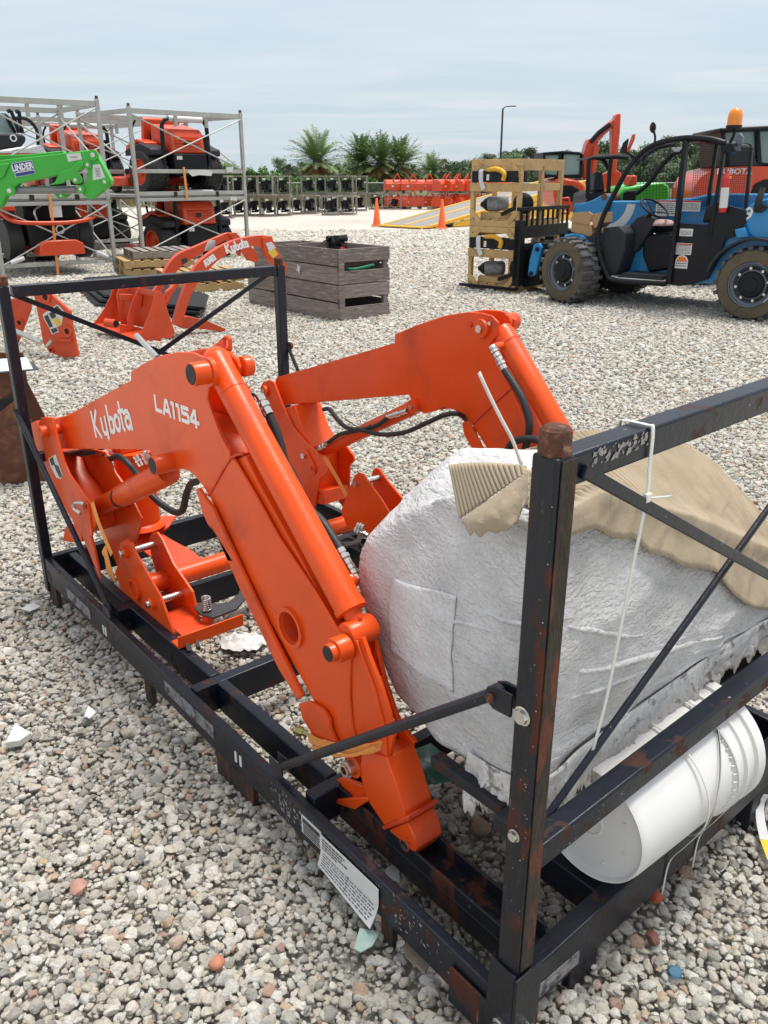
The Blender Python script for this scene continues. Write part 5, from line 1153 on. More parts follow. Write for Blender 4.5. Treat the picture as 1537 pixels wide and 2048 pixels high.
for (p, q) in (((1120,532),(1207,586)), ((1000,530),(1088,608))):
    a_, b_ = V(TF, 'o', *p, .93), V(TF, 'o', *q, .93); d = MB().bb((a_.x, .93, b_.z), (b_.x, .934, a_.z)).build('instruction_panel', M['paper'], th)
    lines_print(d, a_.x+.02, b_.x-.02, b_.z+.02, a_.z-.03, .9285, 6, 3); MB().bb((a_.x, .9275, a_.z-.018), (b_.x, .929, a_.z-.002)).build('print', M['red'], d)
for (p, q, n) in (((1113,667),(1172,706), 4), ((1090,736),(1165,796), 7)):
    a_, b_ = V(TF, 'o', *p, .10), V(TF, 'o', *q, .10); d = MB().bb((a_.x, .094, b_.z), (b_.x, .099, a_.z)).build('label', M['paper'], th, bevel=.002)
    lines_print(d, a_.x+.015, b_.x-.015, b_.z+.01, a_.z-.02, .0925, n, 5)
    if n == 7: MB().bb((a_.x+.004, .0915, a_.z-.02), (b_.x-.004, .093, a_.z-.006)).build('print', M['red'], d)
# rising-sun style round decal: white base with an orange half disc of rays
a_, b_ = V(TF, 'o', 1087, 858, .10), V(TF, 'o', 1154, 804, .10); cx, cz, rr2 = (a_.x+b_.x)/2, a_.z+.08, (b_.x-a_.x)/2
d = MB().prism([(cx-rr2, a_.z), (cx+rr2, a_.z), (cx+rr2, cz)]+[(cx+rr2*math.cos(t), cz+rr2*math.sin(t)) for t in np.linspace(.15, PI-.15, 12)]+[(cx-rr2, cz)], 1, .094, .099).build('round_decal', M['paper'], th)
M['decal_orange'] = mat('decal_orange', (.85, .30, .03), .5); M['decal_red'] = mat('decal_red', (.65, .06, .02), .5)
mb = MB(); mb2 = MB()
for k in range(9):
    t0, t1 = PI*k/9, PI*(k+1)/9; (mb if k % 2 else mb2).add([(cx, .0925, cz), (cx+rr2*.82*math.cos(t0), .0925, cz+rr2*.82*math.sin(t0)), (cx+rr2*.82*math.cos(t1), .0925, cz+rr2*.82*math.sin(t1))], [(0, 1, 2)])
mb.build('print', M['decal_orange'], d, smooth=0); mb2.build('print', M['decal_red'], d, smooth=0); lines_print(d, cx-rr2*.85, cx+rr2*.85, a_.z+.015, cz-.005, .0922, 2, 8)
# rear fender, number, extinguisher, hoses
mb = MB(); P_ = [(cR.x+(WR+.12)*math.cos(t), WR+(WR+.10)*math.sin(t)) for t in np.linspace(PI*.93, PI*.25, 14)]
poly = P_+[(cR.x+(WR+.09)*math.cos(t), WR+(WR+.07)*math.sin(t)) for t in np.linspace(PI*.25, PI*.93, 14)]
mb.prism(poly, 1, -.02, .40); mb.build('fender', M['darkgrey'], th, bevel=.004, smooth=40)
p = V(TF, 'o', 1443, 600, .135); font_text('9', th, M['lettering'], (p.x, .1375, p.z), .20, bold=.004)
ex = thing('fire_extinguisher', 'red and white fire extinguisher strapped to the rear cab post of the telehandler', 'extinguisher', TF)
e0, e1 = V(TF, 'o', 1318, 590, .05), V(TF, 'o', 1333, 445, .05)
MB().lathe(e0, e1-e0, [(.038, 0), (.044, .01), (.044, .36), (.040, .39), (.022, .41), (.018, .45)], 20).build('cylinder', M['red'], ex, smooth=40)
MB().lathe(e0+(e1-e0).normalized()*.05, e1-e0, [(.0455, 0), (.0455, .22)], 20, cap=False).build('label', M['paper'], ex, smooth=60); MB().beam(e1, e1+Vector((.05, 0, .06)), .02, .02).build('valve', M['yellowpaint'], ex); MB().tube(e1, e1+Vector((0, 0, .04)), .015).build('neck', M['zinc'], ex)
# mirrors and beacon
mc = V(TF, 'o', 981, 180, .10); MB().lathe(mc, (.5, .8, .1), [(.01, -.015), (.05, -.012), (.062, 0), (.05, .012), (.01, .014)], 20).build('mirror', B_, th, smooth=60).scale = (1, 1, 1)
bar_y(TF, th, 'mirror_arm', B_, 'o', [(985,195),(992,225),(990,255)], .10, .014, 8, 3)
slab(TF, th, 'mirror', B_, 'o', [(825,290),(835,255),(860,232),(862,240),(850,300),(830,308)], .08, .10, .004); slab(TF, th, 'mirror', M['mowerorange'], 'o', [(850,300),(880,215),(893,210),(890,235),(862,300)], .10, .13, .004)
bar_y(TF, th, 'mirror_arm', B_, 'o', [(845,300),(870,312),(882,340),(868,375),(845,385)], .10, .011, 8, 4); bar_y(TF, th, 'mirror_arm', B_, 'o', [(862,300),(885,318),(880,350)], .10, .011, 8, 4)
bc = V(TF, 'o', 1371, 188, .3); MB().lathe(bc, (0, 0, 1), [(.085, 0), (.088, .02), (.090, .04)], 24).build('beacon_base', B_, th); MB().lathe(bc+Vector((0, 0, .04)), (0, 0, 1), [(.082, 0), (.082, .10), (.070, .15), (.04, .178), (.004, .185)], 24).build('beacon', M['amber'], th, smooth=50)
bar_y(TF, th, 'beacon_arm', B_, 'o', [(1371,188),(1372,215),(1350,262)], .3, .018, 8, 3)
slab(TF, th, 'work_light', M['rim'], 'o', [(1380,225),(1400,205),(1415,225),(1410,255),(1390,268),(1378,250)], .18, .24, .006); slab(TF, th, 'lamp_bracket', B_, 'o', [(1325,255),(1370,255),(1375,290),(1345,310),(1325,290)], .08, .3, .01)
for k in range(3): MB().pipe([V(TF, 'q', 1490+k*8, 620, .1), V(TF, 'q', 1450+k*14, 720, .05), V(TF, 'q', 1440+k*16, 800, .1), V(TF, 'q', 1500+k*16, 760, .1)], .022, 8).build('hydraulic_hose', M['rubber'], th)
slab(TF, th, 'valve_bracket', BL, 'r', [(1330,180),(1390,170),(1410,230),(1340,235)], .06, .2, .01)
# front: blue link, frame, carriage and backrest grille
slab(TF, th, 'tilt_link', BL, 'o', [(405,745),(432,738),(442,760),(435,800),(415,890),(392,900),(376,890),(385,820)], .34, .40, .01)
for x, y in ((422, 768), (392, 885)): p = V(TF, 'o', x, y, .33); MB().lathe(p, (0, 1, 0), [(.03, -.01), (.03, .06)], 12).build('pin', B_, th)
slab(TF, th, 'front_fender', BL, 'o', [(548,700),(590,690),(640,700),(668,730),(662,750),(620,735),(560,728)], .15, .9, .02)
slab(TF, th, 'front_hood', M['darkgrey'], 'o', [(590,700),(640,690),(720,690),(735,760),(690,745),(650,725)], .2, .95, .01)
xc = -1.02
mb = MB(); zt_, zb_ = 1.02, .78
grl = thing('fork_carriage', 'black fork carriage with slatted backrest on the front of the blue telehandler', 'fork carriage', TF)
for z, t in ((1.17, .05), (.86, .16)): MB().bb((xc-.03, .34, z-t/2), (xc+.03, 1.75, z+t/2)).build('rail', B_, grl, bevel=.005)
for k in range(10): y = .42+k*.145; MB().bb((xc-.012, y, .93), (xc+.012, y+.035, 1.145)).build('slat', B_, grl)
for y in (.34, 1.66): MB().bb((xc-.035, y, .20), (xc+.035, y+.09, .78)).build('upright', B_, grl, bevel=.005)
MB().bb((xc-.05, .34, .12), (xc+.06, .36+.10, 1.02)).build('fork', B_, grl, bevel=.005); MB().bb((xc-1.0, .36, .05), (xc, .46, .09)).build('fork', B_, grl, bevel=.005)
MB().bb((xc-.02, .45, .22), (xc+.02, 1.6, .70)).build('back_plate', B_, grl, bevel=.01)
slab(TF, th, 'axle_housing', B_, 'o', [(440,840),(700,800),(760,900),(720,960),(480,960)], .5, 1.6)
slab(TF, th, 'lift_frame', B_, 'o', [(355,780),(420,740),(470,740),(540,720),(560,760),(480,860),(430,940),(350,950),(340,860)], .6, 1.0)
# cardboard box on the front hood
cbx = thing('cardboard_box', 'half open brown cardboard box resting on the front hood of the blue telehandler', 'box', TF)
slab(TF, cbx, 'box_body', M['card'], 'o', [(590,632),(685,652),(690,700),(665,706),(585,682)], .20, .55, .003); slab(TF, cbx, 'box_flap', M['card'], 'o', [(598,590),(672,586),(692,600),(672,650),(580,632)], .18, .20, .002); 
slab(TF, cbx, 'box_flap', M['card'], 'o', [(684,600),(735,590),(732,640),(700,668),(690,650)], .19, .5, .002)
rag = tag(MB().lathe(V(TF, 'o', 1028, 640, .6), (0, 0, 1), [(.17, -.03), (.16, .0), (.12, .03), (.02, .045)], 10).build('rag', mat('pink_rag', (.50, .33, .32), .9, var=.3, vscale=20, bump=.01, bscale=18), smooth=180), 'crumpled pinkish rag on the cab console of the telehandler', 'rag'); rag.location = TF.o; rag.rotation_euler.z = TF.ang
# ------------------------------------------------------------------ pine crates with implements
KF = Frame.between((935, 578), (1030, 588)); kl = KF.len; KD, KH = 1.12, .905
def pine_crate(label, z0):
    t = thing('pine_crate', label, 'crate', KF, group='open pine crates on the forks'); 
    del t['group']
    s_ = .06
    def bx_(lo, hi, nm='plank'): return MB().bb([lo[0], lo[1], lo[2]+z0], [hi[0], hi[1], hi[2]+z0]).build(nm, M['pine'], t, bevel=.003)
    for x in (0, kl-s_):
        for y in (0, KD/2-s_/2, KD-s_): bx_((x, y, .0851), (x+s_, y+s_, KH-.0851), 'post')
    for y in (-.0, KD-.03):
        bx_((0, y, 0), (kl, y+.03, .085)); bx_((0, y, KH-.085), (kl, y+.03, KH))
    bx_((0, -.022, KH-.43), (kl, -.0005, KH-.315))
    for x in (-.0, kl-.03): bx_((x, .031, 0), (x+.03, KD-.031, .085)); bx_((x, .031, KH-.15), (x+.03, KD-.031, KH)); 
    bx_((kl-.028, s_+.01, KH-.42), (kl-.002, KD/2-.05, KH-.32)); bx_((kl-.028, KD/2+.05, KH-.42), (kl-.002, KD-s_-.01, KH-.32))
    for (x, z, a) in ((.10, .14, 0), (kl-.10, .14, 1), (.10, KH-.13, 1), (kl-.10, KH-.13, 0)):
        d = .085; A = Vector((x-d, -.004, z+(d if not a else -d))); Bq = Vector((x+d, -.004, z-(d if not a else -d)))
        o = MB().beam(A+Vector((0, 0, z0)), Bq+Vector((0, 0, z0)), .022, .07, (0, -.0, 1)); 
        o.build('gusset', M['pine'], t, bevel=.002)
    for k in range(5): bx_((.03+k*.165, .035, .0855), (.03+k*.165+.13, KD-.035, .105))
    bx_((.12, .1, .106), (kl-.12, .2, .19)); bx_((.25, .25, .106), (kl-.05, .34, .17)); bx_((.12, .5, .106), (kl-.2, .6, .19))
    return t
def implement(label, z0):
    t = thing('tiller_head', label, 'implement', KF)
    MB().bb((.03, -.03, KH-.305+z0), (kl-.04, .22, KH-.155+z0)).build('beam', B_, t, bevel=.01)
    MB().bb((.2, -.036, KH-.29+z0), (.24, -.031, KH-.17+z0)).build('label', M['yellowpaint'], t); MB().bb((.30, -.036, KH-.28+z0), (.345, -.031, KH-.20+z0)).build('label', M['paper'], t)
    MB().ribbon([(.20, -.02, KH-.13+z0), (.20, -.042, KH-.17+z0), (.21, -.044, KH-.29+z0), (.27, -.05, KH-.40+z0)], (1, 0, 0), .07, .004).build('wrap', M['foam'], t)
    MB().pipe([(.30, .0, KH-.145+z0), (.44, -.03, KH-.13+z0), (.55, -.045, KH-.15+z0), (.62, -.05, KH-.20+z0), (.60, -.05, KH-.28+z0)], .034, 8).build('yellow_wrap', M['yellowpaint'], t, smooth=60)
    MB().lathe((.22, .16, .30+z0), (.9, .35, .05), [(.03, -.12), (.045, -.09), (.075, -.06), (.105, 0), (.10, .002)], 20).build('auger_head', B_, t, smooth=40)
    MB().lathe((.22, .16, .30+z0), (.9, .35, .05), [(.104, 0), (.108, .03), (.10, .06), (.108, .12), (.099, .18), (.104, .25), (.085, .28)], 20).build('grey_wrap', mat('grey_wrap', (.22, .22, .24), .6, var=.5, vscale=25, bump=.006, bscale=30), t, smooth=60)
    MB().lathe((.62, .45, .30+z0), (.2, -.9, 0), [(.15, -.05), (.16, 0), (.10, .06), (.04, .08)], 20).build('hub', B_, t, smooth=40)
    MB().beam((.55, .03, .17+z0), (.80, .03, .27+z0), .05, .05).build('bracket', B_, t, bevel=.004)
    return t
pine_crate('lower of the two open pine crates, standing on the gravel before the telehandler', .012); implement('black implement inside the lower pine crate, yellow film on top', .012)
pine_crate('upper of the two open pine crates, level with the excavator cab behind', .012+KH+.004); implement('black implement strapped inside the upper pine crate', .012+KH+.004)
# ------------------------------------------------------------------ machines behind the telehandler
def facing(p, depth, ang=0): d = at_depth(p, depth); return Frame((d.x, d.y, 0), ang)
EF = facing((1180, 400), 17.5)
ex_ = thing('excavator', 'orange compact excavator with dark glazed cab and raised boom behind the pine crates', 'excavator', EF)
OM = M['mowerorange']
slab(EF, ex_, 'body', OM, 'o', [(508,430),(560,422),(620,435),(655,460),(662,560),(590,590),(512,560),(500,500)], 0, 1.4, .05)
slab(EF, ex_, 'side_vent', B_, 'o', [(530,480),(545,460),(590,458),(625,480),(632,510),(600,540),(545,530)], -.02, -.001, .01)
slab(EF, ex_, 'step_frame', OM, 'o', [(515,520),(580,515),(588,560),(580,600),(520,600)], -.25, -.22, .01, holes=[[(524,530),(572,526),(578,560),(572,590),(528,590)]])
cabp = [(450,300),(545,292),(630,298),(645,310),(640,425),(560,422),(450,420)]
slab(EF, ex_, 'cab_frame', B_, 'o', cabp, .05, 1.1, .03, holes=[[(462,315),(528,312),(520,408),(462,405)], [(552,308),(632,312),(628,405),(548,408)]])
slab(EF, ex_, 'cab_glass', M['glass'], 'o', [(458,310),(636,310),(632,410),(458,410)], .10, 1.0, 0)
slab(EF, ex_, 'boom', OM, 'o', [(648,430),(642,330),(660,260),(672,235),(700,232),(745,180),(800,135),(812,112),(826,118),(800,170),(750,215),(720,250),(705,290),(690,340),(680,430)], .3, .6, .02)
slab(EF, ex_, 'dipper', OM, 'o', [(802,122),(812,112),(828,112),(824,200),(812,300),(806,400),(780,410),(786,300),(784,200)], .25, .5, .02)
bar_y(EF, ex_, 'boom_cylinder', B_, 'o', [(680,250),(720,205),(775,165)], .22, .045, 10); bar_y(EF, ex_, 'boom_cylinder', OM, 'o', [(690,430),(700,340),(710,270)], .22, .05, 10)
slab(EF, ex_, 'bucket_link', OM, 'o', [(660,440),(800,380),(830,400),(820,470),(760,520),(680,500)], .4, .6, .02)
p = V(EF, 'o', 752, 218, .295); font_text('KUBOTA', ex_, M['lettering'], (p.x, .292, p.z), .085, rotx=PI/2).rotation_euler = (PI/2, -math.radians(42), 0)
mb = MB().bb((V(EF, 'o', 500, 0, 0).x, -.2, .02), (V(EF, 'o', 700, 0, 0).x, .25, .42)); mb.build('track', M['rubber'], ex_, bevel=.1); MB().bb((V(EF, 'o', 500, 0, 0).x, 1.2, .02), (V(EF, 'o', 700, 0, 0).x, 1.6, .42)).build('track', M['rubber'], ex_, bevel=.1)
MB().bb((V(EF, 'o', 520, 0, 0).x, .25, .42), (V(EF, 'o', 680, 0, 0).x, 1.2, .6)).build('undercarriage', B_, ex_)
SF = facing((1200, 400), 14.5)
sk = thing('canopy_excavator', 'small machine with a black roll-bar canopy and black seat between crates and cab', 'mini excavator', SF)
bar_y(SF, sk, 'canopy_post', B_, 'o', [(665,520),(672,335),(690,325),(800,320),(860,325)], 0, .035, 8, 1); bar_y(SF, sk, 'canopy_post', B_, 'o', [(765,500),(772,400),(780,325)], .0, .035, 8, 1); bar_y(SF, sk, 'canopy_post', B_, 'o', [(690,325),(740,335),(765,380)], .3, .03, 8, 3)
slab(SF, sk, 'canopy_roof', B_, 'o', [(672,325),(800,316),(862,322),(862,330),(800,328),(672,336)], 0, .9, .01)
slab(SF, sk, 'seat', M['darkgrey'], 'o', [(695,490),(700,410),(715,395),(740,400),(750,490)], .2, .6, .03); slab(SF, sk, 'body', B_, 'o', [(660,560),(665,505),(700,490),(790,490),(830,520),(830,600),(670,620)], 0, 1.1, .03)
mb = MB().bb((V(SF, 'o', 640, 0, 0).x, -.1, .01), (V(SF, 'o', 850, 0, 0).x, .25, .4)); mb.build('track', M['rubber'], sk, bevel=.1)
GF = facing((1290, 390), 15.5)
gr = thing('green_machine', 'lime green compact machine seen through the telehandler cab', 'machine', GF)
slab(GF, gr, 'hood', M['green'], 'o', [(818,540),(822,500),(845,470),(890,462),(960,448),(1040,446),(1062,465),(1064,540)], 0, 1.2, .04); slab(GF, gr, 'grille', B_, 'o', [(836,535),(840,495),(860,485),(900,484),(900,535)], -.02, -.001, .01)
slab(GF, gr, 'cowl', OM, 'o', [(868,440),(880,410),(905,412),(905,455),(870,462)], .1, .5, .02)
mb = MB().bb((V(GF, 'o', 820, 0, 0).x, .1, .02), (V(GF, 'o', 1064, 0, 0).x, 1.1, .75)); mb.build('chassis', B_, gr, bevel=.03)
RF = facing((1450, 390), 13.5, -.1)
rt = thing('orange_tractor', 'large orange tractor with green tinted cab glass behind the telehandler, at the right edge', 'tractor', RF)
slab(RF, rt, 'hood', OM, 'o', [(1172,520),(1180,470),(1210,420),(1270,385),(1340,370),(1460,366),(1700,370),(1700,560),(1172,560)], 0, 1.5, .05)
slab(RF, rt, 'side_vent', B_, 'o', [(1455,500),(1470,455),(1520,430),(1600,430),(1600,510)], -.02, -.001, .01)
p = V(RF, 'o', 1375, 393, -.003); font_text('KUBOTA', rt, M['lettering'], (p.x, -.006, p.z), .11, sx=1.15, bold=.003)
slab(RF, rt, 'cab_frame', B_, 'o', [(1310,192),(1700,160),(1700,372),(1310,372)], .1, 1.4, .03, holes=[[(1332,205),(1480,196),(1484,345),(1340,352)], [(1500,196),(1690,180),(1690,355),(1510,350)]])
slab(RF, rt, 'cab_roof', M['steelblack'], 'o', [(1300,190),(1310,182),(1537,170),(1700,165),(1700,190),(1310,200)], -.1, 1.6, .02); slab(RF, rt, 'cab_glass', M['glass'], 'o', [(1320,200),(1695,178),(1695,360),(1325,360)], .18, 1.3, 0)
slab(RF, rt, 'seat', M['darkgrey'], 'o', [(1350,370),(1350,270),(1400,250),(1460,260),(1490,370)], .02, .15, .03)
for x in (1230, 1620): c = V(RF, 'o', x, 560, 0); wheel(rt, 'wheel', (c.x, -.05, .5), .5, .35, lugs=16, rimm=OM)
# ------------------------------------------------------------------ lime green loader arm at upper left
LF = facing((60, 350), 8.2, 0)
ga = thing('green_loader_arm', 'bright green loader arm with blue dealer sign reaching in from the left edge', 'loader arm', LF)
GM = M['green']
armp = [(-400,1000),(-400,760),(-40,770),(100,745),(400,690),(640,665),(720,690),(980,655),(1020,662),(1060,700),(1220,990),(1215,1040),(1000,1205),(960,1190),(840,1080),(870,1050),(960,1010),(1010,960),(975,850),(935,790),(905,830),(850,900),(640,940),(560,990),(200,1030),(130,1150),(60,1170),(20,1260),(-60,1340),(-400,1340)]
armp = [(-2900,1340),(-2900,790),(-40,775),(100,755),(700,690),(980,655),(1020,662),(1060,700),(1220,990),(1215,1040),(1000,1205),(960,1190),(835,1085),(860,1050),(945,1005),(965,900),(930,830),(900,850),(860,895),(640,935),(380,985),(200,1025),(165,1075),(60,1170),(20,1260),(-60,1340)]
am = slab(LF, ga, 'arm_plate', GM, 't', armp, 0, .10, .008)
slab(LF, ga, 'arm_plate', GM, 't', [(-2900,1300),(-2900,760),(300,705),(640,668),(705,675),(720,720),(640,930),(200,1010),(0,1200)], .45, .52, .008)
slab(LF, ga, 'side_gusset', GM, 't', [(-400,830),(-60,815),(70,800),(100,810),(85,850),(60,900),(40,950),(-20,980),(-400,980)], -.02, -.001, .006)
slab(LF, ga, 'side_gusset', GM, 't', [(640,930),(650,900),(700,880),(780,860),(830,800),(870,780),(910,785),(920,830),(850,895),(900,960),(905,1010),(870,1030),(800,1010),(780,985),(720,985),(700,1020),(530,1045),(600,1010)], -.025, -.001, .006)
slab(LF, ga, 'cross_plate', GM, 't', [(580,1130),(760,1130),(700,1185),(640,1190)], .2, .3, .006)
for x, y, r in ((1020, 710, .045), (962, 818, .032), (884, 1088, .034), (105, 1103, .045), (1150, 1005, .035), (828, 985, .035), (668, 1160, .02)):
    c = V(LF, 't', x, y, -.03); MB().lathe(c, (0, 1, 0), [(r*.3, -.004), (r*.35, .0), (r, .002), (r, .035)], 20).build('pin_boss', GM if r > .033 and x > 820 and x != 1020 else M['green'], ga, smooth=30); MB().lathe(c, (0, -1, 0), [(r*.45, 0), (r*.45, .008)], 12).build('pin', M['zinc'], ga)
c0, c1 = V(LF, 't', 160, 1098, .05), V(LF, 't', 840, 1092, .05); MB().tube(c0, c1, .034).build('cylinder_rod', mat('grey_cylinder', (.22, .22, .22), .35, .5), ga, smooth=40)
sg = slab(LF, ga, 'dealer_sign', M['paper'], 't', [(126,803),(348,766),(388,915),(172,958)], -.006, -.001, 0)
M['signblue'] = mat('sign_blue', (.02, .045, .24), .45)
slab(LF, sg, 'print', M['signblue'], 't', [(132,808),(345,773),(382,912),(177,950)], -.009, -.0065, 0)
A_, Bp = V(LF, 't', 150, 860, 0), V(LF, 't', 350, 826, 0)
tx = font_text('LINDER', sg, M['lettering'], ((A_.x+Bp.x)/2, -.0105, (A_.z+Bp.z)/2), .072, bold=.0025); tx.rotation_euler = (PI/2, -math.atan2(Bp.z-A_.z, Bp.x-A_.x), 0); tx.scale = (.80, 1, 1)
mb = MB(); a_ = math.atan2(Bp.z-A_.z, Bp.x-A_.x)
for i, (u0, u1) in enumerate(((.02, .16), (-.0, .18))):
    z = -.045-.012*i; q = [V(LF, 't', 170, 900, 0)+Vector((u*math.cos(a_), 0, u*math.sin(a_)+dz-.01*i)) for u, dz in ((u0, 0), (u1, 0), (u1, .005), (u0, .005))]; mb.add([(p.x, -.0102, p.z) for p in q], [(0, 1, 2, 3)])
mb.build('print', M['lettering'], sg, smooth=0)
for pts, n in (([(728,702),(880,684),(900,760),(750,785)], 3), ([(1015,818),(1095,812),(1158,962),(1020,990)], 6)):
    d = slab(LF, ga, 'warning_label', M['paper'], 't', pts, -.005, -.001, 0); P_ = LF.polyy('t', pts, 0); xs = [p[0] for p in P_]; zs = [p[1] for p in P_]
    lines_print(d, min(xs)+.035, max(xs)-.04, min(zs)+.03, max(zs)-.03, -.0062, n, 4)
MB().bb((V(LF, 't', -3400, 0, 0).x, -.1, 0), (V(LF, 't', -2700, 0, 0).x, .6, 1.6)).build('mast', GM, ga, bevel=.02)
# ------------------------------------------------------------------ storage racks with mowers
def rack(label, A, B, depth=2.0, H=2.79, deck=1.27, bx=None):
    fr = Frame((A[0], A[1], 0), math.atan2(B[1]-A[1], B[0]-A[0])); W = math.hypot(B[0]-A[0], B[1]-A[1]); fr.len = W
    t = thing('storage_rack', label, 'rack', fr); G_ = M['galv']
    for x in (0, W):
        for y in (0, depth):
            MB().bb((x-.032, y-.032, .01), (x+.032, y+.032, H)).build('post', G_, t, bevel=.004); MB().bb((x-.02, y-.02, H), (x+.02, y+.02, H+.05)).build('post_tip', M['rust'], t)
    def hb(p, q, w_=.05, h=.08, nm='beam'): return MB().beam(p, q, w_, h).build(nm, G_, t, bevel=.004)
    for z in (.22, deck+.02, deck+.42, H-.07):
        for y in (0, depth):
            if z == .22 and y == 0 and False: continue
            hb((.033, y, z), (W-.033, y, z), .05, .09 if z > 2 else .07)
    for z in (deck-.09,):
        hb((.033, 0, z), (W-.033, 0, z), .06, .06); hb((.033, depth, z), (W-.033, depth, z), .06, .06)
    MB().bb((.033, .04, deck-.05), (W-.033, depth-.04, deck+.0)).build('deck', G_, t); 
    for z0, z1 in ((.24, deck-.13), (deck+.45, H-.13)):
        for y in (-.03, depth+.03):
            MB().tube((.03, y, z0), (W-.03, y, z1), .014, seg=6).build('cross_brace', G_, t); MB().tube((.03, y+.03, z1), (W-.03, y+.03, z0), .014, seg=6).build('cross_brace', G_, t)
    for x in (0, W):
        hb((x, .033, H-.07), (x, depth-.033, H-.07)); MB().tube((x, .03, deck+.45), (x, depth-.03, H-.2), .014, seg=6).build('cross_brace', G_, t); MB().tube((x, .03, .24), (x, depth-.03, deck-.2), .014, seg=6).build('cross_brace', G_, t)
    for x in (W*.42, W*.7): MB().bb((x-.03, depth/2-.9, H-.30), (x+.03, depth/2-.86, H-.11)).build('hanger', G_, t)
    for x in (W*.33, W*.72): MB().bb((x-.04, -.028, deck-.04), (x+.04, -.0255, deck+.05)).build('slot', M['cap'], t)
    return fr, t
def mower_proto():
    t = thing('ride_on_mower', 'x', 'mower', loc=(0, 0, 0)); OM = M['mowerorange']
    def lp(nm, m, c, d, prof, **k): return MB().lathe(c, d, prof, 28).build(nm, m, t, smooth=40)
    for s in (-1, 1):
        w_ = bpy.data.objects.new('wheel', None); COL.objects.link(w_); w_.parent = t; w_.location = (s*.70, .45, .425); w_.scale = (1, 1.25, 1.25)
        MB().lathe((0, 0, 0), (-s, 0, 0), [(.20, .0), (.22, -.01), (.31, .01), (.34, .06), (.345, .20), (.335, .30), (.30, .34), (.18, .34)], 32, cap=False).build('tyre', M['rubber'], w_, smooth=40)
        MB().lathe((0, 0, 0), (-s, 0, 0), [(.205, -.004), (.19, .0), (.18, .05), (.06, .06), (.05, .02), (.01, .02)], 28, cap=False).build('rim', OM, w_, smooth=30)
        mb = MB()
        for k in range(24):
            a = 2*PI*k/24
            for j in range(4): R = Matrix.Rotation(a+.06*(j % 2), 3, 'X'); mb.box(R@Vector((-s*(.07+j*.075), .343, 0)), (.05, .012, .05), R)
        mb.build('tread_lug', M['rubber'], w_, kind='stuff')
        MB().lathe((s*.45, 1.75, .14), (s, 0, 0), [(.10, 0), (.13, .02), (.13, .11), (.10, .13)], 20).build('caster_wheel', M['rubber'], t, smooth=40)
        MB().beam((s*.46, 1.65, .30), (s*.38, 1.0, .42), .06, .06).build('front_arm', OM, t, bevel=.008)
        mb = MB(); mb.prism([(.05, .86), (.45, .98), (.98, .86), (1.0, .74), (.05, .74)], 0, s*.34, s*.66) if s > 0 else mb.prism([(.05, .86), (.45, .98), (.98, .86), (1.0, .74), (.05, .74)], 0, -.66, -.34)
        mb.build('fender', M['darkgrey'], t, bevel=.03)
        mb = MB().prism([(.35, .99), (.65, 1.06), (1.05, .94), (1.12, .74), (1.02, .76), (.62, .99), (.35, .93)], 0, min(s*.36, s*.60), max(s*.36, s*.60)); mb.build('side_cover', OM, t, bevel=.02)
    hood = MB().prism([(-.04, .78), (.0, 1.14), (.08, 1.24), (.62, 1.36), (.70, 1.28), (.70, .78)], 0, -.31, .31).build('hood', OM, t, bevel=.04)
    for k in range(5): MB().bb((-.24, -.046, .86+k*.055), (.24, -.02, .878+k*.055)).build('louvre', OM, hood, bevel=.003)
    MB().lathe((-.04, -.048, .98), (0, -1, 0), [(.045, 0), (.05, .006), (.035, .008)], 16).build('cap', M['cap'], hood)
    MB().bb((-.30, -.07, .36), (.30, .5, .775)).build('engine_guard', B_, t, bevel=.02); MB().bb((-.26, -.076, .66), (-.16, -.072, .73)).build('label', M['paper'], t)
    MB().lathe((.37, .12, .98), (0, 0, -1), [(.05, -.16), (.05, -.10), (.10, -.08), (.11, .05), (.09, .12), (.03, .13)], 16).build('canister', B_, t, smooth=40)
    MB().pipe([(-.42, .06, .35), (-.42, .06, 1.20), (-.38, .05, 1.36), (-.28, .05, 1.42), (.28, .05, 1.42), (.38, .05, 1.36), (.42, .06, 1.20), (.42, .06, .35)], .034, 10, 4).build('roll_bar', B_, t, smooth=60)
    MB().tube((-.30, .05, 1.43), (.32, .05, 1.425), .058, seg=12).build('foam_wrap', M['foam'], t, smooth=60)
    MB().prism([(.75, .70), (.70, 1.25), (.80, 1.28), (.92, .86), (1.25, .84), (1.28, .72)], 0, -.26, .26).build('seat', B_, t, bevel=.04)
    MB().prism([(.86, .95), (.80, 1.46), (.86, 1.50), (.96, .95)], 0, -.36, .32).build('seat_shell', OM, t, bevel=.02)
    for s in (-1, 1): MB().pipe([(s*.34, 1.2, .8), (s*.36, 1.25, 1.25), (s*.30, 1.22, 1.45)], .02, 8).build('control_lever', B_, t)
    MB().bb((-.72, .95, .14), (.72, 1.55, .34)).build('mower_deck', OM, t, bevel=.05); MB().bb((-.36, .5, .34), (.36, 1.7, .50)).build('frame', B_, t, bevel=.02)
    return t
mower = mower_proto(); used = [False]
def place_mower(fr, x, y, z, label, rot=0):
    m_ = mower if not used[0] else copy_tree(mower); used[0] = True
    q = fr.o+fr.X*x+fr.Y*y; m_.location = (q.x, q.y, z); m_.rotation_euler = (0, 0, fr.ang+rot); m_['label'] = label; m_['group'] = 'ride-on mowers in the racks'; m_['category'] = 'mower'; m_.scale = (1.22, 1.05, .95)
    return m_
r1, t1 = rack('rust stained galvanised rack nearest the green loader arm', (-6.30, 14.35), (-4.78, 15.5))
r2, t2 = rack('galvanised storage rack closest to the middle of the yard, mowers on both levels', tuple(ground((289, 529)))[:2], tuple(ground((497, 513)))[:2])
r3, t3 = rack('far left galvanised rack with only its right posts and top in view', (-9.8, 17.3), (-7.95, 18.9))
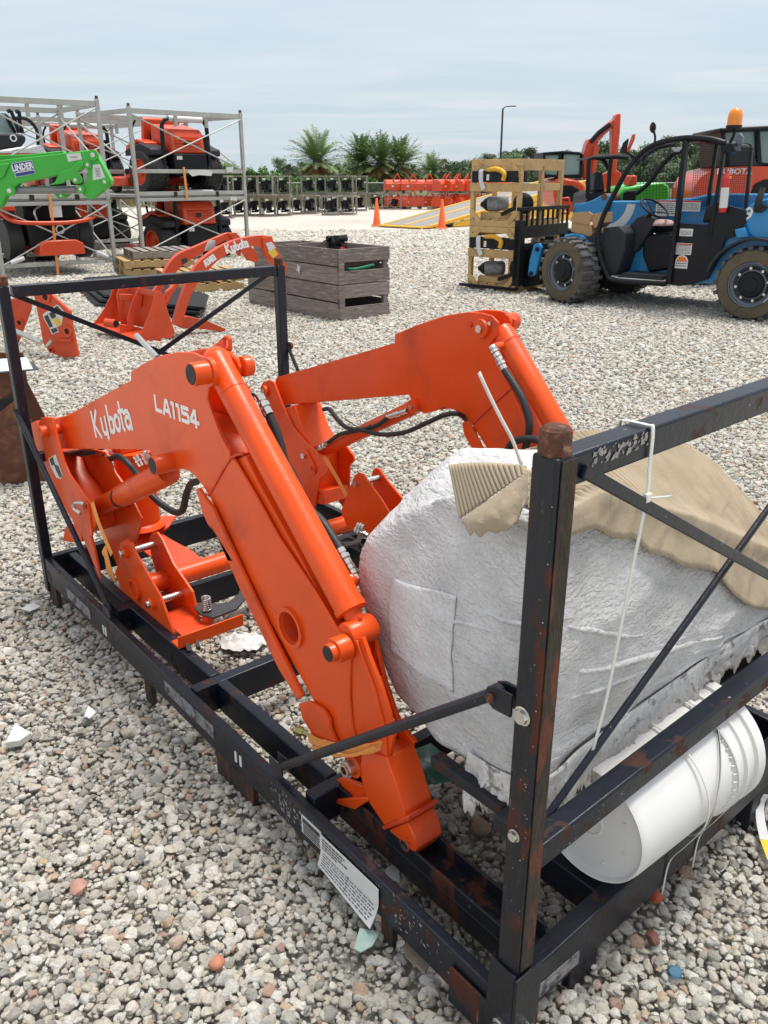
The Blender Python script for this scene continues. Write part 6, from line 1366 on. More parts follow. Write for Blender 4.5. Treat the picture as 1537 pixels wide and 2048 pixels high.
r4, t4 = rack('galvanised rack in the rear row, between the two front racks', (-7.25, 19.4), (-5.35, 21.1))
DZ = 1.275
place_mower(r2, r2.len*.52, .15, DZ, 'orange mower on the upper deck of the right-hand rack')
place_mower(r2, r2.len*.58, .15, -.06, 'orange mower on the lower level of the right-hand rack')
place_mower(r4, r4.len*.42, .15, DZ, 'orange mower on the upper deck of the rear rack'); place_mower(r4, r4.len*.42, .15, -.04, 'orange mower on the lower level of the rear rack')
place_mower(r3, r3.len*.5, .15, DZ, 'orange mower on the upper deck of the far left rack')
place_mower(r1, r1.len*.5, 2.5, .02, 'orange mower on the ground behind the nearest rack'); place_mower(r3, r3.len*.5, .15, -.04, 'orange mower on the lower level of the far left rack')
place_mower(r4, r4.len*.5, 2.6, .02, 'orange mower on the ground behind the rear rack')
# front-facing utility machine in the near rack
def utility(fr, z, label, lower):
    t = thing('utility_machine', label, 'utility vehicle', fr); W = fr.len; OM = M['mowerorange']; t.location.z = z; c = W*.5
    for x in (c-.72, c+.44): MB().lathe((x, .55, .33), (1, 0, 0), [(.2, 0), (.31, .01), (.34, .06), (.34, .24), (.30, .28), (.18, .28)], 28).build('wheel', M['rubber'], t, smooth=40)
    MB().bb((c-.42, .1, .22), (c+.42, .9, .62)).build('front_body', B_, t, bevel=.05)
    MB().pipe([(c-.78, .3, .80), (c-.66, .02, .66), (c-.3, -.08, .62), (c+.3, -.08, .62), (c+.66, .02, .68), (c+.72, .3, .74)], .035, 8, 5).build('bumper', OM, t, smooth=60)
    MB().ring((c+.10, .085, .50), (0, 1, 0), .075, .055, .01, 24).build('round_badge', M['lettering'], t)
    MB().prism([(c-.36, .10), (c-.32, .28), (c-.2, .34), (c+.28, .34), (c+.40, .28), (c+.42, .10)], 1, -.12, .25).build('front_guard', OM, t, bevel=.02)
    for x in (c-.35, c+.1): MB().bb((x, .5, .62), (x+.45, 1.0, 1.02)).build('seat_back', B_, t, bevel=.04)
    MB().pipe([(c-.2, .3, .62), (c-.22, .3, .8), (c-.1, .32, .88)], .018, 8).build('lever', M['zinc'], t); MB().bb((c-.55, .8, .3), (c+.6, 1.9, .60)).build('chassis', B_, t, bevel=.03)
    MB().bb((c-.06, .0, .70), (c+.14, .02, .92)).build('label', M['paper'], t)
    return t
ut1 = utility(r1, .26, 'black and orange machine on the lower level of the nearest rack, front guard visible', 1)
ut2 = thing('utility_vehicle', 'vehicle with grey windscreen and black nose on the upper deck of the nearest rack', 'utility vehicle', r1); ut2.location.z = DZ
def U(x, y, Y): return V(r1, 't', x, y, Y)
def uslab(nm, m, pts, y0, y1, bev=.02): 
    P_ = [(a, b-DZ) for a, b in r1.polyy('t', pts, y0)]; return MB().prism(P_, 1, y0, y1).build(nm, m, ut2, bevel=bev)
uslab('body', M['mowerorange'], [(-500,690),(60,684),(440,690),(500,720),(500,790),(-500,820)], .2, 1.8); uslab('hood', M['darkgrey'], [(-400,480),(180,470),(285,500),(290,560),(240,620),(-20,660),(-400,650)], .1, .6, .04)
uslab('windscreen', M['glass'], [(-300,250),(60,250),(130,300),(190,470),(-300,470)], .5, .54, 0); uslab('windscreen_post', B_, [(60,250),(100,290),(190,470),(160,475),(80,330)], .44, .49)
uslab('film_cover', M['foam'], [(-200,680),(200,660),(440,600),(520,690),(-200,692)], .1, 1.7)
MB().ring(U(148, 525, .09)-Vector((0, 0, DZ)), (0, 1, 0), .055, .035, .01, 20).build('round_badge', M['lettering'], ut2)
for pts in ([(80,235),(125,240),(210,470)], [(170,235),(210,240),(215,340),(250,470)], [(150,310),(290,315),(400,430),(420,610)]): MB().pipe([U(x, y, .6)-Vector((0, 0, DZ)) for x, y in pts], .03, 8, 3).build('roll_bar', B_, ut2)
# wraps, tags and straps on the near rack
st = thing('ratchet_strap', 'orange ratchet strap running down the front of the nearest rack', 'strap', r1)
MB().ribbon([V(r1, 'u', 545, 30, -.06), V(r1, 'u', 590, 440, -.06), V(r1, 'u', 640, 940, -.06)], (1, 0, 0), .045, .003).build('band', M['strap'], st)
st = thing('ratchet_strap', 'orange ratchet strap on the middle beam of the right-hand rack', 'strap', r2)
MB().ribbon([V(r2, 'v', 785, 760, -.06), V(r2, 'v', 800, 900, -.06), V(r2, 'v', 825, 1130, -.06)], (1, 0, 0), .05, .003).build('band', M['strap'], st)
for (p0, p1) in (((120, 800), (265, 745)), ((1060, 680), (1185, 735))): 
    o = MB().tube(V(r1, 'u', *p0, -.05), V(r1, 'u', *p1, -.05), .035, seg=10).build('foam_sleeve', M['foam'], t1, smooth=60)
for fr_, tt, code, q in ((r1, t1, 'u', [(1070,768),(1155,768),(1155,820),(1070,820)]), (r2, t2, 'v', [(1268,760),(1350,760),(1345,820),(1275,820)]), (r2, t2, 'v', [(1315,1100),(1390,1100),(1385,1140),(1315,1140)]), (r2, t2, 'v', [(825,808),(880,795),(1000,790),(1115,805),(1100,862),(960,852),(880,868)])): slab(fr_, tt, 'tag', M['paper'], code, q, -.055, -.05, 0)
# ------------------------------------------------------------------ pallets, mats, small loader with bucket, mounting plates
def pallet(fr, x, y, z, label, m, W=1.1, D=1.0):
    t = thing('pallet', label, 'pallet', loc=fr.o+fr.X*x+fr.Y*y+Vector((0, 0, z)), rot=fr.ang)
    for k in range(7): MB().bb((k*W/6.6, 0, .115), (k*W/6.6+.11, D, .135)).build('plank', m, t, bevel=.003)
    for k in range(3): MB().bb((0, k*(D-.09)/2, .024), (W+.09, k*(D-.09)/2+.09, .114)).build('stringer', m, t, bevel=.003)
    for k in range(3): MB().bb((k*W/2.2, 0, .003), (k*W/2.2+.11, D, .023)).build('plank', m, t)
    return t
PF = Frame(ground((330, 590)), .45)
pallet(PF, 0, 0, 0, 'lowest pine pallet of the stack behind the small loader arms', M['pallet']); pallet(PF, .1, .05, .14, 'second pine pallet up in the stack behind the small loader arms', M['pallet'])
PF2 = Frame(ground((250, 556)), .45)
pallet(PF2, 0, 0, .0, 'lower pine pallet in front of the right-hand rack', M['pallet']); pallet(PF2, .02, .0, .14, 'middle pine pallet in front of the right-hand rack', M['pallet']); pallet(PF2, .2, .1, .28, 'grey top pallet in front of the right-hand rack', M['greypallet'])
mb = MB(); ps = [ground(p, .02) for p in ((150,575),(235,568),(400,612),(390,640),(300,632),(250,620),(190,612))]
mt = thing('rubber_track_mats', 'pile of flat black steel plates lying behind the small orange bucket', 'plates', loc=(ps[0].x, ps[0].y, 0))
for k in range(3):
    mb = MB(); n = len(ps); off = Vector((.05*k, .06*k, 0)); mb.add([(p-ps[0]+off).xy.to_3d()+Vector((0, 0, .02+k*.05)) for p in ps]+[(p-ps[0]+off).xy.to_3d()+Vector((0, 0, .055+k*.05)) for p in ps], [tuple(range(n)), tuple(range(2*n-1, n-1, -1))]+[(i, (i+1) % n, (i+1) % n+n, i+n) for i in range(n)]); mb.build('plate', M['steelblack'], mt, bevel=.004)
# small loader: bucket and two curved arms
SB = Frame.between((262, 668), (300, 687)); SB = Frame(ground((288, 686)), .55)
sl = thing('front_loader', 'small orange front loader with curved lettered arms and bucket lying on the gravel', 'front loader', SB)
OM = M['orange_dirty']
slab(SB, sl, 'bucket_side', OM, 'w', [(835,388),(880,300),(930,180),(950,100),(970,65),(1005,85),(1030,180),(1055,260),(1078,320),(1070,345),(960,392)], 0, .02)
slab(SB, sl, 'bucket_side', OM, 'w', [(575,270),(640,180),(680,100),(700,20),(770,30),(780,60),(720,180),(720,250),(640,300)], .75, .77)
# floor, back and lip spanning between the two sides
def W3(x, y, Y): return V(SB, 'w', x, y, Y)
f0, f1, b1_, b0_ = W3(840, 388, .0), W3(1070, 345, .0), W3(700, 245, .75), W3(578, 275, .75)
def quad3(name, a, b, c, d, th_, m=OM, par=sl):
    n_ = (b-a).cross(d-a).normalized()*th_; return MB().add([a, b, c, d, a+n_, b+n_, c+n_, d+n_], [(0,1,2,3), (7,6,5,4), (0,4,5,1), (1,5,6,2), (2,6,7,3), (3,7,4,0)]).build(name, m, par, bevel=.003)
t0, t1_ = W3(968, 68, .01), W3(705, 22, .75)
quad3('bucket_floor', f0, f1, W3(700, 265, .75), b0_, .012); quad3('bucket_back', W3(1000, 90, .02), t1_+Vector((.05, 0, 0)), W3(720, 250, .74), W3(1065, 335, .02), .012)
quad3('bucket_top', W3(968, 68, .01), W3(960, 105, .01), W3(715, 50, .75), W3(705, 22, .75), .015)
for pts, Y in (([(745,20),(720,90),(735,190),(750,300),(800,330),(790,270),(760,200),(770,110),(790,60)], .5), ([(880,0),(925,0),(880,90),(870,160),(820,210),(825,300),(790,330),(785,240),(800,180),(820,110),(850,60)], .32)):
    slab(SB, sl, 'hitch_hook', OM, 'w', pts, Y, Y+.03, .004, ys=Y)
slab(SB, sl, 'hitch_bar', OM, 'w', [(735,85),(830,90),(825,130),(745,122)], .40, .43, .006); slab(SB, sl, 'hitch_bar', OM, 'w', [(740,270),(850,290),(860,330),(740,330)], .33, .36, .006)
MB().tube(W3(650, 262, .45), W3(712, 268, .36), .045).build('pin_boss', OM, sl); c = W3(712, 268, .35); MB().lathe(c, (.3, -1, 0), [(.034, 0), (.034, .012)], 16).build('cap', M['cap'], sl)
def curved(code, pts, Y, wd, name='loader_arm'):
    mb = MB(); top = [V(SB, code, a, b, Y) for a, b, c, d in pts]; low = [V(SB, code, c, d, Y) for a, b, c, d in pts]
    top = smooth_path(top, 4); low = smooth_path(low, 4); poly = [(p.x, p.z) for p in top]+[(p.x, p.z) for p in reversed(low)]
    return mb.prism(poly, 1, Y, Y+wd).build(name, OM, sl, bevel=.006, smooth=40)
a1 = curved('p', [(1040,22,1030,80),(985,22,985,62),(900,40,910,75),(820,80,835,120),(760,130,785,175),(720,200,745,230),(690,280,718,300),(668,362,700,368)], .05, .09)
curved('p', [(1045,22,1010,30),(1060,60,1020,90),(1085,110,1055,140),(1103,140,1075,170),(1100,178,1085,178)], .02, .10, 'end_plate')
curved('p', [(930,50,925,100),(890,10,880,40),(830,30,830,60),(760,60,775,90),(690,90,710,130),(650,130,670,170),(620,190,635,210),(590,240,620,240)], .85, .09)
slab(SB, sl, 'end_plate', OM, 'p', [(880,12),(905,8),(940,40),(985,80),(998,110),(985,125),(950,115),(915,60)], .80, .83)
slab(SB, sl, 'arm_foot', OM, 'p', [(668,362),(720,330),(800,350),(870,380),(860,390),(770,380),(700,378)], .15, .22)
slab(SB, sl, 'cylinder', OM, 'p', [(640,235),(655,225),(690,185),(705,190),(665,245),(645,290),(632,280)], .1, .17, .01)
mb = MB()
for k in range(6): mb.pipe([V(SB, 'p', 790+k*6, 80, .5), V(SB, 'p', 800+k*5, 50, .5), V(SB, 'p', 812+k*3, 40, .5)], .009, 6, 3)
mb.build('hose_fittings', M['zinc'], sl)
slab(SB, sl, 'warning_label', M['yellow'], 'p', [(1030,85),(1055,70),(1070,92),(1050,108)], .012, .018, 0); slab(SB, sl, 'warning_label', M['paper'], 'p', [(1022,50),(1045,45),(1060,68),(1035,82)], .012, .018, 0)
slab(SB, sl, 'warning_label', M['grey_metal'], 'p', [(698,112),(718,106),(722,122),(702,130)], .84, .846, 0)
def place_text_y(parent, L_, fr, code, p0, p1, p2, Y, width, wd):
    a_, b_, c_ = [Vector((v.x, v.z)) for v in (V(fr, code, *p0, Y), V(fr, code, *p1, Y), V(fr, code, *p2, Y))]
    return stroke_text('lettering', parent, L_, a_, (b_-a_)/width, c_-a_, Y, wd, axis=1)
place_text_y(a1, KU, SB, 'p', (872,88), (955,62), (862,58), .05, 1.25, .019)
L2, w2 = sq_word('A340'); place_text_y(a1, L2, SB, 'p', (792,140), (832,110), (780,122), .05, w2, .017)
# mounting plates and rod at the left
def mplate(label, code, pts, Y, holes_, fr):
    t = thing('mounting_plate', label, 'mounting plate', fr); slab(fr, t, 'plate', OM, code, pts, 0, .03, .005)
    for x, y, r in holes_:
        c = V(fr, code, x, y, -.012); MB().ring((c.x, -.016, c.z), (0, 1, 0), r, r*.55, .016, 18).build('pin_boss', OM, t, smooth=40); MB().lathe((c.x, -.003, c.z), (0, 1, 0), [(r*.55, 0), (r*.55, .002)], 12).build('pin_hole', M['cap'], t)
    return t
MF = Frame(ground((110, 716)), -.35)
t = mplate('orange mounting plate with grey and yellow warning stickers, upright on the gravel', 'w', [(200,60),(240,45),(290,60),(340,110),(430,190),(440,280),(480,465),(420,488),(300,440),(265,390),(240,250)], 0, ((278,103,.055),(412,315,.05),(313,430,.03)), MF)
for pts, m_ in (([(262,210),(350,150),(372,170),(410,215),(385,225),(380,275),(350,290),(362,318),(320,335),(300,290),(270,240)], 'paper'),):
    d = slab(MF, t, 'warning_label', M[m_], 'w', pts, -.006, -.001, 0)
for pts, m_ in (([(300,205),(330,190),(345,225),(320,240)], 'grey_metal'), ([(325,245),(355,228),(382,268),(350,285)], 'yellow'), ([(270,225),(292,212),(325,285),(305,292)], 'grey_metal'), ([(312,302),(345,292),(355,312),(325,328)], 'ink'), ([(335,170),(350,158),(400,212),(382,220)], 'grey_metal')): slab(MF, d, 'print', M[m_], 'w', pts, -.009, -.0065, 0)
MB().tube(V(MF, 'w', 290, 405, -.07), V(MF, 'w', 320, 370, -.07), .018).build('lock_pin', M['zinc'], t); slab(MF, t, 'rib', OM, 'w', [(355,362),(430,365),(432,378),(358,378)], -.03, -.001, .003)
MF2 = Frame(ground((70, 690)), -.2)
t = mplate('plain orange mounting plate behind the crate post, left of the stickered one', 'w', [(20,150),(60,118),(130,105),(185,120),(188,180),(150,280),(120,360),(105,390),(60,392),(55,300),(20,270)], 0, ((118,262,.045),), MF2)
rd = thing('steel_rod', 'bright steel rod leaning between the two orange mounting plates', 'rod', MF); MB().tube(V(MF, 'w', 30, 285, .1), V(MF, 'w', 255, 382, .05), .025).build('rod', M['zinc'], rd, smooth=40)
# ------------------------------------------------------------------ weathered bins
BN = Frame.between((503, 606), (680, 643)); BW = BN.len; bd2 = (ground((780, 632))-ground((680, 643))).xy.length
def bin_(label, x0, x1, y0, y1, z0, h, np_side=2, gap=.012):
    t = thing('timber_bin', label, 'timber bin', BN); OW = M['oldwood']; pw = .055
    def b(lo, hi, nm='plank'): return MB().bb(lo, hi).build(nm, OW, t, bevel=.004)
    for x in (x0, x1-pw):
        for y in (y0, y1-pw): b((x+.002, y+.002, z0), (x+pw-.002, y+pw-.002, z0+h-.01), 'post')
    if x1-x0 > 1.5: b((x0+(x1-x0)*.42, y0-.0255, z0), (x0+(x1-x0)*.42+.09, y0-.0005-.022, z0+h), 'batten')
    ph = (h-gap*(np_side-1))/np_side
    for k in range(np_side):
        zA = z0+k*(ph+gap); jit = random.uniform(-.004, .004)
        b((x0, y0-.022+jit, zA+.002), (x1, y0+jit, zA+ph-.002)); b((x0, y1+jit, zA+.002), (x1, y1+.022+jit, zA+ph-.002))
        if not (k == 0 and h > .1): pass
        hh = ph*.78
        b((x1, y0-.02, zA+(ph-hh if k else 0)), (x1+.022, y1+.02, zA+(ph if k else hh))); b((x0-.022, y0-.02, zA+.002), (x0, y1+.02, zA+ph-.002))
    b((x0+.01, y0+.005, z0+.02), (x1-.01, y1-.005, z0+.04), 'floor_board'); b((x1+.0225, y0-.022, z0), (x1+.045, y0+.05, z0+h), 'batten')
    return t
bin_('long lower timber bin of grey weathered planks on the gravel', 0, BW, 0, bd2, .01, .405)
bin_('short upper timber bin, right one on top of the long bin', BW*.47, BW, .0, bd2, .422, .40)
bin_('short upper timber bin, left one on top of the long bin, set back', .02, BW*.45, .10, bd2+.1, .422, .36)
hs = thing('hose_coil', 'green hose inside the upper right timber bin, showing through the gap', 'hose', BN)
MB().pipe([(BW-.1, .15, .60), (BW-.05, .25, .58), (BW-.04, .45, .60), (BW-.1, .6, .61), (BW-.3, .6, .60), (BW-.3, .2, .6)], .018, 8).build('hose', mat('green_hose', (.02, .22, .12), .4), hs)
cv = thing('contents', 'dark red and black parts heaped in the upper right timber bin', 'spare parts', BN); MB().bb((BW*.5, .06, .60), (BW-.06, bd2-.06, .72)).build('heap', mat('dark_red_parts', (.05, .022, .022), .7, var=.6, vscale=14, bump=.03, bscale=12), cv, bevel=.02)
pp_ = V(BN, 'l', 505, 395, -.03); o = tag(MB().prism([(pp_.x+.055*(1 if k % 2 else .45)*math.cos(k*.7), pp_.z+.06*(1 if k % 2 else .5)*math.sin(k*.7)) for k in range(9)], 1, -.04, -.028).build('film_scrap', M['foam']), 'torn white film scrap stapled to the upper timber bin', 'scrap'); o.location = BN.o; o.rotation_euler.z = BN.ang
ht = thing('hitch_unit', 'black hitch unit standing on top of the timber bins', 'hitch', BN)
yB = bd2+.0; 
slab(BN, ht, 'base', B_, 'l', [(700,205),(740,180),(900,170),(905,225),(800,228),(720,222)], bd2-.15, bd2+.05, .004); slab(BN, ht, 'body', B_, 'l', [(805,60),(835,55),(850,110),(880,150),(890,190),(800,190),(800,140),(815,110)], bd2-.1, bd2, .01)
slab(BN, ht, 'jaw', B_, 'l', [(845,60),(905,50),(920,90),(915,120),(870,128)], bd2-.12, bd2+.02, .008); slab(BN, ht, 'jaw', B_, 'l', [(772,65),(800,55),(815,80),(800,120),(780,125)], bd2-.12, bd2+.02, .008)
bar_y(BN, ht, 'lever', M['steelblack'], 'l', [(740,140),(760,115),(800,100)], bd2-.13, .010, 6, 3); bar_y(BN, ht, 'handle', M['red'], 'l', [(890,190),(970,192)], bd2-.1, .02, 8, 1)
# ------------------------------------------------------------------ cones, ramp
def cone(label, p):
    g = ground(p); t = thing('traffic_cone', label, 'cone', loc=(g.x, g.y, 0), group='traffic cones by the ramp'); del t['group']
    MB().prism([(-.19, -.19), (.19, -.19), (.19, .19), (-.19, .19)], 2, .01, .045).build('base', M['cone'], t, bevel=.01); MB().lathe((0, 0, .045), (0, 0, 1), [(.145, 0), (.125, .05), (.03, .86), (.02, .87)], 24).build('body', M['cone'], t, smooth=40)
    for z, h in ((.46, .13), (.66, .09)):
        r = lambda q: .1462-.1203*((q-.045)/.83)*1.0+.004-.014
        MB().lathe((0, 0, z), (0, 0, 1), [(r(z)+.0, 0), (r(z+h), h)], 24, cap=False).build('reflective_collar', M['paper'], t, smooth=60)
cone('left traffic cone, beside the foot of the yellow ramp', (754, 452)); cone('right traffic cone, in front of the yellow ramp', (884, 457))
A = ground((768, 451)); Bq = ground((862, 456)); rl = (A-Bq); RFm = Frame((Bq.x, Bq.y, 0), math.atan2(A.y-Bq.y, A.x-Bq.x)-PI/2); wR = rl.xy.length
rp = thing('loading_ramp', 'long yellow-edged loading ramp rising to the right behind the cones', 'ramp', RFm); LR, HR = 9.5, 1.45
def rpp(x, z): return (x, z)
MB().prism([(0, .01), (LR, HR-.05), (LR, HR), (0, .06)], 1, .12, wR-.12).build('deck', M['asph'], rp)
for y in (0, wR-.11, wR/2): MB().prism([(0, .0), (LR, HR-.30), (LR, HR+.02), (0, .08)], 1, y, y+.11).build('side_beam', M['yellowpaint'], rp, bevel=.01)
MB().prism([(1.2, .0), (LR, 0), (LR, HR-.32), (1.2, .12)], 1, .02, .06).build('side_skirt', M['yellowpaint'], rp); MB().bb((-.5, -.05, .01), (.02, wR+.05, .05)).build('toe_plate', M['yellowpaint'], rp)
for k in range(4): MB().bb((2+k*2.2, wR-.1, 0), (2.1+k*2.2, wR, HR*(2+k*2.2)/LR-.3 if HR*(2+k*2.2)/LR > .35 else .05)).build('leg', M['yellowpaint'], rp)
# ------------------------------------------------------------------ stacked implements far off
def crated_proto(col):
    t = thing('crated_implement', 'x', 'crated implement'); W_, D_, H_ = .74, .8, .80
    mb = MB()
    for x in (0, W_-.05):
        for y in (0, D_-.05): mb.bb((x, y, 0), (x+.05, y+.05, H_))
    for z in (0, H_-.05): mb.bb((.051, .002, z), (W_-.051, .048, z+.05)); mb.bb((.051, D_-.048, z), (W_-.051, D_-.002, z+.05)); mb.bb((.002, .051, z), (.048, D_-.051, z+.05)); mb.bb((W_-.048, .051, z), (W_-.002, D_-.051, z+.05))
    mb.build('pallet_frame', M['greypallet'], t)
    mb = MB(); R = random.Random(4)
    for k in range(9): x, y, z = R.uniform(.1, .6), R.uniform(.1, .6), R.uniform(.08, .6); mb.box((x, y, z), (R.uniform(.06, .3), R.uniform(.1, .4), R.uniform(.06, .25)), R.uniform(-.4, .4))
    mb.build('implement', col, t); MB().bb((.28, .02, .62), (.42, .045, .70)).build('label', M['foam'], t)
    return t
cp = crated_proto(M['steelblack']); cused = [0]
R_ = random.Random(9)
def put_c(x, y, z, ang, label):
    o = cp if not cused[0] else copy_tree(cp); cused[0] += 1; o.location = (x, y, z); o.rotation_euler.z = ang; o['label'] = label; o['group'] = 'crated black implements stacked along the fence'; o['category'] = 'crated implement'
# rows: (left pixel, right pixel, base pixel y, levels)
ORD = ['first', 'second', 'third', 'fourth', 'fifth', 'sixth']
rows_ = [(455, 575, 432, 2, 4, 'just right of the rack'), (575, 622, 428, 1, 2, 'low pair before the tall stack'), (600, 700, 424, 2, 4, 'tall stack under the big palm'), (640, 705, 430, 1, 2, 'front pair before the tall stack'), (700, 735, 421, 2, 1, 'right end of the tall stack'), (735, 810, 418, 1, 4, 'row by the left traffic cone'), (300, 455, 436, 2, 5, 'row seen through the racks')]
for (xl, xr, yb, lv, n, rn) in rows_:
    for k in range(n):
        for l_ in range(lv):
            xx = xl+(xr-xl)*(k+.1)/n; g = ground((xx, yb-(k % 2))); sc_ = F/(g-ORG).length
            put_c(g.x+R_.uniform(-.05, .05), g.y+R_.uniform(-.12, .12), l_*.83, R_.uniform(-.22, .08), ORD[k]+' black crated implement from the left, '+('upper' if l_ else 'lower')+' level, '+rn)
def orange_proto():
    t = thing('orange_implement', 'x', 'implement'); OM = M['mowerorange']
    MB().prism([(-.3, .12), (-.32, .45), (-.2, .62), (.1, .66), (.3, .5), (.32, .12)], 0, 0, 1.25).build('housing', OM, t, bevel=.03); MB().bb((.1, .0, 0), (.2, .6, .115)).build('skid', M['greypallet'], t); MB().bb((1.0, .0, 0), (1.1, .6, .115)).build('skid', M['greypallet'], t)
    MB().beam((.4, -.2, .6), (.62, -.3, .95), .05, .05).build('hitch', OM, t); MB().beam((.84, -.2, .6), (.62, -.3, .95), .05, .05).build('hitch', OM, t); MB().bb((.3, -.34, .3), (.42, -.325, .38)).build('label', M['paper'], t)
    return t
opx = orange_proto(); oc = [0]
for (x0, x1, yb, n, lv, rn) in ((770, 868, 417, 3, 2, 'left block of long housings'), (872, 1000, 419, 6, 2, 'front row behind the ramp'), (1005, 1100, 420, 4, 1, 'row seen through the pine crates'), (868, 960, 412, 4, 2, 'back row behind the ramp')):
    for k in range(n):
        for l_ in range(lv):
            g = ground((x0+(x1-x0)*k/n, yb)); o = opx if not oc[0] else copy_tree(opx); oc[0] += 1
            o.location = (g.x, g.y, l_*.78); o.rotation_euler.z = R_.uniform(-.2, .2)+(0 if n == 3 else .9); o['label'] = ORD[k]+' orange implement from the left, '+('upper' if l_ else 'lower')+' level, '+rn; o['group'] = 'orange implements along the fence'; o['category'] = 'implement'
# ------------------------------------------------------------------ fence, grass verge, lamp posts, palms, trees
fn = thing('chain_link_fence', 'long chain link fence with a pale top rail before the palms', 'fence', loc=(0, 62, 0))
MB().tube((-60, 0, 1.18), (60, 0, 1.18), .035, seg=8).build('top_rail', M['galv'], fn)
for k in range(41): MB().bb((-60+k*3-.03, -.03, 0), (-60+k*3+.03, .03, 1.2)).build('post', M['galv'], fn)
mb = MB()
for k in range(0, 900): x = -45+k*.1; mb.beam((x, .0, .02), (x+.55, 0, 1.15), .006, .006); mb.beam((x+.55, .01, .02), (x, .01, 1.15), .006, .006)
mb.build('wire_mesh', M['galv'], fn, kind='stuff')
M['drygrass'] = mat('dry_grass', (.24, .20, .10), .95, var=.3, vscale=2, obvar=0); M['grass'] = mat('verge_grass', (.13, .14, .05), .95, var=.4, vscale=.3)
mb = MB(); Rg = np.random.default_rng(5); n = 16000; X = Rg.uniform(-42, 60, n); Y = Rg.uniform(50.5, 61, n); Hh = Rg.uniform(.25, .75, n)
for x, y, h in zip(X, Y, Hh):
    dx, dy = random.uniform(-.15, .15), random.uniform(-.15, .15); mb.v += [(x-.025, y, 0), (x+.025, y, 0), (x+dx, y+dy, h)]; k = len(mb.v); mb.f.append((k-3, k-2, k-1))
gg = mb.build('grass', M['drygrass'], smooth=0); gg['kind'] = 'stuff'; gg['label'] = 'dry tall grass on the verge before the fence'
vg = MB().add([(-400, 50, .004), (400, 50, .004), (400, 900, .004), (-400, 900, .004)], [(0, 1, 2, 3)]).build('grass_verge', M['grass'], smooth=0); vg['kind'] = 'structure'
def lamp(label, p, dist):
    g = at_depth((p[0], 352), dist); t = thing('street_lamp', label, 'street lamp', loc=(g.x, g.y, 0)); t.scale = (1, 1, .83)
    MB().lathe((0, 0, 0), (0, 0, 1), [(.14, 0), (.12, .3), (.10, .32), (.075, 8.3)], 12).build('pole', M['grey_metal'], t, smooth=40); MB().pipe([(0, 0, 8.2), (.15, 0, 8.42), (.5, 0, 8.5), (.9, 0, 8.52)], .045, 8).build('arm', M['grey_metal'], t); MB().bb((.55, -.13, 8.46), (1.1, .13, 8.56)).build('lamp_head', M['rim'], t, bevel=.02)
lamp('tall single-arm street lamp rising behind the pine crates', (1000, 0), 78); lamp('far street lamp just above the telehandler cab roof', (1334, 0), 140)
M['frond'] = mat('palm_frond', (.17, .25, .10), .65, var=.3, vscale=.8, obvar=.1); M['deadfrond'] = mat('dead_palm_frond', (.25, .15, .05), .85, var=.3, vscale=1); M['bark'] = mat('bark', (.10, .075, .055), .95, var=.4, vscale=2, bump=.03, bscale=4)
def palm_proto(seed):
    R = random.Random(seed); t = thing('palm_tree', 'x', 'palm tree'); Ht = 3.0
    MB().lathe((0, 0, 0), (0, 0, 1), [(.42, 0), (.33, .5), (.32, 2.2), (.45, 2.8), (.5, 3.1), (.25, 3.4)], 14).build('trunk', M['bark'], t, smooth=40)
    for nm, m_, n, e0, e1 in (('crown', M['frond'], 96, -.10, 1.45), ('dead_fronds', M['deadfrond'], 34, -.75, -.02)):
        mb = MB()
        for k in range(n):
            az = R.uniform(0, 2*PI); el = e0+(e1-e0)*R.random(); L = R.uniform(3.0, 3.9)*(1 if nm == 'crown' else .66)
            d = Vector((math.cos(az)*math.cos(el), math.sin(az)*math.cos(el), math.sin(el))); p = Vector((0, 0, Ht)); sag = .022+.035*R.random(); side = Vector((-math.sin(az), math.cos(az), 0)); N = 15; prev = p
            for j in range(N):
                dd = (d+Vector((0, 0, -sag*j*1.15))).normalized(); q = prev+dd*(L/N); ll = .58*math.sin(PI*(j+1.2)/(N+1.5))+.08
                wdt = .040
                mb.add([prev-side*.018, prev+side*.018, q+side*.012, q-side*.012], [(0, 1, 2, 3)])
                for s in (-1, 1):
                    for hh in (0, .5):
                        b_ = prev.lerp(q, hh); tip = b_+side*s*ll*.80+dd*ll*.55+Vector((0, 0, R.uniform(-.10, .16)-.05)); mb.add([b_, b_+dd*wdt*2.2, tip], [(0, 1, 2)])
                prev = q
        mb.build(nm, m_, t, smooth=0)
    return t
pprotos = [palm_proto(1), palm_proto(2)]
palms = [(636, 97, 1.0, 'leftmost and largest palm, standing apart from the clump'), (724, 104, .98, 'left palm of the clump of three behind the fence'), (762, 102, .95, 'middle palm of the clump of three behind the fence'), (801, 104, .93, 'right palm of the clump of three behind the fence'), (862, 118, .72, 'small short palm standing alone to the right of the palm clump')]
for k, (x, d, s_, lab) in enumerate(palms):
    src = pprotos[k % 2]; o = src if k < 2 else copy_tree(src); g = at_depth((x, 352), d); o.location = (g.x, g.y, -.1); o.rotation_euler.z = k*1.3; s_ *= 1.08; o.scale = (s_, s_, s_*.94); tag(o, lab, 'palm tree', 'palm trees behind the fence'); 
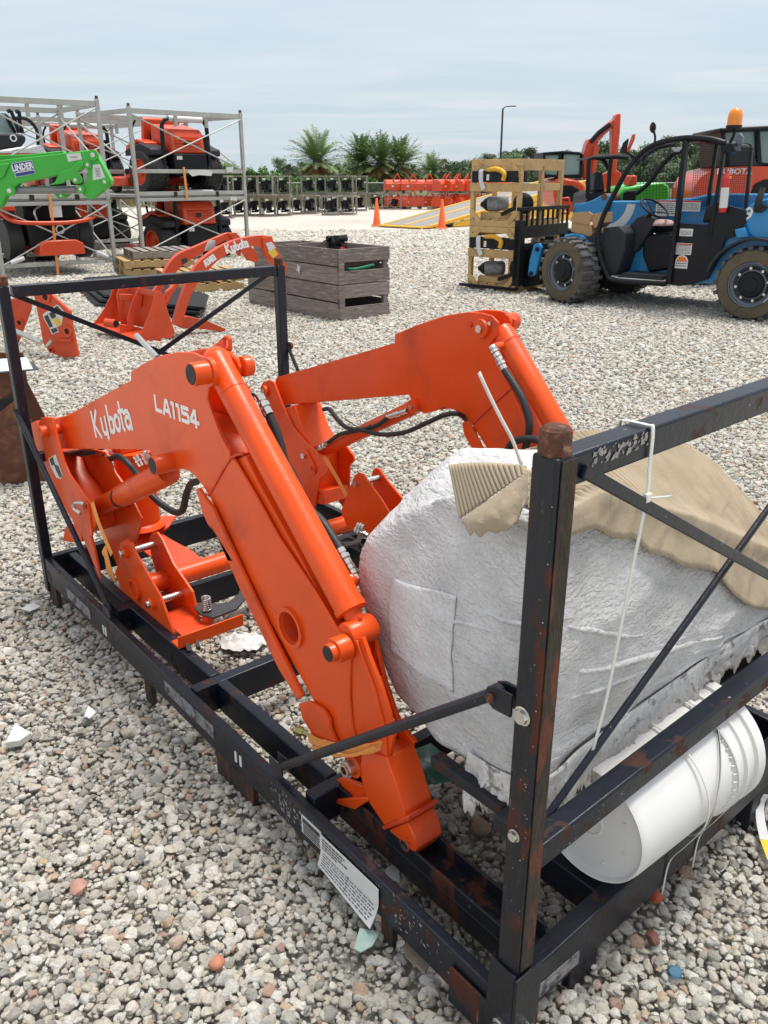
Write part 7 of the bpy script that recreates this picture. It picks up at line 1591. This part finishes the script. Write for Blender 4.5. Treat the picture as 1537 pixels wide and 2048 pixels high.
def tree_proto(seed, w, h, m_, th_=.35, n=2600, leaf=.16, clumps=26):
    R = random.Random(seed); t = thing('leafy_tree', 'x', 'tree'); mb = MB(); tr = MB(); tr.pipe([(0, 0, 0), (.1, 0, h*.3), (R.uniform(-.3, .3), .1, h*.6)], [.16, .12, .06], 8)
    cl = []
    for k in range(clumps):
        a, r, z = R.uniform(0, 2*PI), math.sqrt(R.random())*w*.42, R.uniform(.22, .92); r *= (1.1-abs(z-.5)*1.2); c = Vector((r*math.cos(a), r*math.sin(a), z*h)); cl.append((c, R.uniform(.10, .22)*w)); tr.pipe([(0, 0, h*.25), tuple(c*.6+Vector((0, 0, h*.1))), tuple(c)], [.05, .03, .01], 5, 2)
    for k in range(n):
        c, r = cl[R.randrange(clumps)]; d = Vector((R.gauss(0, 1), R.gauss(0, 1), R.gauss(0, .8))).normalized()*r*R.random()**.4; p = c+d; u = Vector((R.gauss(0, 1), R.gauss(0, 1), R.gauss(0, 1))).normalized(); v = u.orthogonal().normalized(); s_ = leaf*R.uniform(.6, 1.3)
        mb.add([p-u*s_, p+v*s_*.5, p+u*s_, p-v*s_*.5], [(0, 1, 2, 3)])
    mb.build('crown', m_, t, smooth=0); tr.build('trunk', M['bark'], t); return t
M['leafA'] = mat('bright_leaf', (.10, .21, .045), .6, var=.35, vscale=.7, obvar=.1); M['leafB'] = mat('dark_leaf', (.10, .16, .075), .7, var=.35, vscale=.5, obvar=.2); M['leafC'] = mat('grey_leaf', (.11, .135, .085), .8, var=.3, vscale=.5, obvar=.15)
ta = [tree_proto(11, 4.2, 3.6, M['leafA'], leaf=.15), tree_proto(12, 3.6, 3.0, M['leafA'], leaf=.15)]
tb_ = [tree_proto(21, 7, 8, M['leafB'], n=3800, leaf=.26, clumps=40), tree_proto(22, 6, 9, M['leafC'], n=3200, leaf=.24, clumps=34), tree_proto(23, 8, 7, M['leafB'], n=3800, leaf=.28, clumps=40)]
R_ = random.Random(31); first = {}
def put_tree(src, x, d, s_, lab, grp, cat='tree'):
    o = src if src.name not in first else copy_tree(src); first[src.name] = 1; g = at_depth((x, 352), d); o.location = (g.x, g.y, -.15); o.rotation_euler.z = R_.uniform(0, 6); o.scale = (s_*R_.uniform(.9, 1.15), s_, s_*R_.uniform(.88, 1.1)); tag(o, lab, cat, grp)
for k in range(30): put_tree(ta[k % 2], 255+k*17+R_.uniform(-5, 5), 66+R_.uniform(0, 12), (.72 if k < 17 else .50)*R_.uniform(.85, 1.2), 'bright green bushy tree in the hedge row behind the fence', 'bushy trees behind the fence')
for k in range(10): put_tree(ta[k % 2], -330+k*60, 30+R_.uniform(0, 12), .55, 'bright green bushy tree in the hedge row behind the fence', 'bushy trees behind the fence') if False else None
for k in range(64): put_tree(tb_[k % 3], 560+k*17+R_.uniform(-9, 9), 150+R_.uniform(0, 70), (.55 if k < 22 else .66)*R_.uniform(.8, 1.15), 'dark green tree in the wood line far beyond the yard', 'trees of the far wood line')
for k in range(22): put_tree(tb_[k % 3], 940+k*30+R_.uniform(-9, 9), 95+R_.uniform(0, 25), .50*R_.uniform(.8, 1.15) if k < 8 else .60*R_.uniform(.8, 1.2), 'nearer dark green tree behind the machines', 'trees behind the machines')
# ------------------------------------------------------------------ black plate and pale panel behind the crate, right edge
bp = thing('attachment_plate', 'black steel attachment plate with a round hole behind the white pail', 'attachment plate', CF)
def Kp(pts, Y): return CF.polyy('k', pts, Y)
MB().prism(Kp([(640,760),(740,690),(820,540),(980,392),(1270,490),(1700,620),(1700,1500),(1200,1900),(1000,1700)], .52), 1, .52, .54, [Kp([(890,500),(900,440),(940,410),(985,425),(1010,465),(990,515),(940,540),(900,525)], .52)]).build('plate', B_, bp, bevel=.003)
MB().prism(Kp([(925,570),(945,560),(950,600),(930,612)], .52), 1, .512, .519).build('slot', M['foam'], bp); MB().tube(V(CF, 'k', 905, 640, .50), V(CF, 'k', 875, 790, .50), .010).build('pin', M['zinc'], bp)
wp = thing('pale_panel', 'pale grey panel with an orange strap across it, beyond the black plate', 'panel', CF)
MB().prism(Kp([(900,640),(1000,360),(1170,250),(1400,60),(1900,60),(1900,700),(1400,700)], .95), 1, .95, 1.0).build('sheet', M['foam'], wp); MB().prism(Kp([(1070,320),(1165,262),(1200,360),(1275,495),(1190,470),(1110,420)], .94), 1, .935, .94).build('strap', M['strap'], wp)
yb = thing('yellow_bag', 'white and yellow plastic sack corner at the right edge beside the crate', 'sack', CF)
MB().prism(Kp([(1395,720),(1310,990),(1275,1060),(1300,1090),(1405,1140),(1700,1160),(1700,700)], .30), 1, .30, .42).build('sack', M['foam'], yb, bevel=.02); MB().prism(Kp([(1350,880),(1395,960),(1405,1060),(1380,1060),(1330,1000)], .298), 1, .29, .299).build('print', M['yellow'], yb)
yr = thing('strap', 'yellow-edged white strap trailing on the gravel at the lower right edge', 'strap', loc=(0, 0, 0))
q_ = [ground(p, z) for p, z in (((1534, 1590), .10), ((1522, 1610), .07), ((1522, 1640), .05), ((1530, 1680), .045), ((1545, 1720), .04))]; MB().ribbon(q_[:4], (1, .3, .1), .022, .002).build('band', M['foam'], yr); MB().ribbon([q_[3], q_[4]], (1, .3, .1), .022, .002).build('band_end', M['yellow'], yr)
